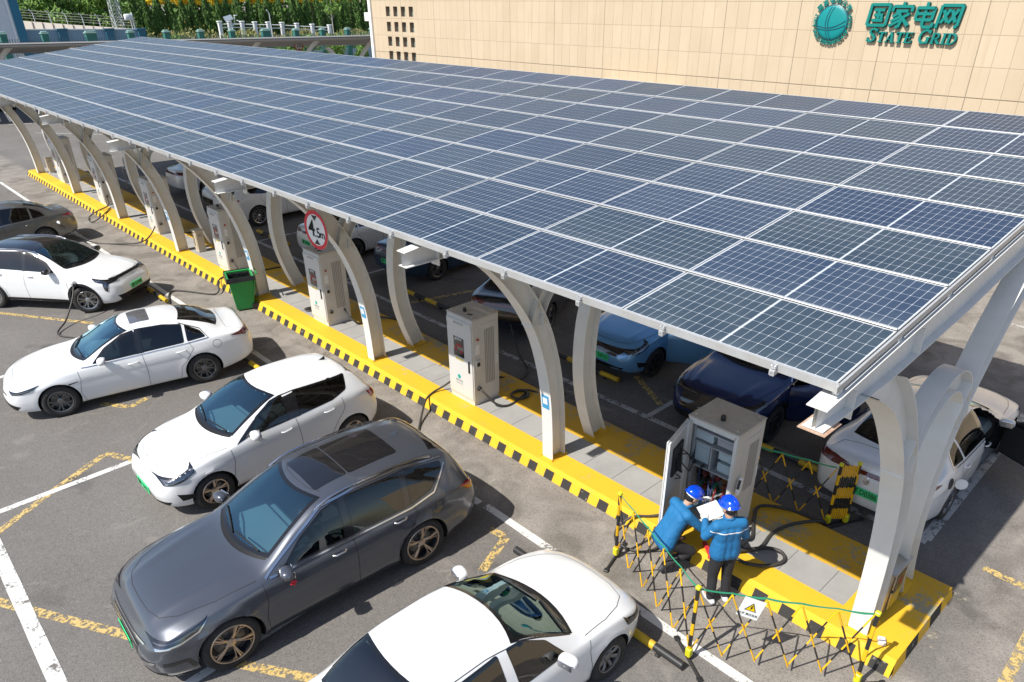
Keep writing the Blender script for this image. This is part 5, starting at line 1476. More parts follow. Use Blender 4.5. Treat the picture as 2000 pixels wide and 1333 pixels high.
LB[0] = 'closed charging station nearest the two workers, black cables coiled at its foot'
ch0 = charger(.52, 8.62, LB[0], grp)
for k in range(1, 6): charger(.52, 8.62+5.453*k, LB[k], grp, ch0)

# the opened cabinet the workers are at
def open_charger():
    t = thing('charging_station', 'opened charging station with its door swung out and wiring exposed, two workers at it', 'EV charger', (.50, 3.07, .2))
    D, Wy, H = .70, .80, 1.80
    b = MB(); th = .02
    b.box((D/2, 0, .04), (D, Wy, .08)); b.box((D/2, 0, H-.01), (D, Wy, .03)); b.box((D-.01, 0, H/2), (.02, Wy, H-.06))
    b.box((D/2, Wy/2-.01, H/2), (D-.04, .02, H-.06)); b.box((D/2, -Wy/2+.01, H/2), (D-.04, .02, H-.06))
    b.box((.02, Wy/2-.035, H/2), (.04, .05, H-.06)); b.box((.02, -Wy/2+.035, H/2), (.04, .05, H-.06)); b.box((.02, 0, H-.05), (.04, Wy-.1, .05))
    mesh_obj('cabinet', b, M_CAB, t)
    tp = MB(); tp.box((D/2, 0, H+.02), (D+.02, Wy+.02, .03), bev=.006); o = mesh_obj('top_plate', tp, M_CABD, t)
    for sx in (.07, D-.07):
        for sy in (-Wy/2+.07, Wy/2-.07):
            e = MB(); e.tube([(sx, sy, H+.03), (sx, sy, H+.065)], .018, 8); mesh_obj('lifting_eye', e, M_CABD, o)
    a = MB(); a.lathe([(.038, 0), (.038, .06), (.028, .08), (0, .083)], 14, Matrix.Translation((.20, -.02, H+.035))); mesh_obj('beacon', a, M_BLK, t)
    # door: hinge on the far (+y) front edge, swung out towards the cars
    Md = Matrix.Translation((.0, Wy/2, 0)) @ Matrix.Rotation(R(-76), 4, 'Z')       # local -y runs along the closed door
    d = MB(); d.box((-.012, -.38, H/2), (.022, .76, H-.06), Md, bev=.004); do = mesh_obj('open_door', d, M_CAB, t)
    fl = MB()
    for yy in (-.02, -.74): fl.box((.012, yy, H/2), (.03, .02, H-.10), Md)
    for zz in (.06, H-.06): fl.box((.012, -.38, zz), (.03, .70, .02), Md)
    mesh_obj('door_flange', fl, M_STW, do)
    bk = MB(); bk.box((.014, -.36, 1.30), (.03, .34, .46), Md); bo = mesh_obj('screen_housing', bk, M_BLK, do)
    random.seed(5)
    for q in range(9):
        c_ = MB(); y0 = -.22-random.random()*.28; z0 = 1.05+random.random()*.45; y1 = -.20-random.random()*.25; z1 = 1.0+random.random()*.4
        pw = [Md @ Vector((.04, y0, z0)), Md @ Vector((.06+random.random()*.05, (y0+y1)/2+random.uniform(-.08, .08), min(z0, z1)-random.random()*.15)), Md @ Vector((.04, y1, z1))]
        if q < 3: pw = [Md @ Vector((.04, y0, z0)), Md @ Vector((.08, -.12, z0-.12-.08*q)), Vector((.05, Wy/2-.10, z0-.28-.05*q)), Vector((.2, Wy/2-.07, z0-.1+.1*q))]
        c_.tube(bez(pw, 6), .009, 5); mesh_obj('door_wire', c_, M_BLK, do)
    # compartments
    c_ = MB()
    for z in (1.62, 1.42, 1.02): c_.box((.30, 0, z), (.46, Wy-.06, .02))
    c_.box((.30, .02, 1.22), (.46, .02, .40)); c_.box((.52, 0, .9), (.02, Wy-.06, 1.5)); 
    for yy in (Wy/2-.07, -Wy/2+.07): c_.box((.10, yy, .9), (.03, .04, 1.6))
    co_ = mesh_obj('mounting_frame', c_, M_CABIN2, t)
    mod = mat('module_grey', (.42, .52, .56), .4); 
    for (yy, zz, wy, hz, xx, m_) in ((.18, 1.52, .30, .13, .10, mod), (-.18, 1.52, .32, .12, .12, M_CABIN2), (.19, 1.23, .24, .32, .12, mod), (-.19, 1.32, .24, .14, .12, mod), (-.19, 1.12, .24, .15, .12, mod)):
        q = MB(); q.box((xx+.14, yy, zz), (.28, wy, hz), bev=.008); q.box((xx-.004, yy, zz), (.006, wy*.7, hz*.6)); mesh_obj('module', q, m_, t)
    for yy in (.26, .12):
        q = MB(); q.tube([(.08, yy, 1.06), (.03, yy, 1.07)], .025, 10); mesh_obj('breaker_knob', q, M_BLK, t)
    # contactors and loose wiring
    random.seed(9)
    cols = [M_BLK, mat('wire_red', (.22, .03, .03), .5), mat('wire_blue', (.05, .08, .20), .5), M_TXT, mat('terminal_green', (.05, .25, .15), .5), mat('copper', (.55, .28, .12), .35, metal=1)]
    for r_ in range(5):
        for q in range(7):
            b_ = MB(); m_ = random.choice(cols); b_.box((.30+random.random()*.1, -.30+q*.10, .90-r_*.13), (.10, .05+random.random()*.03, .07), bev=.004); mesh_obj('terminal', b_, m_, t)
    for q in range(22):
        w = MB(); y0 = random.uniform(-.32, .32); z0 = random.uniform(.25, 1.0); y1 = random.uniform(-.32, .32); z1 = random.uniform(.2, .7)
        w.tube([(.30, y0, z0), (.18+random.random()*.06, y0+random.uniform(-.1, .1), (z0+z1)/2+.1), (.16, (y0+y1)/2, (z0+z1)/2-.1), (.30, y1, z1)], random.choice((.006, .009, .014)), 5)
        mesh_obj('wire', w, random.choice(cols[:4]), t)
    # viewer-side wall
    v = MB(); v.box((D*.62, -Wy/2-.002, .92), (D*.62, .012, 1.5), bev=.003); vo = mesh_obj('side_panel', v, M_CAB, t)
    lv = MB()
    for q in range(6): lv.box((D*.50+q*.042, -Wy/2-.009, 1.15), (.022, .006, .80))
    mesh_obj('louvres', lv, M_LOUV, vo)
    hh = MB(); hh.box((D*.93, -Wy/2-.014, .95), (.022, .016, .16), bev=.004); mesh_obj('side_latch', hh, M_STW, vo)
    g = MB(); Mg = Matrix.Translation((.12, -Wy/2-.02, .92)) @ Matrix.Rotation(R(14), 4, 'Y')
    g.box((0, -.03, .06), (.07, .06, .24), Mg, bev=.02); g.box((.05, -.03, -.03), (.05, .05, .12), Mg @ Matrix.Rotation(R(30), 4, 'Y'), bev=.015)
    go = mesh_obj('charging_gun', g, M_STW, t); g = MB(); g.box((-.04, -.04, .08), (.012, .035, .14), Mg); mesh_obj('gun_grip', g, M_BLK, go)
    return t
oc = open_charger()

# ------------------------------------------------------------------ cables
def cable(pts, r, label, group=None):
    m_ = MB(); m_.tube(bez(pts), r, 8); o = mesh_obj('charging_cable', m_, M_CBL, smooth=60)
    return tag(o, label, 'cable', group or 'black charging cables')
def coil(cx, cy, z, r, turns, r2=.9):
    out = []
    for k in range(int(turns*10)+1):
        a = 2*math.pi*k/10; rr = r*(1-.12*k/(turns*10))*(1+.08*math.sin(a*1.3+k*.1)); out.append((cx+rr*math.cos(a), cy+rr*r2*math.sin(a), z+.012*k/10))
    return out
CR = .021
cable([(.64, 8.24, .56), (.66, 8.12, .50), (.80, 7.92, .28), (1.05, 7.80, .22)]+coil(1.45, 7.95, .22, .19, 2.2)+[(1.75, 7.9, .22), (2.0, 7.5, .05), (2.4, 7.6, .03)], CR, 'black cable coiled on the island below the nearest closed charger')
cable([(.66, 9.0, .5), (.5, 9.2, .3), (.25, 9.25, .22), (-.05, 9.1, .2), (-.45, 8.75, .04), (-.72, 8.45, .03), (-1.0, 8.0, .10), (-1.5, 7.7, .45), (-2.05, 7.50, .92)], CR, 'black cable from the nearest closed charger over the kerb to the grey SUV')
cable([(1.2, 9.0, .25), (1.7, 8.8, .22), (2.1, 8.7, .03), (2.6, 8.9, .03), (3.0, 9.6, .05), (3.3, 10.2, .5)], CR, 'black cable across the shade to the black fastback')
cable([(1.0, 13.7, .55), (1.0, 13.5, .4), (1.15, 13.3, .23)]+coil(1.5, 13.35, .22, .20, 2)+[(1.9, 13.0, .22), (2.3, 12.8, .03)], CR, 'black cable coiled beside the charger behind the height limit sign')
cable(coil(.75, 15.0, .22, .13, 1.4)+[(.9, 14.9, .24), (1.0, 14.6, .45)], CR, 'small loop of cable on the grey slabs between two chargers')
cable([(.65, 19.15, .55), (.66, 19.0, .45), (.72, 18.85, .25), (.9, 18.9, .23), (1.3, 18.7, .22), (1.9, 18.6, .2), (2.3, 18.4, .03)], CR, 'cable hanging from the charger beside the green bin')
cable([(.62, 24.9, .55), (.2, 24.6, .24), (-.2, 24.5, .12), (-.7, 25.2, .03), (-1.2, 25.9, .03), (-1.6, 26.1, .3), (-1.9, 26.45, .65), (-1.93, 26.56, .70)], CR, 'black cable from a charger over the kerb to the silver sedan')
cable([(.3, 19.0, .23), (.0, 18.8, .2), (-.35, 18.3, .04), (-1.1, 19.4, .03), (-1.7, 18.2, .03), (-2.6, 17.6, .03), (-3.6, 17.5, .03), (-4.3, 18.3, .03), (-3.95, 18.9, .15), (-3.62, 19.15, .55), (-3.46, 19.38, .80), (-3.42, 19.47, .84)], CR, 'black cable curling along the asphalt to the plug in the white crossover')
cable([(1.0, 24.6, .5), (1.1, 24.3, .25), (1.5, 24.0, .22), (2.0, 24.2, .1), (2.6, 24.6, .03)], CR, 'cable between the second and third farthest rear columns')
cable([(.62, 30.1, .55), (.5, 29.7, .3), (.0, 29.5, .2), (-.35, 29.4, .04), (-.45, 28.7, .03), (-.1, 28.6, .2), (.5, 29.5, .24)], CR, 'loop of cable hanging over the kerb beside a far charger')
# heavy twin cables at the opened cabinet
cable([(.62, 2.62, .8), (.62, 2.5, .45), (.85, 2.4, .25), (1.3, 2.62, .22), (1.65, 2.72, .22), (1.9, 2.35, .22), (2.05, 1.9, .14)], .026, 'thick black cable bowed over the grey slabs beside the opened cabinet')
cable([(.62, 2.60, .35), (.55, 2.35, .24), (.75, 2.2, .24), (1.2, 2.25, .22), (1.6, 2.15, .22), (2.0, 1.9, .20), (2.08, 1.85, .1)], .026, 'thick black cable running straight to the folded barrier')
cable([(.56, 2.66, .32), (.35, 2.45, .25), (.30, 2.2, .24), (.45, 1.95, .24), (.72, 1.82, .24), (.86, 1.92, .25), (.80, 2.10, .26), (.6, 2.25, .27), (.38, 2.42, .27), (.40, 2.62, .3)], .026, 'thick black cable looped on the yellow edge behind the standing worker')
cable([(.45, 3.5, .3), (.2, 3.75, .23), (.02, 3.95, .2), (-.2, 4.05, .05), (-.45, 3.85, .03), (-.38, 3.5, .03), (-.12, 3.35, .05), (.1, 3.42, .22)], .020, 'dark cable looped over the kerb behind the open cabinet door')

# ------------------------------------------------------------------ wheeled bin
def bin_():
    t = thing('wheelie_bin', 'green wheelie bin with black liner standing beside the kerb', 'bin', (-.16, 16.86, 0), R(-18)); t.scale = (1.12, 1.1, .95)
    G_ = mat('bin_green', (.015, .28, .06), .45, noise=(4, .4, (.03, .2, .06)))
    b = MB()
    lv = [(.0, .19, .21), (.03, .20, .22), (.55, .24, .26), (.86, .27, .29), (.93, .27, .29)]
    vs = []; 
    for z, hx, hy in lv: vs += [(-hx, -hy, z+.04), (hx, -hy, z+.04), (hx, hy, z+.04), (-hx, hy, z+.04)]
    fs = [(3, 2, 1, 0)]
    for i in range(len(lv)-1):
        for k in range(4): fs.append((i*4+k, i*4+(k+1) % 4, (i+1)*4+(k+1) % 4, (i+1)*4+k))
    b.add(vs, fs); mesh_obj('tub', b, G_, t)
    r_ = MB()
    for (c0, d0) in (((0, -.29, .95), (.60, .05, .06)), ((0, .29, .95), (.60, .05, .06)), ((-.28, 0, .95), (.05, .56, .06)), ((.28, 0, .95), (.05, .56, .06))): r_.box(c0, d0, bev=.01)
    mesh_obj('rim', r_, G_, t)
    l_ = MB(); vs = [(-.31, -.33, 1.0), (.31, -.33, 1.0), (.31, .33, 1.0), (-.31, .33, 1.0), (-.33, -.35, .86), (.33, -.35, .88), (.33, .35, .85), (-.33, .35, .88), (-.24, -.25, .90), (.24, -.25, .9), (.24, .25, .9), (-.24, .25, .9), (-.2, -.2, .45), (.2, -.2, .45), (.2, .2, .45), (-.2, .2, .45)]
    fs = [(0, 1, 5, 4), (1, 2, 6, 5), (2, 3, 7, 6), (3, 0, 4, 7), (0, 8, 9, 1), (1, 9, 10, 2), (2, 10, 11, 3), (3, 11, 8, 0), (8, 12, 13, 9), (9, 13, 14, 10), (10, 14, 15, 11), (11, 15, 12, 8), (12, 15, 14, 13)]
    l_.add(vs, fs); mesh_obj('liner_bag', l_, mat('bag_black', (.015, .015, .016), .25, bump=(14, .8)), t)
    d_ = MB(); Md = Matrix.Translation((.32, 0, .98)) @ Matrix.Rotation(R(100), 4, 'Y'); d_.box((.30, 0, .0), (.60, .56, .03), Md, bev=.01)
    for yy in (-.18, 0, .18): d_.box((.30, yy, .022), (.5, .05, .02), Md, bev=.006)
    lo = mesh_obj('open_lid', d_, G_, t)
    h_ = MB(); h_.tube([(.30, -.2, .95), (.38, -.2, 1.0), (.38, .2, 1.0), (.30, .2, .95)], .016, 6); mesh_obj('handle', h_, G_, t)
    for yy in (-.24, .24):
        w = MB(); w.lathe([(0, -.025), (.09, -.025), (.10, -.015), (.10, .015), (.09, .025), (0, .025)], 20, Matrix.Translation((.24, yy, .10)) @ Matrix.Rotation(R(90), 4, 'X')); mesh_obj('wheel', w, M_BLK, t)
    return t
bin_()
# ------------------------------------------------------------------ height limit sign
def limit_sign(x, y, z, r, txt, label, rz=0.0, sc=1.0):
    t = thing('height_limit_sign', label, 'road sign', (x, y, z), rz, 'height limit signs')
    Mf = Matrix.Rotation(R(90), 4, 'X')
    d = MB(); d.lathe([(0, -.012), (r, -.012), (r, .0), (0, .0)], 40, Mf); mesh_obj('disc', d, mat('sign_back', (.5, .5, .5), .5), t)
    d = MB(); d.lathe([(r*.995, .002), (r*.80, .002)], 40, Mf); d.v = [(a, b, c_) for a, b, c_ in d.v]; mesh_obj('red_ring', d, mat('sign_red', (.62, .015, .03), .4), t)
    d = MB(); d.lathe([(0, .0015), (r*.80, .0015)], 40, Mf); mesh_obj('white_field', d, mat('sign_white', (.78, .78, .78), .4), t)
    tr = MB()
    for s_ in (1, -1): tr.add([(-r*.26, -.004, s_*r*.74), (r*.26, -.004, s_*r*.74), (0, -.004, s_*r*.46)], [(0, 1, 2)])
    mesh_obj('arrowheads', tr, M_INK, t)
    tm = MB()
    for tx, sz, ox, oz in txt:
        tv, tf = text_mesh(tx, sz*r, .001, .012*r); tm.add(tv, tf, Matrix(((1, 0, 0, ox*r), (0, 0, 0, -.005), (0, 1, 0, oz*r), (0, 0, 0, 1))))
    mesh_obj('lettering', tm, M_INK, t)
    hh = MB(); hh.tube([(-r*.3, .01, r*.8), (-r*.3, .01, r*1.25)], .01, 5); hh.tube([(r*.3, .01, r*.8), (r*.3, .01, r*1.25)], .01, 5); mesh_obj('hanger', hh, M_GALV, t)
    return t
limit_sign(-.90, 10.96, 3.44, .37, [('4', 1.20, -.36, .02), ('.5', .72, .12, -.14), ('m', .55, .54, -.17)], 'round red-ringed 4.5 m height limit sign hanging over a charger', R(-86))
# ------------------------------------------------------------------ small boxes
def control_box():
    t = thing('control_box', 'stainless steel control box with glazed door at the near column foot', 'box', (.92, .43, .2))
    SS = mat('stainless', (.55, .53, .49), .28, metal=.85, noise=(5, .5, (.42, .34, .22)))
    b = MB(); b.box((0, .12, .36), (.50, .22, .72), bev=.008); mesh_obj('housing', b, SS, t)
    r_ = MB(); r_.add([(-.27, -.03, .72), (.27, -.03, .72), (.27, .25, .80), (-.27, .25, .80), (-.27, -.03, .735), (.27, -.03, .735), (.27, .25, .815), (-.27, .25, .815)], [(3, 2, 1, 0), (4, 5, 6, 7), (0, 1, 5, 4), (1, 2, 6, 5), (2, 3, 7, 6), (3, 0, 4, 7)]); mesh_obj('sloping_roof', r_, SS, t)
    d = MB(); d.box((.04, -.004, .36), (.34, .02, .60), bev=.004); do = mesh_obj('door', d, SS, t)
    g = MB(); g.box((.04, -.017, .48), (.26, .006, .26)); mesh_obj('window', g, mat('box_glass', (.05, .02, .05), .08, coat=1), do)
    g = MB(); g.box((.05, -.021, .48), (.10, .004, .10)); mesh_obj('red_label', g, M_SCRR, do)
    g = MB(); g.box((.04, -.017, .19), (.26, .006, .24)); mesh_obj('yellow_panel', g, mat('panel_yellow', (.60, .42, .05), .3), do)
    g = MB(); g.tube([(-.18, -.01, .42), (-.18, -.03, .42)], .018, 8); mesh_obj('lock', g, M_BLK, t)
    return t
control_box()
def meter_box(x, y, lab):
    t = thing('meter_box', lab, 'box', (x, y, .2), 0, 'beige meter boxes')
    BE = mat('meter_beige', (.52, .46, .36), .5)
    b = MB(); b.box((0, 0, .33), (.24, .26, .66), bev=.01); mesh_obj('housing', b, BE, t)
    b = MB(); b.box((0, 0, .675), (.30, .32, .03), bev=.008); mesh_obj('lid', b, BE, t)
    b = MB(); b.box((-.126, 0, .36), (.012, .2, .5), bev=.003); mesh_obj('door', b, BE, t)
    b = MB()
    for q in range(3): b.box((0, -.135, .5+q*.03), (.12, .008, .012))
    mesh_obj('vent', b, M_LOUV, t)
meter_box(.80, 21.85, 'beige meter box beside the fourth front column')
meter_box(.78, 38.45, 'beige meter box at the far end of the island')
def junction():
    o = MB(); o.box((.27, .25, .235), (.11, .09, .07), rz=.5, bev=.012)
    t = tag(mesh_obj('junction_box', o, mat('box_white', (.66, .62, .60), .6)), 'small white plastic box lying on the yellow kerb beside the near column', 'box')
junction()
def far_unit():
    t = thing('service_frame', 'grey metal frame with tank behind the far columns', 'equipment', (2.9, 33.0, 0))
    for sx in (-.5, .5):
        for sy in (-.4, .4):
            p = MB(); p.box((sx, sy, .45), (.05, .05, .9)); mesh_obj('leg', p, M_LOUV, t)
    b = MB()
    for z in (.35, .9): b.box((0, -.4, z), (1.0, .05, .05)); b.box((0, .4, z), (1.0, .05, .05)); b.box((-.5, 0, z), (.05, .8, .05)); b.box((.5, 0, z), (.05, .8, .05))
    mesh_obj('frame', b, M_LOUV, t)
    b = MB(); b.lathe([(0, -.5), (.2, -.5), (.24, -.42), (.24, .42), (.2, .5), (0, .5)], 20, Matrix.Translation((0, 0, 1.15)) @ Matrix.Rotation(R(90), 4, 'Y')); mesh_obj('tank', b, mat('tank_grey', (.25, .25, .26), .5), t)
far_unit()
# ------------------------------------------------------------------ wheel stops
g0 = 'black and yellow wheel stop beside the front row'
tag_stop(-1.70, 1.78, 4.75, 'striped pipe wheel stop under the nose of the old white sedan')
tag_stop(-1.66, 12.95, 15.3, 'striped pipe wheel stop at the tail of the white fastback', 1)
tag_stop(-1.56, 18.6, 21.2, 'striped pipe wheel stop at the nose of the white crossover', 1)
tag_stop(3.44, 2.5, 4.95, 'striped pipe wheel stop between the navy SUV and the reversed white sedan', 1)
tag_stop(3.56, 7.15, 9.55, 'striped pipe wheel stop in front of the light blue hatchback', 1)
tag_stop(3.50, 12.75, 15.2, 'striped pipe wheel stop left of the black fastback')
tag_stop(3.3, 20.9, 23.1, 'striped pipe wheel stop behind the farther columns, beside the white SUV', 1)
tag_stop(3.3, 27.2, 29.4, 'striped pipe wheel stop beyond the farther white cars')
# ------------------------------------------------------------------ barriers
M_BY = mat('barrier_yellow', (.78, .44, .01), .45); M_BB = mat('barrier_black', (.02, .02, .02), .5); M_BL = mat('barrier_lime', (.62, .60, .02), .4)
M_TAPE = mat('tape_green', (.03, .30, .16), .5)
def rod(parent, a, b, r=.011, n=5, name='rod', off=0):
    a = Vector(a); b = Vector(b); m_ = MB()
    for k in range(n):
        m_.cm = (k+off) % 2; m_.tube([a.lerp(b, k/n), a.lerp(b, (k+1)/n)], r, 6, cap=k in (0, n-1))
    return mesh_obj(name, m_, [M_BY, M_BB], parent, smooth=60)
def barrier(P, counts, label, feet, h0=.14, h1=1.13):
    t = thing('expanding_barrier', label, 'barrier', (P[0][0], P[0][1], 0), 0, 'yellow and black expanding barriers')
    o = Vector((P[0][0], P[0][1], 0)); tops = []
    for (a, b), n in zip(zip(P[:-1], P[1:]), counts):
        a = Vector((*a, 0))-o; b = Vector((*b, 0))-o; d = (b-a).normalized(); q = Vector((-d.y, d.x, 0))*.013
        for k in range(n):
            p0 = a.lerp(b, k/n); p1 = a.lerp(b, (k+1)/n); z0 = Vector((0, 0, h0)); z1 = Vector((0, 0, h1))
            rod(t, p0+z0+q, p1+z1+q); rod(t, p0+z1-q, p1+z0-q)
            tops.append(p0+z1)
        tops.append(b+Vector((0, 0, h1)))
    for k, (p, tall, foot) in enumerate(feet):
        pv = Vector((*p, 0))-o; f = Vector((*foot, 0)).normalized()
        rod(t, pv+Vector((0, 0, .05)), pv+Vector((0, 0, tall)), .024, 6, 'post')
        fb = MB(); fb.tube([pv+Vector((0, 0, .02))-f*.32, pv+Vector((0, 0, .02))+f*.32], .020, 6); fo = mesh_obj('foot', fb, M_BB, t)
        for s_ in (-1, 1):
            e = MB(); e.box(pv+f*.33*s_+Vector((0, 0, .018)), (.07, .07, .035), rz=math.atan2(f.y, f.x), bev=.008); mesh_obj('rubber_end', e, M_BB, fo)
        c_ = MB(); c_.box(pv+Vector((0, 0, .13)), (.075, .075, .13), bev=.01); c_.box(pv+Vector((0, 0, tall)), (.06, .06, .05), bev=.01); mesh_obj('clamp', c_, M_BL, t)
    # tape strung along the tops
    tp = MB(); A = []; B_ = []
    for i in range(len(tops)-1):
        for k in range(4):
            u = k/4; p = tops[i].lerp(tops[i+1], u); sag = .015*math.sin(math.pi*u)
            A.append(p+Vector((.012, .012, .03-sag))); B_.append(p+Vector((.012, .012, .0-sag+.006*math.sin(i*2+k))))
    A.append(tops[-1]+Vector((.012, .012, .03))); B_.append(tops[-1]+Vector((.012, .012, 0)))
    tp.strip(A, B_); mesh_obj('warning_tape', tp, M_TAPE, t)
    return t, o
bt1, bo1 = barrier([(-.70, 3.67), (-1.48, 1.84), (-.40, .25)], [5, 5], 'expanding barrier with warning plate, standing in front of the two workers',
        [((-.70, 3.67), 1.16, (.96, .28)), ((-1.50, 1.84), 1.19, (-.5, -.85)), ((-.38, .23), 1.17, (.75, -.65))])
bt2, bo2 = barrier([(1.78, 3.45), (2.20, 1.92)], [4], 'expanding barrier behind the opened cabinet, part still folded into a bundle', [((2.22, 1.88), 1.14, (.9, -.4)), ((2.44, 1.70), 1.14, (.9, -.4))], h0=.10, h1=1.05)
o_ = Vector((1.78, 3.45, 0))
for k in range(8):
    p = Vector((2.24+.024*k, 1.86-.022*k, 0))-o_; rod(bt2, p+Vector((0, 0, .14)), p+Vector((.01, .0, 1.10+.02*(k % 2))), .013, 5, off=0)
# warning plate hung on the front barrier
wp = thing('warning_plate', 'white plate with a yellow lightning triangle hanging on the front barrier', 'sign', (-1.115, 1.35, .97), 0)
dvec = Vector((-1.48+.40, 1.84-.25, 0)).normalized(); nv_ = Vector((-dvec.y, dvec.x, 0)); 
if nv_.x > 0: nv_ = -nv_
ux = Vector((0, 0, 1)).cross(nv_).normalized()
tilt = Matrix.Rotation(R(-14), 4, nv_)
MW = Matrix(((ux.x, 0, nv_.x, 0), (ux.y, 0, nv_.y, 0), (0, 1, 0, 0), (0, 0, 0, 1)))
MW = tilt @ MW @ Matrix.Scale(.84, 4)
q = MB(); q.box((0, 0, .03), (.30, .36, .006), MW); mesh_obj('plate', q, mat('plate_white', (.72, .73, .72), .4), wp)
q = MB(); q.add([(-.085, -.045, .036), (.085, -.045, .036), (0, .11, .036)], [(0, 1, 2)], MW); mesh_obj('triangle_border', q, M_INK, wp)
q = MB(); q.add([(-.066, -.034, .038), (.066, -.034, .038), (0, .086, .038)], [(0, 1, 2)], MW); mesh_obj('triangle', q, mat('warn_yellow', (.72, .50, .0), .4), wp)
q = MB(); q.add([(-.004, .06, .040), (.014, .06, .040), (.004, .024, .040), (.022, .028, .040), (-.008, -.026, .040), (-.002, .008, .040), (-.018, .006, .040)], [(6, 5, 2, 1, 0), (5, 4, 3, 2)], MW); mesh_obj('lightning', q, M_INK, wp)
tv, tf = text_mesh('止步 高压危险', .043, .0005); q = MB(); q.add([(v[0], v[1]-.115, v[2]+.0365) for v in tv], tf, MW); mesh_obj('lettering', q, M_INK, wp)
q = MB()
for k, (dx, dz) in enumerate(((0, 0), (.03, -.02), (-.02, -.03), (.01, -.05))): ellip(q, (-4.80+dx, 5.44, 1.0+dz), (.020, .018, .020), 8)
tag(mesh_obj('red_charm', q, mat('charm_red', (.6, .02, .03), .5), smooth=60), 'small red charm hanging under the grey SUV wing mirror', 'charm')
# tool on the island
q = MB(); q.box((.20, 2.72, .225), (.30, .07, .035), rz=.9, bev=.01); q.box((.08, 2.60, .222), (.10, .05, .03), rz=.4, bev=.01)
tag(mesh_obj('tool_pouch', q, mat('tool_red', (.5, .03, .03), .5)), 'red tool pouch on the island between the two workers', 'tool')
def plug(x, y, z, d, lab):
    q = MB(); p = Vector((x, y, z)); d = Vector(d).normalized(); q.tube([p-d*.02, p+d*.06, p+d*.12, p+d*.20-Vector((0, 0, .04))], [.05, .052, .036, .026], 10)
    tag(mesh_obj('charging_plug', q, M_STW, smooth=50), lab, 'plug', 'charging plugs in car bodies')
plug(-3.395, 19.50, .85, (-.5, -.7, .2), 'pale charging plug in the front fender of the white crossover')
plug(-1.95, 26.57, .74, (0, -1, .15), 'white charging plug in the rear fender of the silver sedan')
# ------------------------------------------------------------------ people
def fused(name, caps, m_, parent=None, vox=.012, smooth=6):
    """caps: (a, b, ra, rb) tapered capsules fused into one continuous surface"""
    mb = MB()
    for a, b, ra, rb in caps:
        a = Vector(a); b = Vector(b); L_ = (b-a).length
        if L_ < 1e-4: b = a+Vector((0, 0, .001)); L_ = .001
        q = (b-a).to_track_quat('Z', 'Y').to_matrix().to_4x4(); M_ = Matrix.Translation(a) @ q
        prof = [(ra*math.cos(t), ra*math.sin(t)) for t in [-math.pi/2+math.pi/2*k/4 for k in range(5)]]+[(rb*math.cos(t), L_+rb*math.sin(t)) for t in [math.pi/2*k/4 for k in range(5)]]
        prof[0] = (.0005, -ra); prof[-1] = (.0005, L_+rb)
        mb.lathe(prof, 14, M_); o_ = len(mb.v)-14*len(prof)
        mb.f.append(tuple(o_+k*len(prof) for k in range(14))[::-1]); mb.f.append(tuple(o_+k*len(prof)+len(prof)-1 for k in range(14))); mb.mi += [0, 0]
    o = mesh_obj(name, mb, m_); fix_normals(o)
    md = o.modifiers.new('r', 'REMESH'); md.mode = 'VOXEL'; md.voxel_size = vox; md.use_smooth_shade = True
    s2 = o.modifiers.new('s', 'SMOOTH'); s2.iterations = smooth; s2.factor = .5
    dg = bpy.context.evaluated_depsgraph_get(); nm = bpy.data.meshes.new_from_object(o.evaluated_get(dg))
    o.modifiers.clear(); old = o.data; o.data = nm; nm.name = name; bpy.data.meshes.remove(old)
    nm.polygons.foreach_set('use_smooth', [True]*len(nm.polygons))
    if parent: o.parent = parent
    return o
M_SKIN = mat('skin', (.50, .29, .20), .5); M_JKT = mat('jacket_blue', (.010, .145, .345), .75, noise=(6, .4, (.008, .105, .27)), bump=(9, 1.0)); M_TRS = mat('trousers_black', (.020, .020, .023), .8, bump=(10, .5))
M_HELM = mat('helmet_blue', (.0, .06, .62), .18, coat=1); M_GLV = mat('glove_white', (.70, .70, .70), .8, bump=(60, .3)); M_HAIR = mat('hair_black', (.012, .011, .011), .6)
M_MASK = mat('mask_pale', (.42, .62, .66), .7); M_SHOE = mat('shoe_white', (.62, .63, .64), .6); M_SHOED = mat('shoe_dark', (.04, .045, .055), .6)
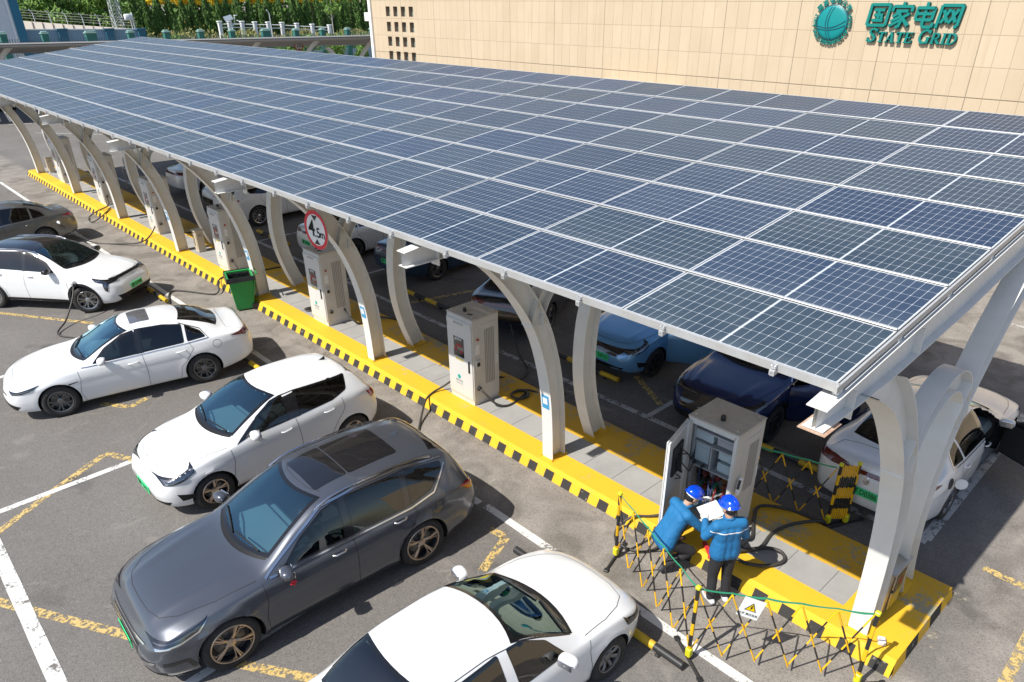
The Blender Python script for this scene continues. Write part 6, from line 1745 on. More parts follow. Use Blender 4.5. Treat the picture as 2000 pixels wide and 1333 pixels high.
def person(label, loc, head, J, shoes, look, clip=False):
    """J: joints in a frame with x ahead, y left"""
    T_ = lambda p: Vector(p)
    j = {k: Vector(v) for k, v in J.items()}
    def el(a, b, t): return j[a].lerp(j[b], t)
    sv = (j['shL']-j['shR']); sv = sv.normalized()
    caps = [(j['pelvis'], j['spine'], .10, .10), (j['spine'], j['chest'], .10, .11), (j['chest'], el('chest', 'neck', .6), .11, .07), (el('chest', 'neck', .6), j['neck'], .06, .055), (j['neck'], j['skull'], .055, .07), (j['skull'], j['crown'], .085, .075)]
    for s_ in ('L', 'R'):
        caps += [(j['chest'], j['sh'+s_], .07, .05), (j['sh'+s_], j['el'+s_], .05, .038), (j['el'+s_], j['wr'+s_], .038, .027),
                 (j['pelvis'], j['hip'+s_], .09, .08), (j['hip'+s_], j['kn'+s_], .08, .055), (j['kn'+s_], j['an'+s_], .052, .036), (j['an'+s_], j['to'+s_], .036, .028)]
    def hand(s_, grow=0.0):
        w = j['wr'+s_]; d = (w-j['el'+s_]).normalized(); sd = d.cross(Vector((0, 0, 1))).normalized(); dn = d.cross(sd).normalized()
        if dn.z > 0: dn = -dn
        out = []
        for o1 in (-.022, .0, .022): out.append((w+d*.005+sd*o1*.7, w+d*.075+sd*o1, .016+grow, .014+grow))
        for o1, ln in ((-.030, .062), (-.011, .075), (.009, .072), (.028, .056)):
            a = w+d*.08+sd*o1; b = a+d*ln*.5+dn*.010; c = b+d*ln*.25+dn*ln*.40
            out += [(a, b, .0095+grow, .0088+grow), (b, c, .0088+grow, .0078+grow)]
        t_ = -1 if s_ == 'L' else 1
        a = w+d*.02+sd*.026*t_; b = a+d*.035+sd*.022*t_+dn*.012; c = b+d*.028+dn*.012
        out += [(a, b, .013+grow, .0115+grow), (b, c, .0115+grow, .0095+grow)]
        return out
    caps += hand('L')+hand('R')
    body = fused('person', caps, M_SKIN, vox=.0085, smooth=3)
    body.location = loc; body.rotation_euler = (0, 0, head)
    tag(body, label, 'person')
    # jacket with a hem, sleeves and shoulders
    hw = .085
    P0, P1 = j['pelvis'], j['spine']; hem = P0.lerp(P1, -.30)
    jk = []
    for o1 in (-hw, 0, hw):
        jk += [(hem+sv*o1, P1+sv*o1*.9, .126, .112), (P1+sv*o1*.9, j['chest']+sv*o1*1.0, .105, .112), (j['chest']+sv*o1, el('chest', 'neck', .45)+sv*o1*.9, .112, .085)]
    jk += [(el('chest', 'neck', .45), el('chest', 'neck', .82), .085, .062), (j['shL'], j['shR'], .082, .082)]
    for s_ in ('L', 'R'): jk += [(j['sh'+s_], j['el'+s_], .080, .062), (j['el'+s_], el('el'+s_, 'wr'+s_, .93), .062, .046)]
    fused('jacket', jk, M_JKT, body, .011, 4)
    tr = []
    for s_ in ('L', 'R'): tr += [(j['pelvis'].lerp(hem, .6), j['hip'+s_], .10, .10), (j['hip'+s_], j['kn'+s_], .10, .075), (j['kn'+s_], el('kn'+s_, 'an'+s_, .95), .072, .062)]
    fused('trousers', tr, M_TRS, body, .011, 4)
    for s_ in ('L', 'R'):
        a, b = j['an'+s_], j['to'+s_]
        d = (b-a); d.z = 0; d = d.normalized() if d.length > .01 else Vector((1, 0, 0)); sd = Vector((-d.y, d.x, 0))
        z0 = min(a.z, b.z)-.008; base = Vector((a.x, a.y, z0))
        fused('shoe', [(base-d*.05, base+d*.06, .040, .042), (base-d*.02+Vector((0, 0, .03)), base+d*.04+Vector((0, 0, .01)), .042, .04), (base+d*.06+sd*.008, base+d*.15, .040, .028)], shoes, body, .008, 3)
    for s_ in ('L', 'R'):
        w = j['wr'+s_]; d = (w-j['el'+s_]).normalized()
        fused('glove', [(w-d*.04, w+d*.01, .036, .030)]+hand(s_, .0042), M_GLV, body, .0058, 2)
    # head features
    up = (j['crown']-j['neck']).normalized(); fw = Vector(look).normalized(); fw = (fw-up*fw.dot(up)).normalized(); lf = up.cross(fw)
    H = Matrix((( fw.x, lf.x, up.x, 0), (fw.y, lf.y, up.y, 0), (fw.z, lf.z, up.z, 0), (0, 0, 0, 1)))
    c = j['skull']; HM = Matrix.Translation(c) @ H
    hd = MB(); ellip(hd, (.012, 0, .01), (.098, .078, .118), M=HM); ellip(hd, (.055, 0, -.07), (.045, .045, .045), M=HM)
    for y in (-.078, .078): ellip(hd, (-.005, y, -.01), (.022, .010, .032), M=HM)
    ellip(hd, (.112, 0, -.012), (.018, .014, .024), M=HM)
    mesh_obj('head', hd, M_SKIN, body, smooth=80)
    ha = MB(); ellip(ha, (-.014, 0, .012), (.098, .084, .112), mlo=.36, M=HM @ Matrix.Rotation(R(-28), 4, 'Y')); mesh_obj('hair', ha, M_HAIR, body, smooth=80)
    for y in (-.032, .032):
        e = MB(); ellip(e, (.098, y, .018), (.010, .014, .008), M=HM); mesh_obj('eye', e, M_INK, body, smooth=80)
    mk = MB(); ellip(mk, (.068, 0, -.048), (.056, .058, .052), M=HM); mo = mesh_obj('face_mask', mk, M_MASK, body, smooth=80)
    for y in (-1, 1):
        st_ = MB(); st_.tube([HM @ Vector((.08, y*.05, -.03)), HM @ Vector((0, y*.086, -.01))], .003, 5); mesh_obj('mask_strap', st_, M_STW, mo)
    he = MB(); ellip(he, (-.004, 0, .052), (.136, .112, .108), n=24, mlo=.47, M=HM); ho = mesh_obj('helmet', he, M_HELM, body, smooth=80)
    br = MB(); n = 24; P1 = []; P2 = []; P3 = []
    for k in range(n+1):
        a = 2*math.pi*k/n; ex = .018+.042*max(0, math.cos(a))**2
        P1.append(HM @ Vector((-.004+.134*math.cos(a), .110*math.sin(a), .060))); P2.append(HM @ Vector((-.004+(.134+ex)*math.cos(a), (.110+.014)*math.sin(a), .040))); P3.append(HM @ Vector((-.004+(.128+ex)*math.cos(a), (.108+.010)*math.sin(a), .034)))
    br.strip(P1, P2); br.strip(P2, P3); mesh_obj('brim', br, M_HELM, ho, smooth=60)
    rg = MB()
    for y in (-.028, 0, .028): rg.tube([HM @ Vector((-.004+.136*math.sin(a)*.99, y, .052+.112*math.cos(a))) for a in [R(q) for q in range(-70, 71, 14)]], .008, 6)
    mesh_obj('ridge', rg, M_HELM, ho, smooth=60)
    bd = MB(); ellip(bd, (-.01, 0, .02), (.112, .094, .04), M=HM); mesh_obj('head_band', bd, M_STW, ho, smooth=60)
    co = MB(); nk = j['neck']; 
    pts = [nk+Vector((.062*math.cos(2*math.pi*k/12), .068*math.sin(2*math.pi*k/12), -.005)) for k in range(13)]; co.tube(pts, .018, 6, cap=False); mesh_obj('collar', co, M_JKT, body, smooth=60)
    return body, j
# standing worker with a clipboard
JS = dict(pelvis=(0, 0, .90), spine=(.0, 0, 1.06), chest=(-.01, 0, 1.22), neck=(.03, 0, 1.40), skull=(.06, 0, 1.52), crown=(.06, 0, 1.58),
    shL=(-.01, .165, 1.31), elL=(.09, .26, 1.08), wrL=(.31, .17, 1.16), shR=(-.01, -.165, 1.31), elR=(.02, -.27, 1.06), wrR=(.22, -.14, 1.12),
    hipL=(0, .085, .84), knL=(.03, .10, .46), anL=(-.02, .11, .085), toL=(.10, .13, .05), hipR=(0, -.085, .84), knR=(.02, -.095, .46), anR=(-.02, -.10, .085), toR=(.10, -.12, .05))
pa, ja = person('person in blue jacket and blue helmet standing with papers, back to the camera', (-.36, 2.17, 0), R(58), JS, M_SHOE, (.9, .25, -.45))
st_ = MB(); 
bx = []
for k in range(15):
    a = R(118+k*124/14); bx.append((-.012+.162*math.cos(a)*1.0, .205*math.sin(a), 1.235))
MBs = [Vector((p[0]-.012, p[1], p[2]-.007)) for p in bx]; MBt = [Vector((p[0]-.012, p[1], p[2]+.007)) for p in bx]
bvj = [c for c in pa.children if c.name.startswith('jacket')][0]
bvt = BVHTree.FromPolygons([v.co for v in bvj.data.vertices], [tuple(p.vertices) for p in bvj.data.polygons])
A = []; B_ = []
for k in range(25):
    y = -.26+.52*k/24; h = bvt.ray_cast(Vector((-1, y, 1.235)), Vector((1, 0, 0))); h2 = bvt.ray_cast(Vector((-1, y, 1.249)), Vector((1, 0, 0)))
    if h[0] is not None and h2[0] is not None: A.append(h[0]+Vector((-.004, 0, 0))); B_.append(h2[0]+Vector((-.004, 0, 0)))
st_.strip(A, B_); mesh_obj('reflective_stripe', st_, M_STW, pa)
cl = MB(); Mc = Matrix.Translation((.42, .05, 1.20)) @ Matrix.Rotation(R(-28), 4, 'Y') @ Matrix.Rotation(R(12), 4, 'Z')
cl.box((0, 0, 0), (.23, .31, .006), Mc); clo = mesh_obj('clipboard', cl, M_STW); 
clo.matrix_world = Matrix.Translation((-.36, 2.17, 0)) @ Matrix.Rotation(R(58), 4, 'Z'); tag(clo, 'white clipboard with papers held by the standing worker', 'clipboard')
pp = MB(); pp.box((-.005, .0, .006), (.21, .29, .003), Mc, rz=.05); mesh_obj('paper', pp, mat('paper', (.8, .8, .79), .7), clo)
# crouching worker
JC = dict(pelvis=(-.05, 0, .50), spine=(.03, 0, .66), chest=(.13, 0, .84), neck=(.24, 0, 1.00), skull=(.32, 0, 1.10), crown=(.34, 0, 1.16),
    shL=(.16, .165, .93), elL=(.36, .24, .76), wrL=(.58, .16, .86), shR=(.16, -.165, .93), elR=(.36, -.24, .72), wrR=(.60, -.14, .84),
    hipL=(-.04, .095, .46), knL=(.33, .15, .50), anL=(.22, .15, .29), toL=(.34, .15, .245), hipR=(-.04, -.095, .45), knR=(.30, -.15, .26), anR=(-.10, -.13, .09), toR=(.02, -.13, .05))
pc, jc = person('person in blue jacket and blue helmet crouching at the opened cabinet, wearing a face mask', (-.33, 3.06, .06), R(-24), JC, M_SHOED, (.9, -.1, -.5))
# ------------------------------------------------------------------ office wall
XB, YB = 20.0, 39.9
def stone():
    m = bpy.data.materials.new('stone_cladding'); m.use_nodes = True; n = m.node_tree; b = n.nodes['Principled BSDF']; L = n.links.new
    tc = nn_(n, 'ShaderNodeTexCoord'); sp = nn_(n, 'ShaderNodeSeparateXYZ'); L(tc.outputs['Object'], sp.inputs[0])
    def mth(op, a, b_=None):
        x = nn_(n, 'ShaderNodeMath', operation=op)
        for i, v in enumerate((a, b_)):
            if v is None: continue
            if isinstance(v, (int, float)): x.inputs[i].default_value = v
            else: L(v, x.inputs[i])
        return x.outputs[0]
    def rng(v, a, b_, c=0.0, d=1.0):
        r = nn_(n, 'ShaderNodeMapRange'); r.inputs[1].default_value = a; r.inputs[2].default_value = b_; r.inputs[3].default_value = c; r.inputs[4].default_value = d; L(v, r.inputs[0]); return r.outputs[0]
    def line(co, org, pitch, wd):
        f = mth('FRACT', mth('DIVIDE', mth('SUBTRACT', co, org), pitch)); a = mth('ABSOLUTE', mth('SUBTRACT', f, .5))
        return rng(a, .5-wd/pitch, .5-wd/pitch*.4)
    vmin = line(sp.outputs[1], 1.0, PV, .011); vmaj = line(sp.outputs[1], 1.0, PV*6, .018)
    hm = line(sp.outputs[2], ZH, .885, .011); hb = rng(mth('ABSOLUTE', mth('SUBTRACT', sp.outputs[2], 4.17)), .022, .010)
    g = mth('MAXIMUM', mth('MULTIPLY', vmin, .55), mth('MULTIPLY', vmaj, .95)); g = mth('MAXIMUM', g, mth('MAXIMUM', mth('MULTIPLY', hm, .6), hb))
    cid = nn_(n, 'ShaderNodeCombineXYZ'); L(mth('FLOOR', mth('DIVIDE', mth('SUBTRACT', sp.outputs[1], 1.0), PV)), cid.inputs[0]); L(mth('FLOOR', mth('DIVIDE', mth('SUBTRACT', sp.outputs[2], ZH), .885)), cid.inputs[1])
    wn = nn_(n, 'ShaderNodeTexWhiteNoise'); L(cid.outputs[0], wn.inputs['Vector'])
    ns = nn_(n, 'ShaderNodeTexNoise'); ns.inputs['Scale'].default_value = .8; ns.inputs['Detail'].default_value = 8; L(tc.outputs['Object'], ns.inputs['Vector'])
    mp = nn_(n, 'ShaderNodeMapping'); mp.inputs['Scale'].default_value = (1, 5, .35); L(tc.outputs['Object'], mp.inputs[0])
    n2 = nn_(n, 'ShaderNodeTexNoise'); n2.inputs['Scale'].default_value = 1.2; n2.inputs['Detail'].default_value = 5; L(mp.outputs[0], n2.inputs['Vector'])
    a_ = nn_(n, 'ShaderNodeMix', data_type='RGBA'); a_.inputs[6].default_value = (.56, .455, .32, 1); a_.inputs[7].default_value = (.495, .395, .27, 1)
    L(mth('MULTIPLY', mth('ADD', wn.outputs['Value'], rng(ns.outputs[0], .3, .7)), .5), a_.inputs[0])
    b2 = nn_(n, 'ShaderNodeMix', data_type='RGBA'); L(a_.outputs[2], b2.inputs[6]); b2.inputs[7].default_value = (.45, .34, .22, 1); L(rng(n2.outputs[0], .56, .75, 0, .45), b2.inputs[0])
    c_ = nn_(n, 'ShaderNodeMix', data_type='RGBA'); L(g, c_.inputs[0]); L(b2.outputs[2], c_.inputs[6]); c_.inputs[7].default_value = (.27, .215, .15, 1)
    L(c_.outputs[2], b.inputs['Base Color']); b.inputs['Roughness'].default_value = .75
    bp = nn_(n, 'ShaderNodeBump'); bp.inputs['Strength'].default_value = .6; bp.inputs['Distance'].default_value = -.02; L(g, bp.inputs['Height']); L(bp.outputs[0], b.inputs['Normal'])
    return m
PV, ZH = .50, 4.17
bld = thing('office_building', 'long beige stone-clad building with green lettering behind the carport', 'building', (0, 0, 0))
# wall with openings for the sixteen small windows
wy = [38.27, 37.53, 36.79, 36.05]; wz = [6.30, 5.52, 4.76, 4.00]; ww, wh = .40, .50
ys = sorted({-60.0, YB}|{y+s*ww/2 for y in wy for s in (-1, 1)}); zs = sorted({0.0, 12.0}|{z+s*wh/2 for z in wz for s in (-1, 1)})
wl_ = MB()
for a, b in zip(ys[:-1], ys[1:]):
    for c_, d in zip(zs[:-1], zs[1:]):
        my, mz = (a+b)/2, (c_+d)/2
        if any(abs(my-y) < ww/2 for y in wy) and any(abs(mz-z) < wh/2 for z in wz): continue
        wl_.add([(XB, a, c_), (XB, b, c_), (XB, b, d), (XB, a, d)], [(0, 3, 2, 1)])
wl_.add([(XB, YB, 0), (XB+18, YB, 0), (XB+18, YB, 8.6), (XB, YB, 8.6)], [(0, 3, 2, 1)])
wl_.add([(XB+18, YB, 0), (XB+18, -60, 0), (XB+18, -60, 8.6), (XB+18, YB, 8.6)], [(0, 3, 2, 1)]); wl_.add([(XB, -60, 0), (XB, -60, 8.6), (XB+18, -60, 8.6), (XB+18, -60, 0)], [(0, 1, 2, 3)])
wl_.add([(XB, -60, 8.6), (XB, YB, 8.6), (XB+18, YB, 8.6), (XB+18, -60, 8.6)], [(0, 1, 2, 3)])
mesh_obj('wall', wl_, stone(), bld)
M_WF = mat('window_reveal', (.30, .21, .15), .7); M_WG = mat('window_glass', (.22, .30, .28), .15, coat=1)
for y in wy:
    for z in wz:
        f = MB(); d_ = .22
        y0, y1, z0, z1 = y-ww/2, y+ww/2, z-wh/2, z+wh/2
        f.add([(XB, y0, z0), (XB, y1, z0), (XB+d_, y1, z0), (XB+d_, y0, z0)], [(0, 1, 2, 3)]); f.add([(XB, y0, z1), (XB, y1, z1), (XB+d_, y1, z1), (XB+d_, y0, z1)], [(3, 2, 1, 0)])
        f.add([(XB, y0, z0), (XB, y0, z1), (XB+d_, y0, z1), (XB+d_, y0, z0)], [(3, 2, 1, 0)]); f.add([(XB, y1, z0), (XB, y1, z1), (XB+d_, y1, z1), (XB+d_, y1, z0)], [(0, 1, 2, 3)])
        fo = mesh_obj('window', f, M_WF, bld)
        g = MB(); g.box((XB+d_, y, z), (.02, ww, wh)); mesh_obj('pane', g, M_WG, fo)
        g = MB(); g.box((XB+d_-.02, y, z), (.02, .03, wh)); mesh_obj('mullion', g, M_STW, fo)
# flat entrance canopy on the wall
aw = MB(); aw.box((XB-.45, 19.75, 3.76), (.9, 4.2, .12)); ao = mesh_obj('entrance_canopy', aw, mat('canopy_stone', (.50, .44, .36), .8, noise=(4, .8, (.35, .22, .14))), bld)
tr_ = MB(); tr_.box((XB-.91, 19.75, 3.76), (.02, 4.22, .16)); mesh_obj('canopy_edge', tr_, mat('canopy_edge', (.10, .06, .05), .6), ao)
# coping at the wall corner
cp = MB(); cp.box((XB-.03, YB+.12, 4.3), (.16, .24, 8.6)); mesh_obj('corner_strip', cp, mat('corner_white', (.75, .76, .74), .6), bld)
cp = MB(); cp.box((XB+.0, YB+.45, 6.0), (.2, .5, .45)); mesh_obj('corner_bracket', cp, mat('corner_white', (.75, .76, .74), .6), bld)
# ---- sign: emblem and lettering stand proud of the wall
M_SGN = mat('sign_green', (.0, .20, .175), .4); M_SGD = mat('sign_edge', (.01, .10, .095), .5); M_EMB = mat('emblem_teal', (.0, .23, .235), .45); M_EML = mat('emblem_line', (.01, .11, .14), .4)
def on_wall(vs, cy, cz, depth, shear=0.0, mirror=-1):
    # letters run towards -y as seen from the yard
    return [(XB-depth-v[2], cy-v[0]-shear*v[1], cz+v[1]) for v in vs]
SEGN = [0]
def seg(mb, a, b, w):
    a = Vector(a); b = Vector(b); d = (b-a).normalized(); q = Vector((-d.y, d.x))*w/2
    P = [a+q, a-q, b-q, b+q]; n = len(P); SEGN[0] = (SEGN[0]+1) % 24; zo = SEGN[0]*.0015
    vs = [(p.x, p.y, zo) for p in P]+[(p.x, p.y, -.06) for p in P]
    fs = [(0, 1, 2, 3), (7, 6, 5, 4)]+[(i, i+4, (i+1) % 4+4, (i+1) % 4) for i in range(4)]
    mb.add(vs, fs)
def poly_st(mb, pts, w):
    for a, b in zip(pts[:-1], pts[1:]): seg(mb, a, b, w)
w_ = .145
glyph = {
 '国': [[(-.5, .5), (.5, .5), (.5, -.5), (-.5, -.5), (-.5, .55)], [(-.28, .24), (.28, .24)], [(-.24, .0), (.24, .0)], [(-.30, -.26), (.30, -.26)], [(0, .24), (0, -.26)], [(.14, -.08), (.24, -.18)]],
 '家': [[(0, .62), (0, .48)], [(-.5, .18), (-.5, .42), (.5, .42), (.5, .18)], [(-.30, .20), (.32, .20)], [(.0, .20), (-.42, -.08)], [(-.10, .10), (.10, -.25), (.02, -.58), (-.12, -.52)], [(.02, -.05), (-.45, -.30)], [(.06, -.22), (-.48, -.52)], [(.42, .08), (.10, -.12)], [(.12, -.12), (.50, -.50)]],
 '电': [[(-.42, .36), (.42, .36), (.42, -.20), (-.42, -.20), (-.42, .41)], [(-.42, .08), (.42, .08)], [(0, .62), (0, -.46), (.10, -.54), (.50, -.54), (.54, -.34)]],
 '网': [[(-.5, -.58), (-.5, .48), (.5, .48), (.5, -.46), (.36, -.54)], [(-.34, .26), (-.04, -.30)], [(-.04, .30), (-.34, -.34)], [(.06, .26), (.36, -.30)], [(.36, .30), (.04, -.34)]]}
sgn = thing('company_sign', 'green Chinese characters and STATE GRID lettering mounted on the beige wall', 'sign', (0, 0, 0))
cyc = [10.20, 9.48, 8.76, 8.01]
ICN = {}
for ch, cy in zip('国家电网', cyc):
    m_ = MB(); 
    for st in glyph[ch]: poly_st(m_, [(a*.60, b*.60) for a, b in st], .086)
    lt = MB(); lt.add(on_wall(m_.v, cy, 6.45, .10, .12), m_.f); mesh_obj('character', lt, M_SGN, sgn)
    ex = MB(); ex.add([(x+.055, y-.012, z-.02) for x, y, z in lt.v], m_.f); mesh_obj('character_side', ex, M_SGD, bpy.data.objects[sgn.name].children[-1] if False else sgn)
# serif capitals
def caps(mb, ch, ox, h):
    w = .17*h*1.0; t = .2*h; s_ = .075*h; W_ = {'T': .78, 'A': .86, 'E': .72, 'S': .70, 'G': .86, 'R': .84, 'I': .40, 'D': .86}[ch]*h
    def bar(x0, y0, x1, y1, wd): seg(mb, (ox+x0*W_, y0*h), (ox+x1*W_, y1*h), wd)
    if ch == 'T': bar(.5, 0, .5, 1, t); bar(.02, .95, .98, .95, s_*1.4); bar(.06, .98, .06, .74, s_); bar(.94, .98, .94, .74, s_); bar(.25, .03, .75, .03, s_)
    if ch == 'I': bar(.5, 0, .5, 1, t); bar(.0, .03, 1, .03, s_); bar(.0, .97, 1, .97, s_)
    if ch == 'E': bar(.25, 0, .25, 1, t); bar(.02, .04, .95, .04, s_*1.3); bar(.02, .96, .92, .96, s_*1.3); bar(.25, .5, .7, .5, s_*1.2); bar(.95, .0, .95, .26, s_); bar(.90, 1, .90, .76, s_); bar(.68, .38, .68, .62, s_)
    if ch == 'A': bar(.12, 0, .5, 1, s_*1.2); bar(.5, 1, .82, 0, t*.95); bar(.28, .32, .70, .32, s_); bar(-.02, .03, .30, .03, s_); bar(.60, .03, 1.04, .03, s_)
    if ch == 'D':
        bar(.22, 0, .22, 1, t); bar(.0, .03, .5, .03, s_*1.2); bar(.0, .97, .5, .97, s_*1.2)
        P = [(ox+W_*(.42+.50*math.cos(a)), h*(.5+.46*math.sin(a))) for a in [math.pi/2*(1-k/5) for k in range(11)]]; poly_st(mb, P, t*.75)
    if ch == 'R':
        bar(.22, 0, .22, 1, t); bar(.0, .03, .45, .03, s_*1.2); bar(.0, .97, .5, .97, s_*1.2); bar(.22, .48, .5, .48, s_)
        P = [(ox+W_*(.48+.30*math.cos(a)), h*(.73+.23*math.sin(a))) for a in [math.pi/2*(1-k/4) for k in range(9)]]; poly_st(mb, P, t*.7); bar(.45, .48, .88, .03, t*.85); bar(.78, .03, 1.02, .03, s_)
    if ch == 'S':
        P = [(.86, .80), (.72, .93), (.45, .97), (.22, .86), (.22, .66), (.45, .54), (.70, .44), (.84, .28), (.74, .09), (.45, .03), (.20, .10), (.08, .26)]; poly_st(mb, [(ox+a*W_, b*h) for a, b in P], t*.72); bar(.88, .98, .88, .70, s_); bar(.08, .02, .08, .32, s_)
    if ch == 'G':
        P = [(.84, .80), (.66, .94), (.42, .95), (.20, .78), (.12, .50), (.20, .20), (.42, .04), (.66, .06), (.80, .16)]; poly_st(mb, [(ox+a*W_, b*h) for a, b in P], t*.78); bar(.80, .02, .80, .44, t*.9); bar(.62, .44, .98, .44, s_); bar(.88, .98, .88, .70, s_)
    return W_
x = 0.0; spans = []
for word in ('STATE', 'GRID'):
    for i, ch in enumerate(word):
        h = .40 if i == 0 else .305
        m_ = MB(); wv = caps(m_, ch, 0, h); spans.append((x, m_)); x += wv+.02
    x += .13
tot = x-.15; y_l = 10.46; sc_ = 2.78/tot
for ox, m_ in spans:
    vs = [((v[0])*sc_+ox*sc_, v[1], v[2]) for v in m_.v]
    lt = MB(); lt.add(on_wall(vs, y_l, 5.66, .09, .16), m_.f); mesh_obj('letter', lt, M_SGN, sgn)
    ex = MB(); ex.add([(x_+.05, y_-.010, z_-.016) for x_, y_, z_ in lt.v], m_.f); mesh_obj('letter_side', ex, M_SGD, sgn)
# emblem: globe with ring lettering
emb = thing('emblem_sign', 'round teal globe emblem ringed by small lettering on the beige wall', 'sign', (XB, 11.74, 6.20))
re_ = .53
g = MB(); g.lathe([(re_, 0), (re_, .08), (re_*.96, .10), (re_*.8, .115), (re_*.5, .13), (0, .135)], 48, Matrix.Rotation(R(-90), 4, 'Y')); mesh_obj('globe', g, M_EMB, emb, smooth=40)
g = MB(); g.lathe([(re_+.02, .0), (re_+.02, .09), (re_-.01, .105)], 48, Matrix.Rotation(R(-90), 4, 'Y')); mesh_obj('globe_rim', g, M_EML, emb)
def gp(u, v):                                # point on the globe face, u right, v up
    rr = math.hypot(u, v); d = .095+.04*math.cos(min(1, rr/re_)*math.pi/2)+.008
    return Vector((-d, -u, v))
for pts in ([(-.22+.34*(t*t), t) for t in [k/10-.0 for k in range(-9, 10)]], [(-.38+.30*t*t, t) for t in [k/10 for k in range(-9, 10)]], [(t, -.42+.22*t*t+.1*t) for t in [k/10 for k in range(-9, 10)]], [(t, -.28+.30*t*t+.16*t) for t in [k/10 for k in range(-9, 10)]]):
    pts = [(a*re_, b*re_) for a, b in pts if math.hypot(a, b) < .97]
    l_ = MB(); l_.tube([gp(*p) for p in pts], .017, 5); mesh_obj('globe_line', l_, M_EML, emb)
def ring_text(s_, r, a0, a1, size, flip):
    n = len(s_)
    for i, ch in enumerate(s_):
        if ch == ' ': continue
        a = a0+(a1-a0)*i/(n-1); tv, tf = text_mesh(ch, size, .02, .004)
        rot = (a-math.pi/2) if not flip else (a+math.pi/2)
        m_ = MB(); vs = []
        for v in tv:
            u = v[0]*math.cos(rot)-v[1]*math.sin(rot)+r*math.cos(a); w = v[0]*math.sin(rot)+v[1]*math.cos(rot)+r*math.sin(a); vs.append((-.08-v[2], -u, w))
        m_.add(vs, tf); mesh_obj('ring_letter', m_, M_SGN, emb)
ring_text('国家电网公司', re_+.13, R(138), R(42), .19, False)
ring_text('STATE GRID CORPORATION OF CHINA', re_+.10, R(160), R(380), .15, True)
# ------------------------------------------------------------------ far carport
dd = Vector((20.2, -12.3, 0)).normalized(); ang2 = math.atan2(dd.y, dd.x)
# local +y runs along the roof, local +x (the high edge) faces the viewer
nvx = Vector((-.52, -.854, 0)); a2 = math.atan2(nvx.y, nvx.x)
S2 = .86
can2 = thing('solar_canopy', 'second carport roof crossing the background in front of the green fence', 'solar carport', (0, 0, 0))
M2 = Matrix.Rotation(a2, 4, 'Z') @ Matrix.Scale(S2, 4)
org = Vector((14.0, 50.1, 0))-(Matrix.Rotation(a2, 4, 'Z') @ Vector((6.17*S2, 0, 0)))
can2.matrix_world = Matrix.Translation(org) @ M2
rf = MB(); rf.box((4.2, 0, -.02), (8.4, 72, .06)); o = mesh_obj('roof_slab', rf, mat('far_panels', (.10, .12, .15), .35), can2); o.location = (X0, 0, Z0); o.rotation_euler = (0, -th, 0)
ed = MB(); ed.box((8.43, 0, -.03), (.05, 72, .09)); o = mesh_obj('roof_edge', ed, mat('far_edge', (.36, .36, .36), .5), can2); o.location = (X0, 0, Z0); o.rotation_euler = (0, -th, 0)
sf = MB(); sf.box((4.2, 0, -.16), (8.3, 71.6, .10)); o = mesh_obj('soffit', sf, mat('far_soffit', (.34, .33, .31), .7), can2); o.location = (X0, 0, Z0); o.rotation_euler = (0, -th, 0)
VO = 1.0
for k in range(-7, 9):
    for o in FM[:3]:
        c_ = o.copy(); COL.objects.link(c_); c_.parent = can2; c_.rotation_euler = (0, 0, R(90)); c_.location = (4.6, k*4.4+VO, 0); c_.scale = (.85, 1, 1.09)
limit_sign(21.2, 51.4, 4.0, .36, [('3', 1.0, -.3, 0), ('.0', .7, .16, -.1), ('m', .5, .56, -.12)], 'small round height limit sign on the far carport, left of the building', R(0))
limit_sign(3.0, 56.4, 4.35, .36, [('3', 1.0, -.3, 0), ('.0', .7, .16, -.1), ('m', .5, .56, -.12)], 'small round height limit sign on the far carport, at the left edge')
# ------------------------------------------------------------------ green boundary fence
M_FG = mat('fence_green', (.03, .15, .125), .7, noise=(3, .4, (.06, .20, .17))); M_FGL = mat('fence_cap', (.22, .36, .32), .7); M_FBL = mat('fence_plinth', (.30, .42, .46), .7, noise=(2, .6, (.22, .32, .36)))
M_PICK = mat('picket_dark', (.04, .10, .14), .5)
fen = thing('boundary_fence', 'green fence with square capped pillars and spiked pickets beyond the far carport', 'fence', (0, 85, 0))
px = [6.4, 9.79, 13.2, 17.22, 20.95, 24.49, 28.08, 31.55, 35.52, 39.26, 42.73, 46.17, 49.69, 53.3]; pz = [4.45-.0262*(x-6.4)*1.0 for x in px]
for x, zt in zip(px, pz):
    wd = .95 if abs(x-17.22) < .1 or abs(x-35.52) < .1 else .55
    m_ = MB(); m_.box((x, 0, (zt-.12)/2), (wd, .55, zt-.12)); po = mesh_obj('pillar', m_, M_FG, fen)
    m_ = MB(); m_.box((x, 0, zt-.06), (wd+.14, .68, .12), bev=.03); m_.box((x, 0, zt+.06), (wd-.05, .5, .12), bev=.04); mesh_obj('pillar_cap', m_, M_FGL, po)
pl = MB(); pl.box((30, .02, .62), (50, .3, 1.24)); mesh_obj('plinth', pl, M_FBL, fen)
for a, b, za, zb in zip(px[:-1], px[1:], pz[:-1], pz[1:]):
    m_ = MB(); n = 16; zt = (za+zb)/2-.45
    for k in range(1, n): m_.box((a+(b-a)*k/n, 0, (1.2+zt)/2), (.045, .045, zt-1.2))
    for z in (1.5, zt-.35): m_.box(((a+b)/2, 0, z), (b-a-.4, .05, .06))
    mesh_obj('picket_panel', m_, M_PICK, fen)
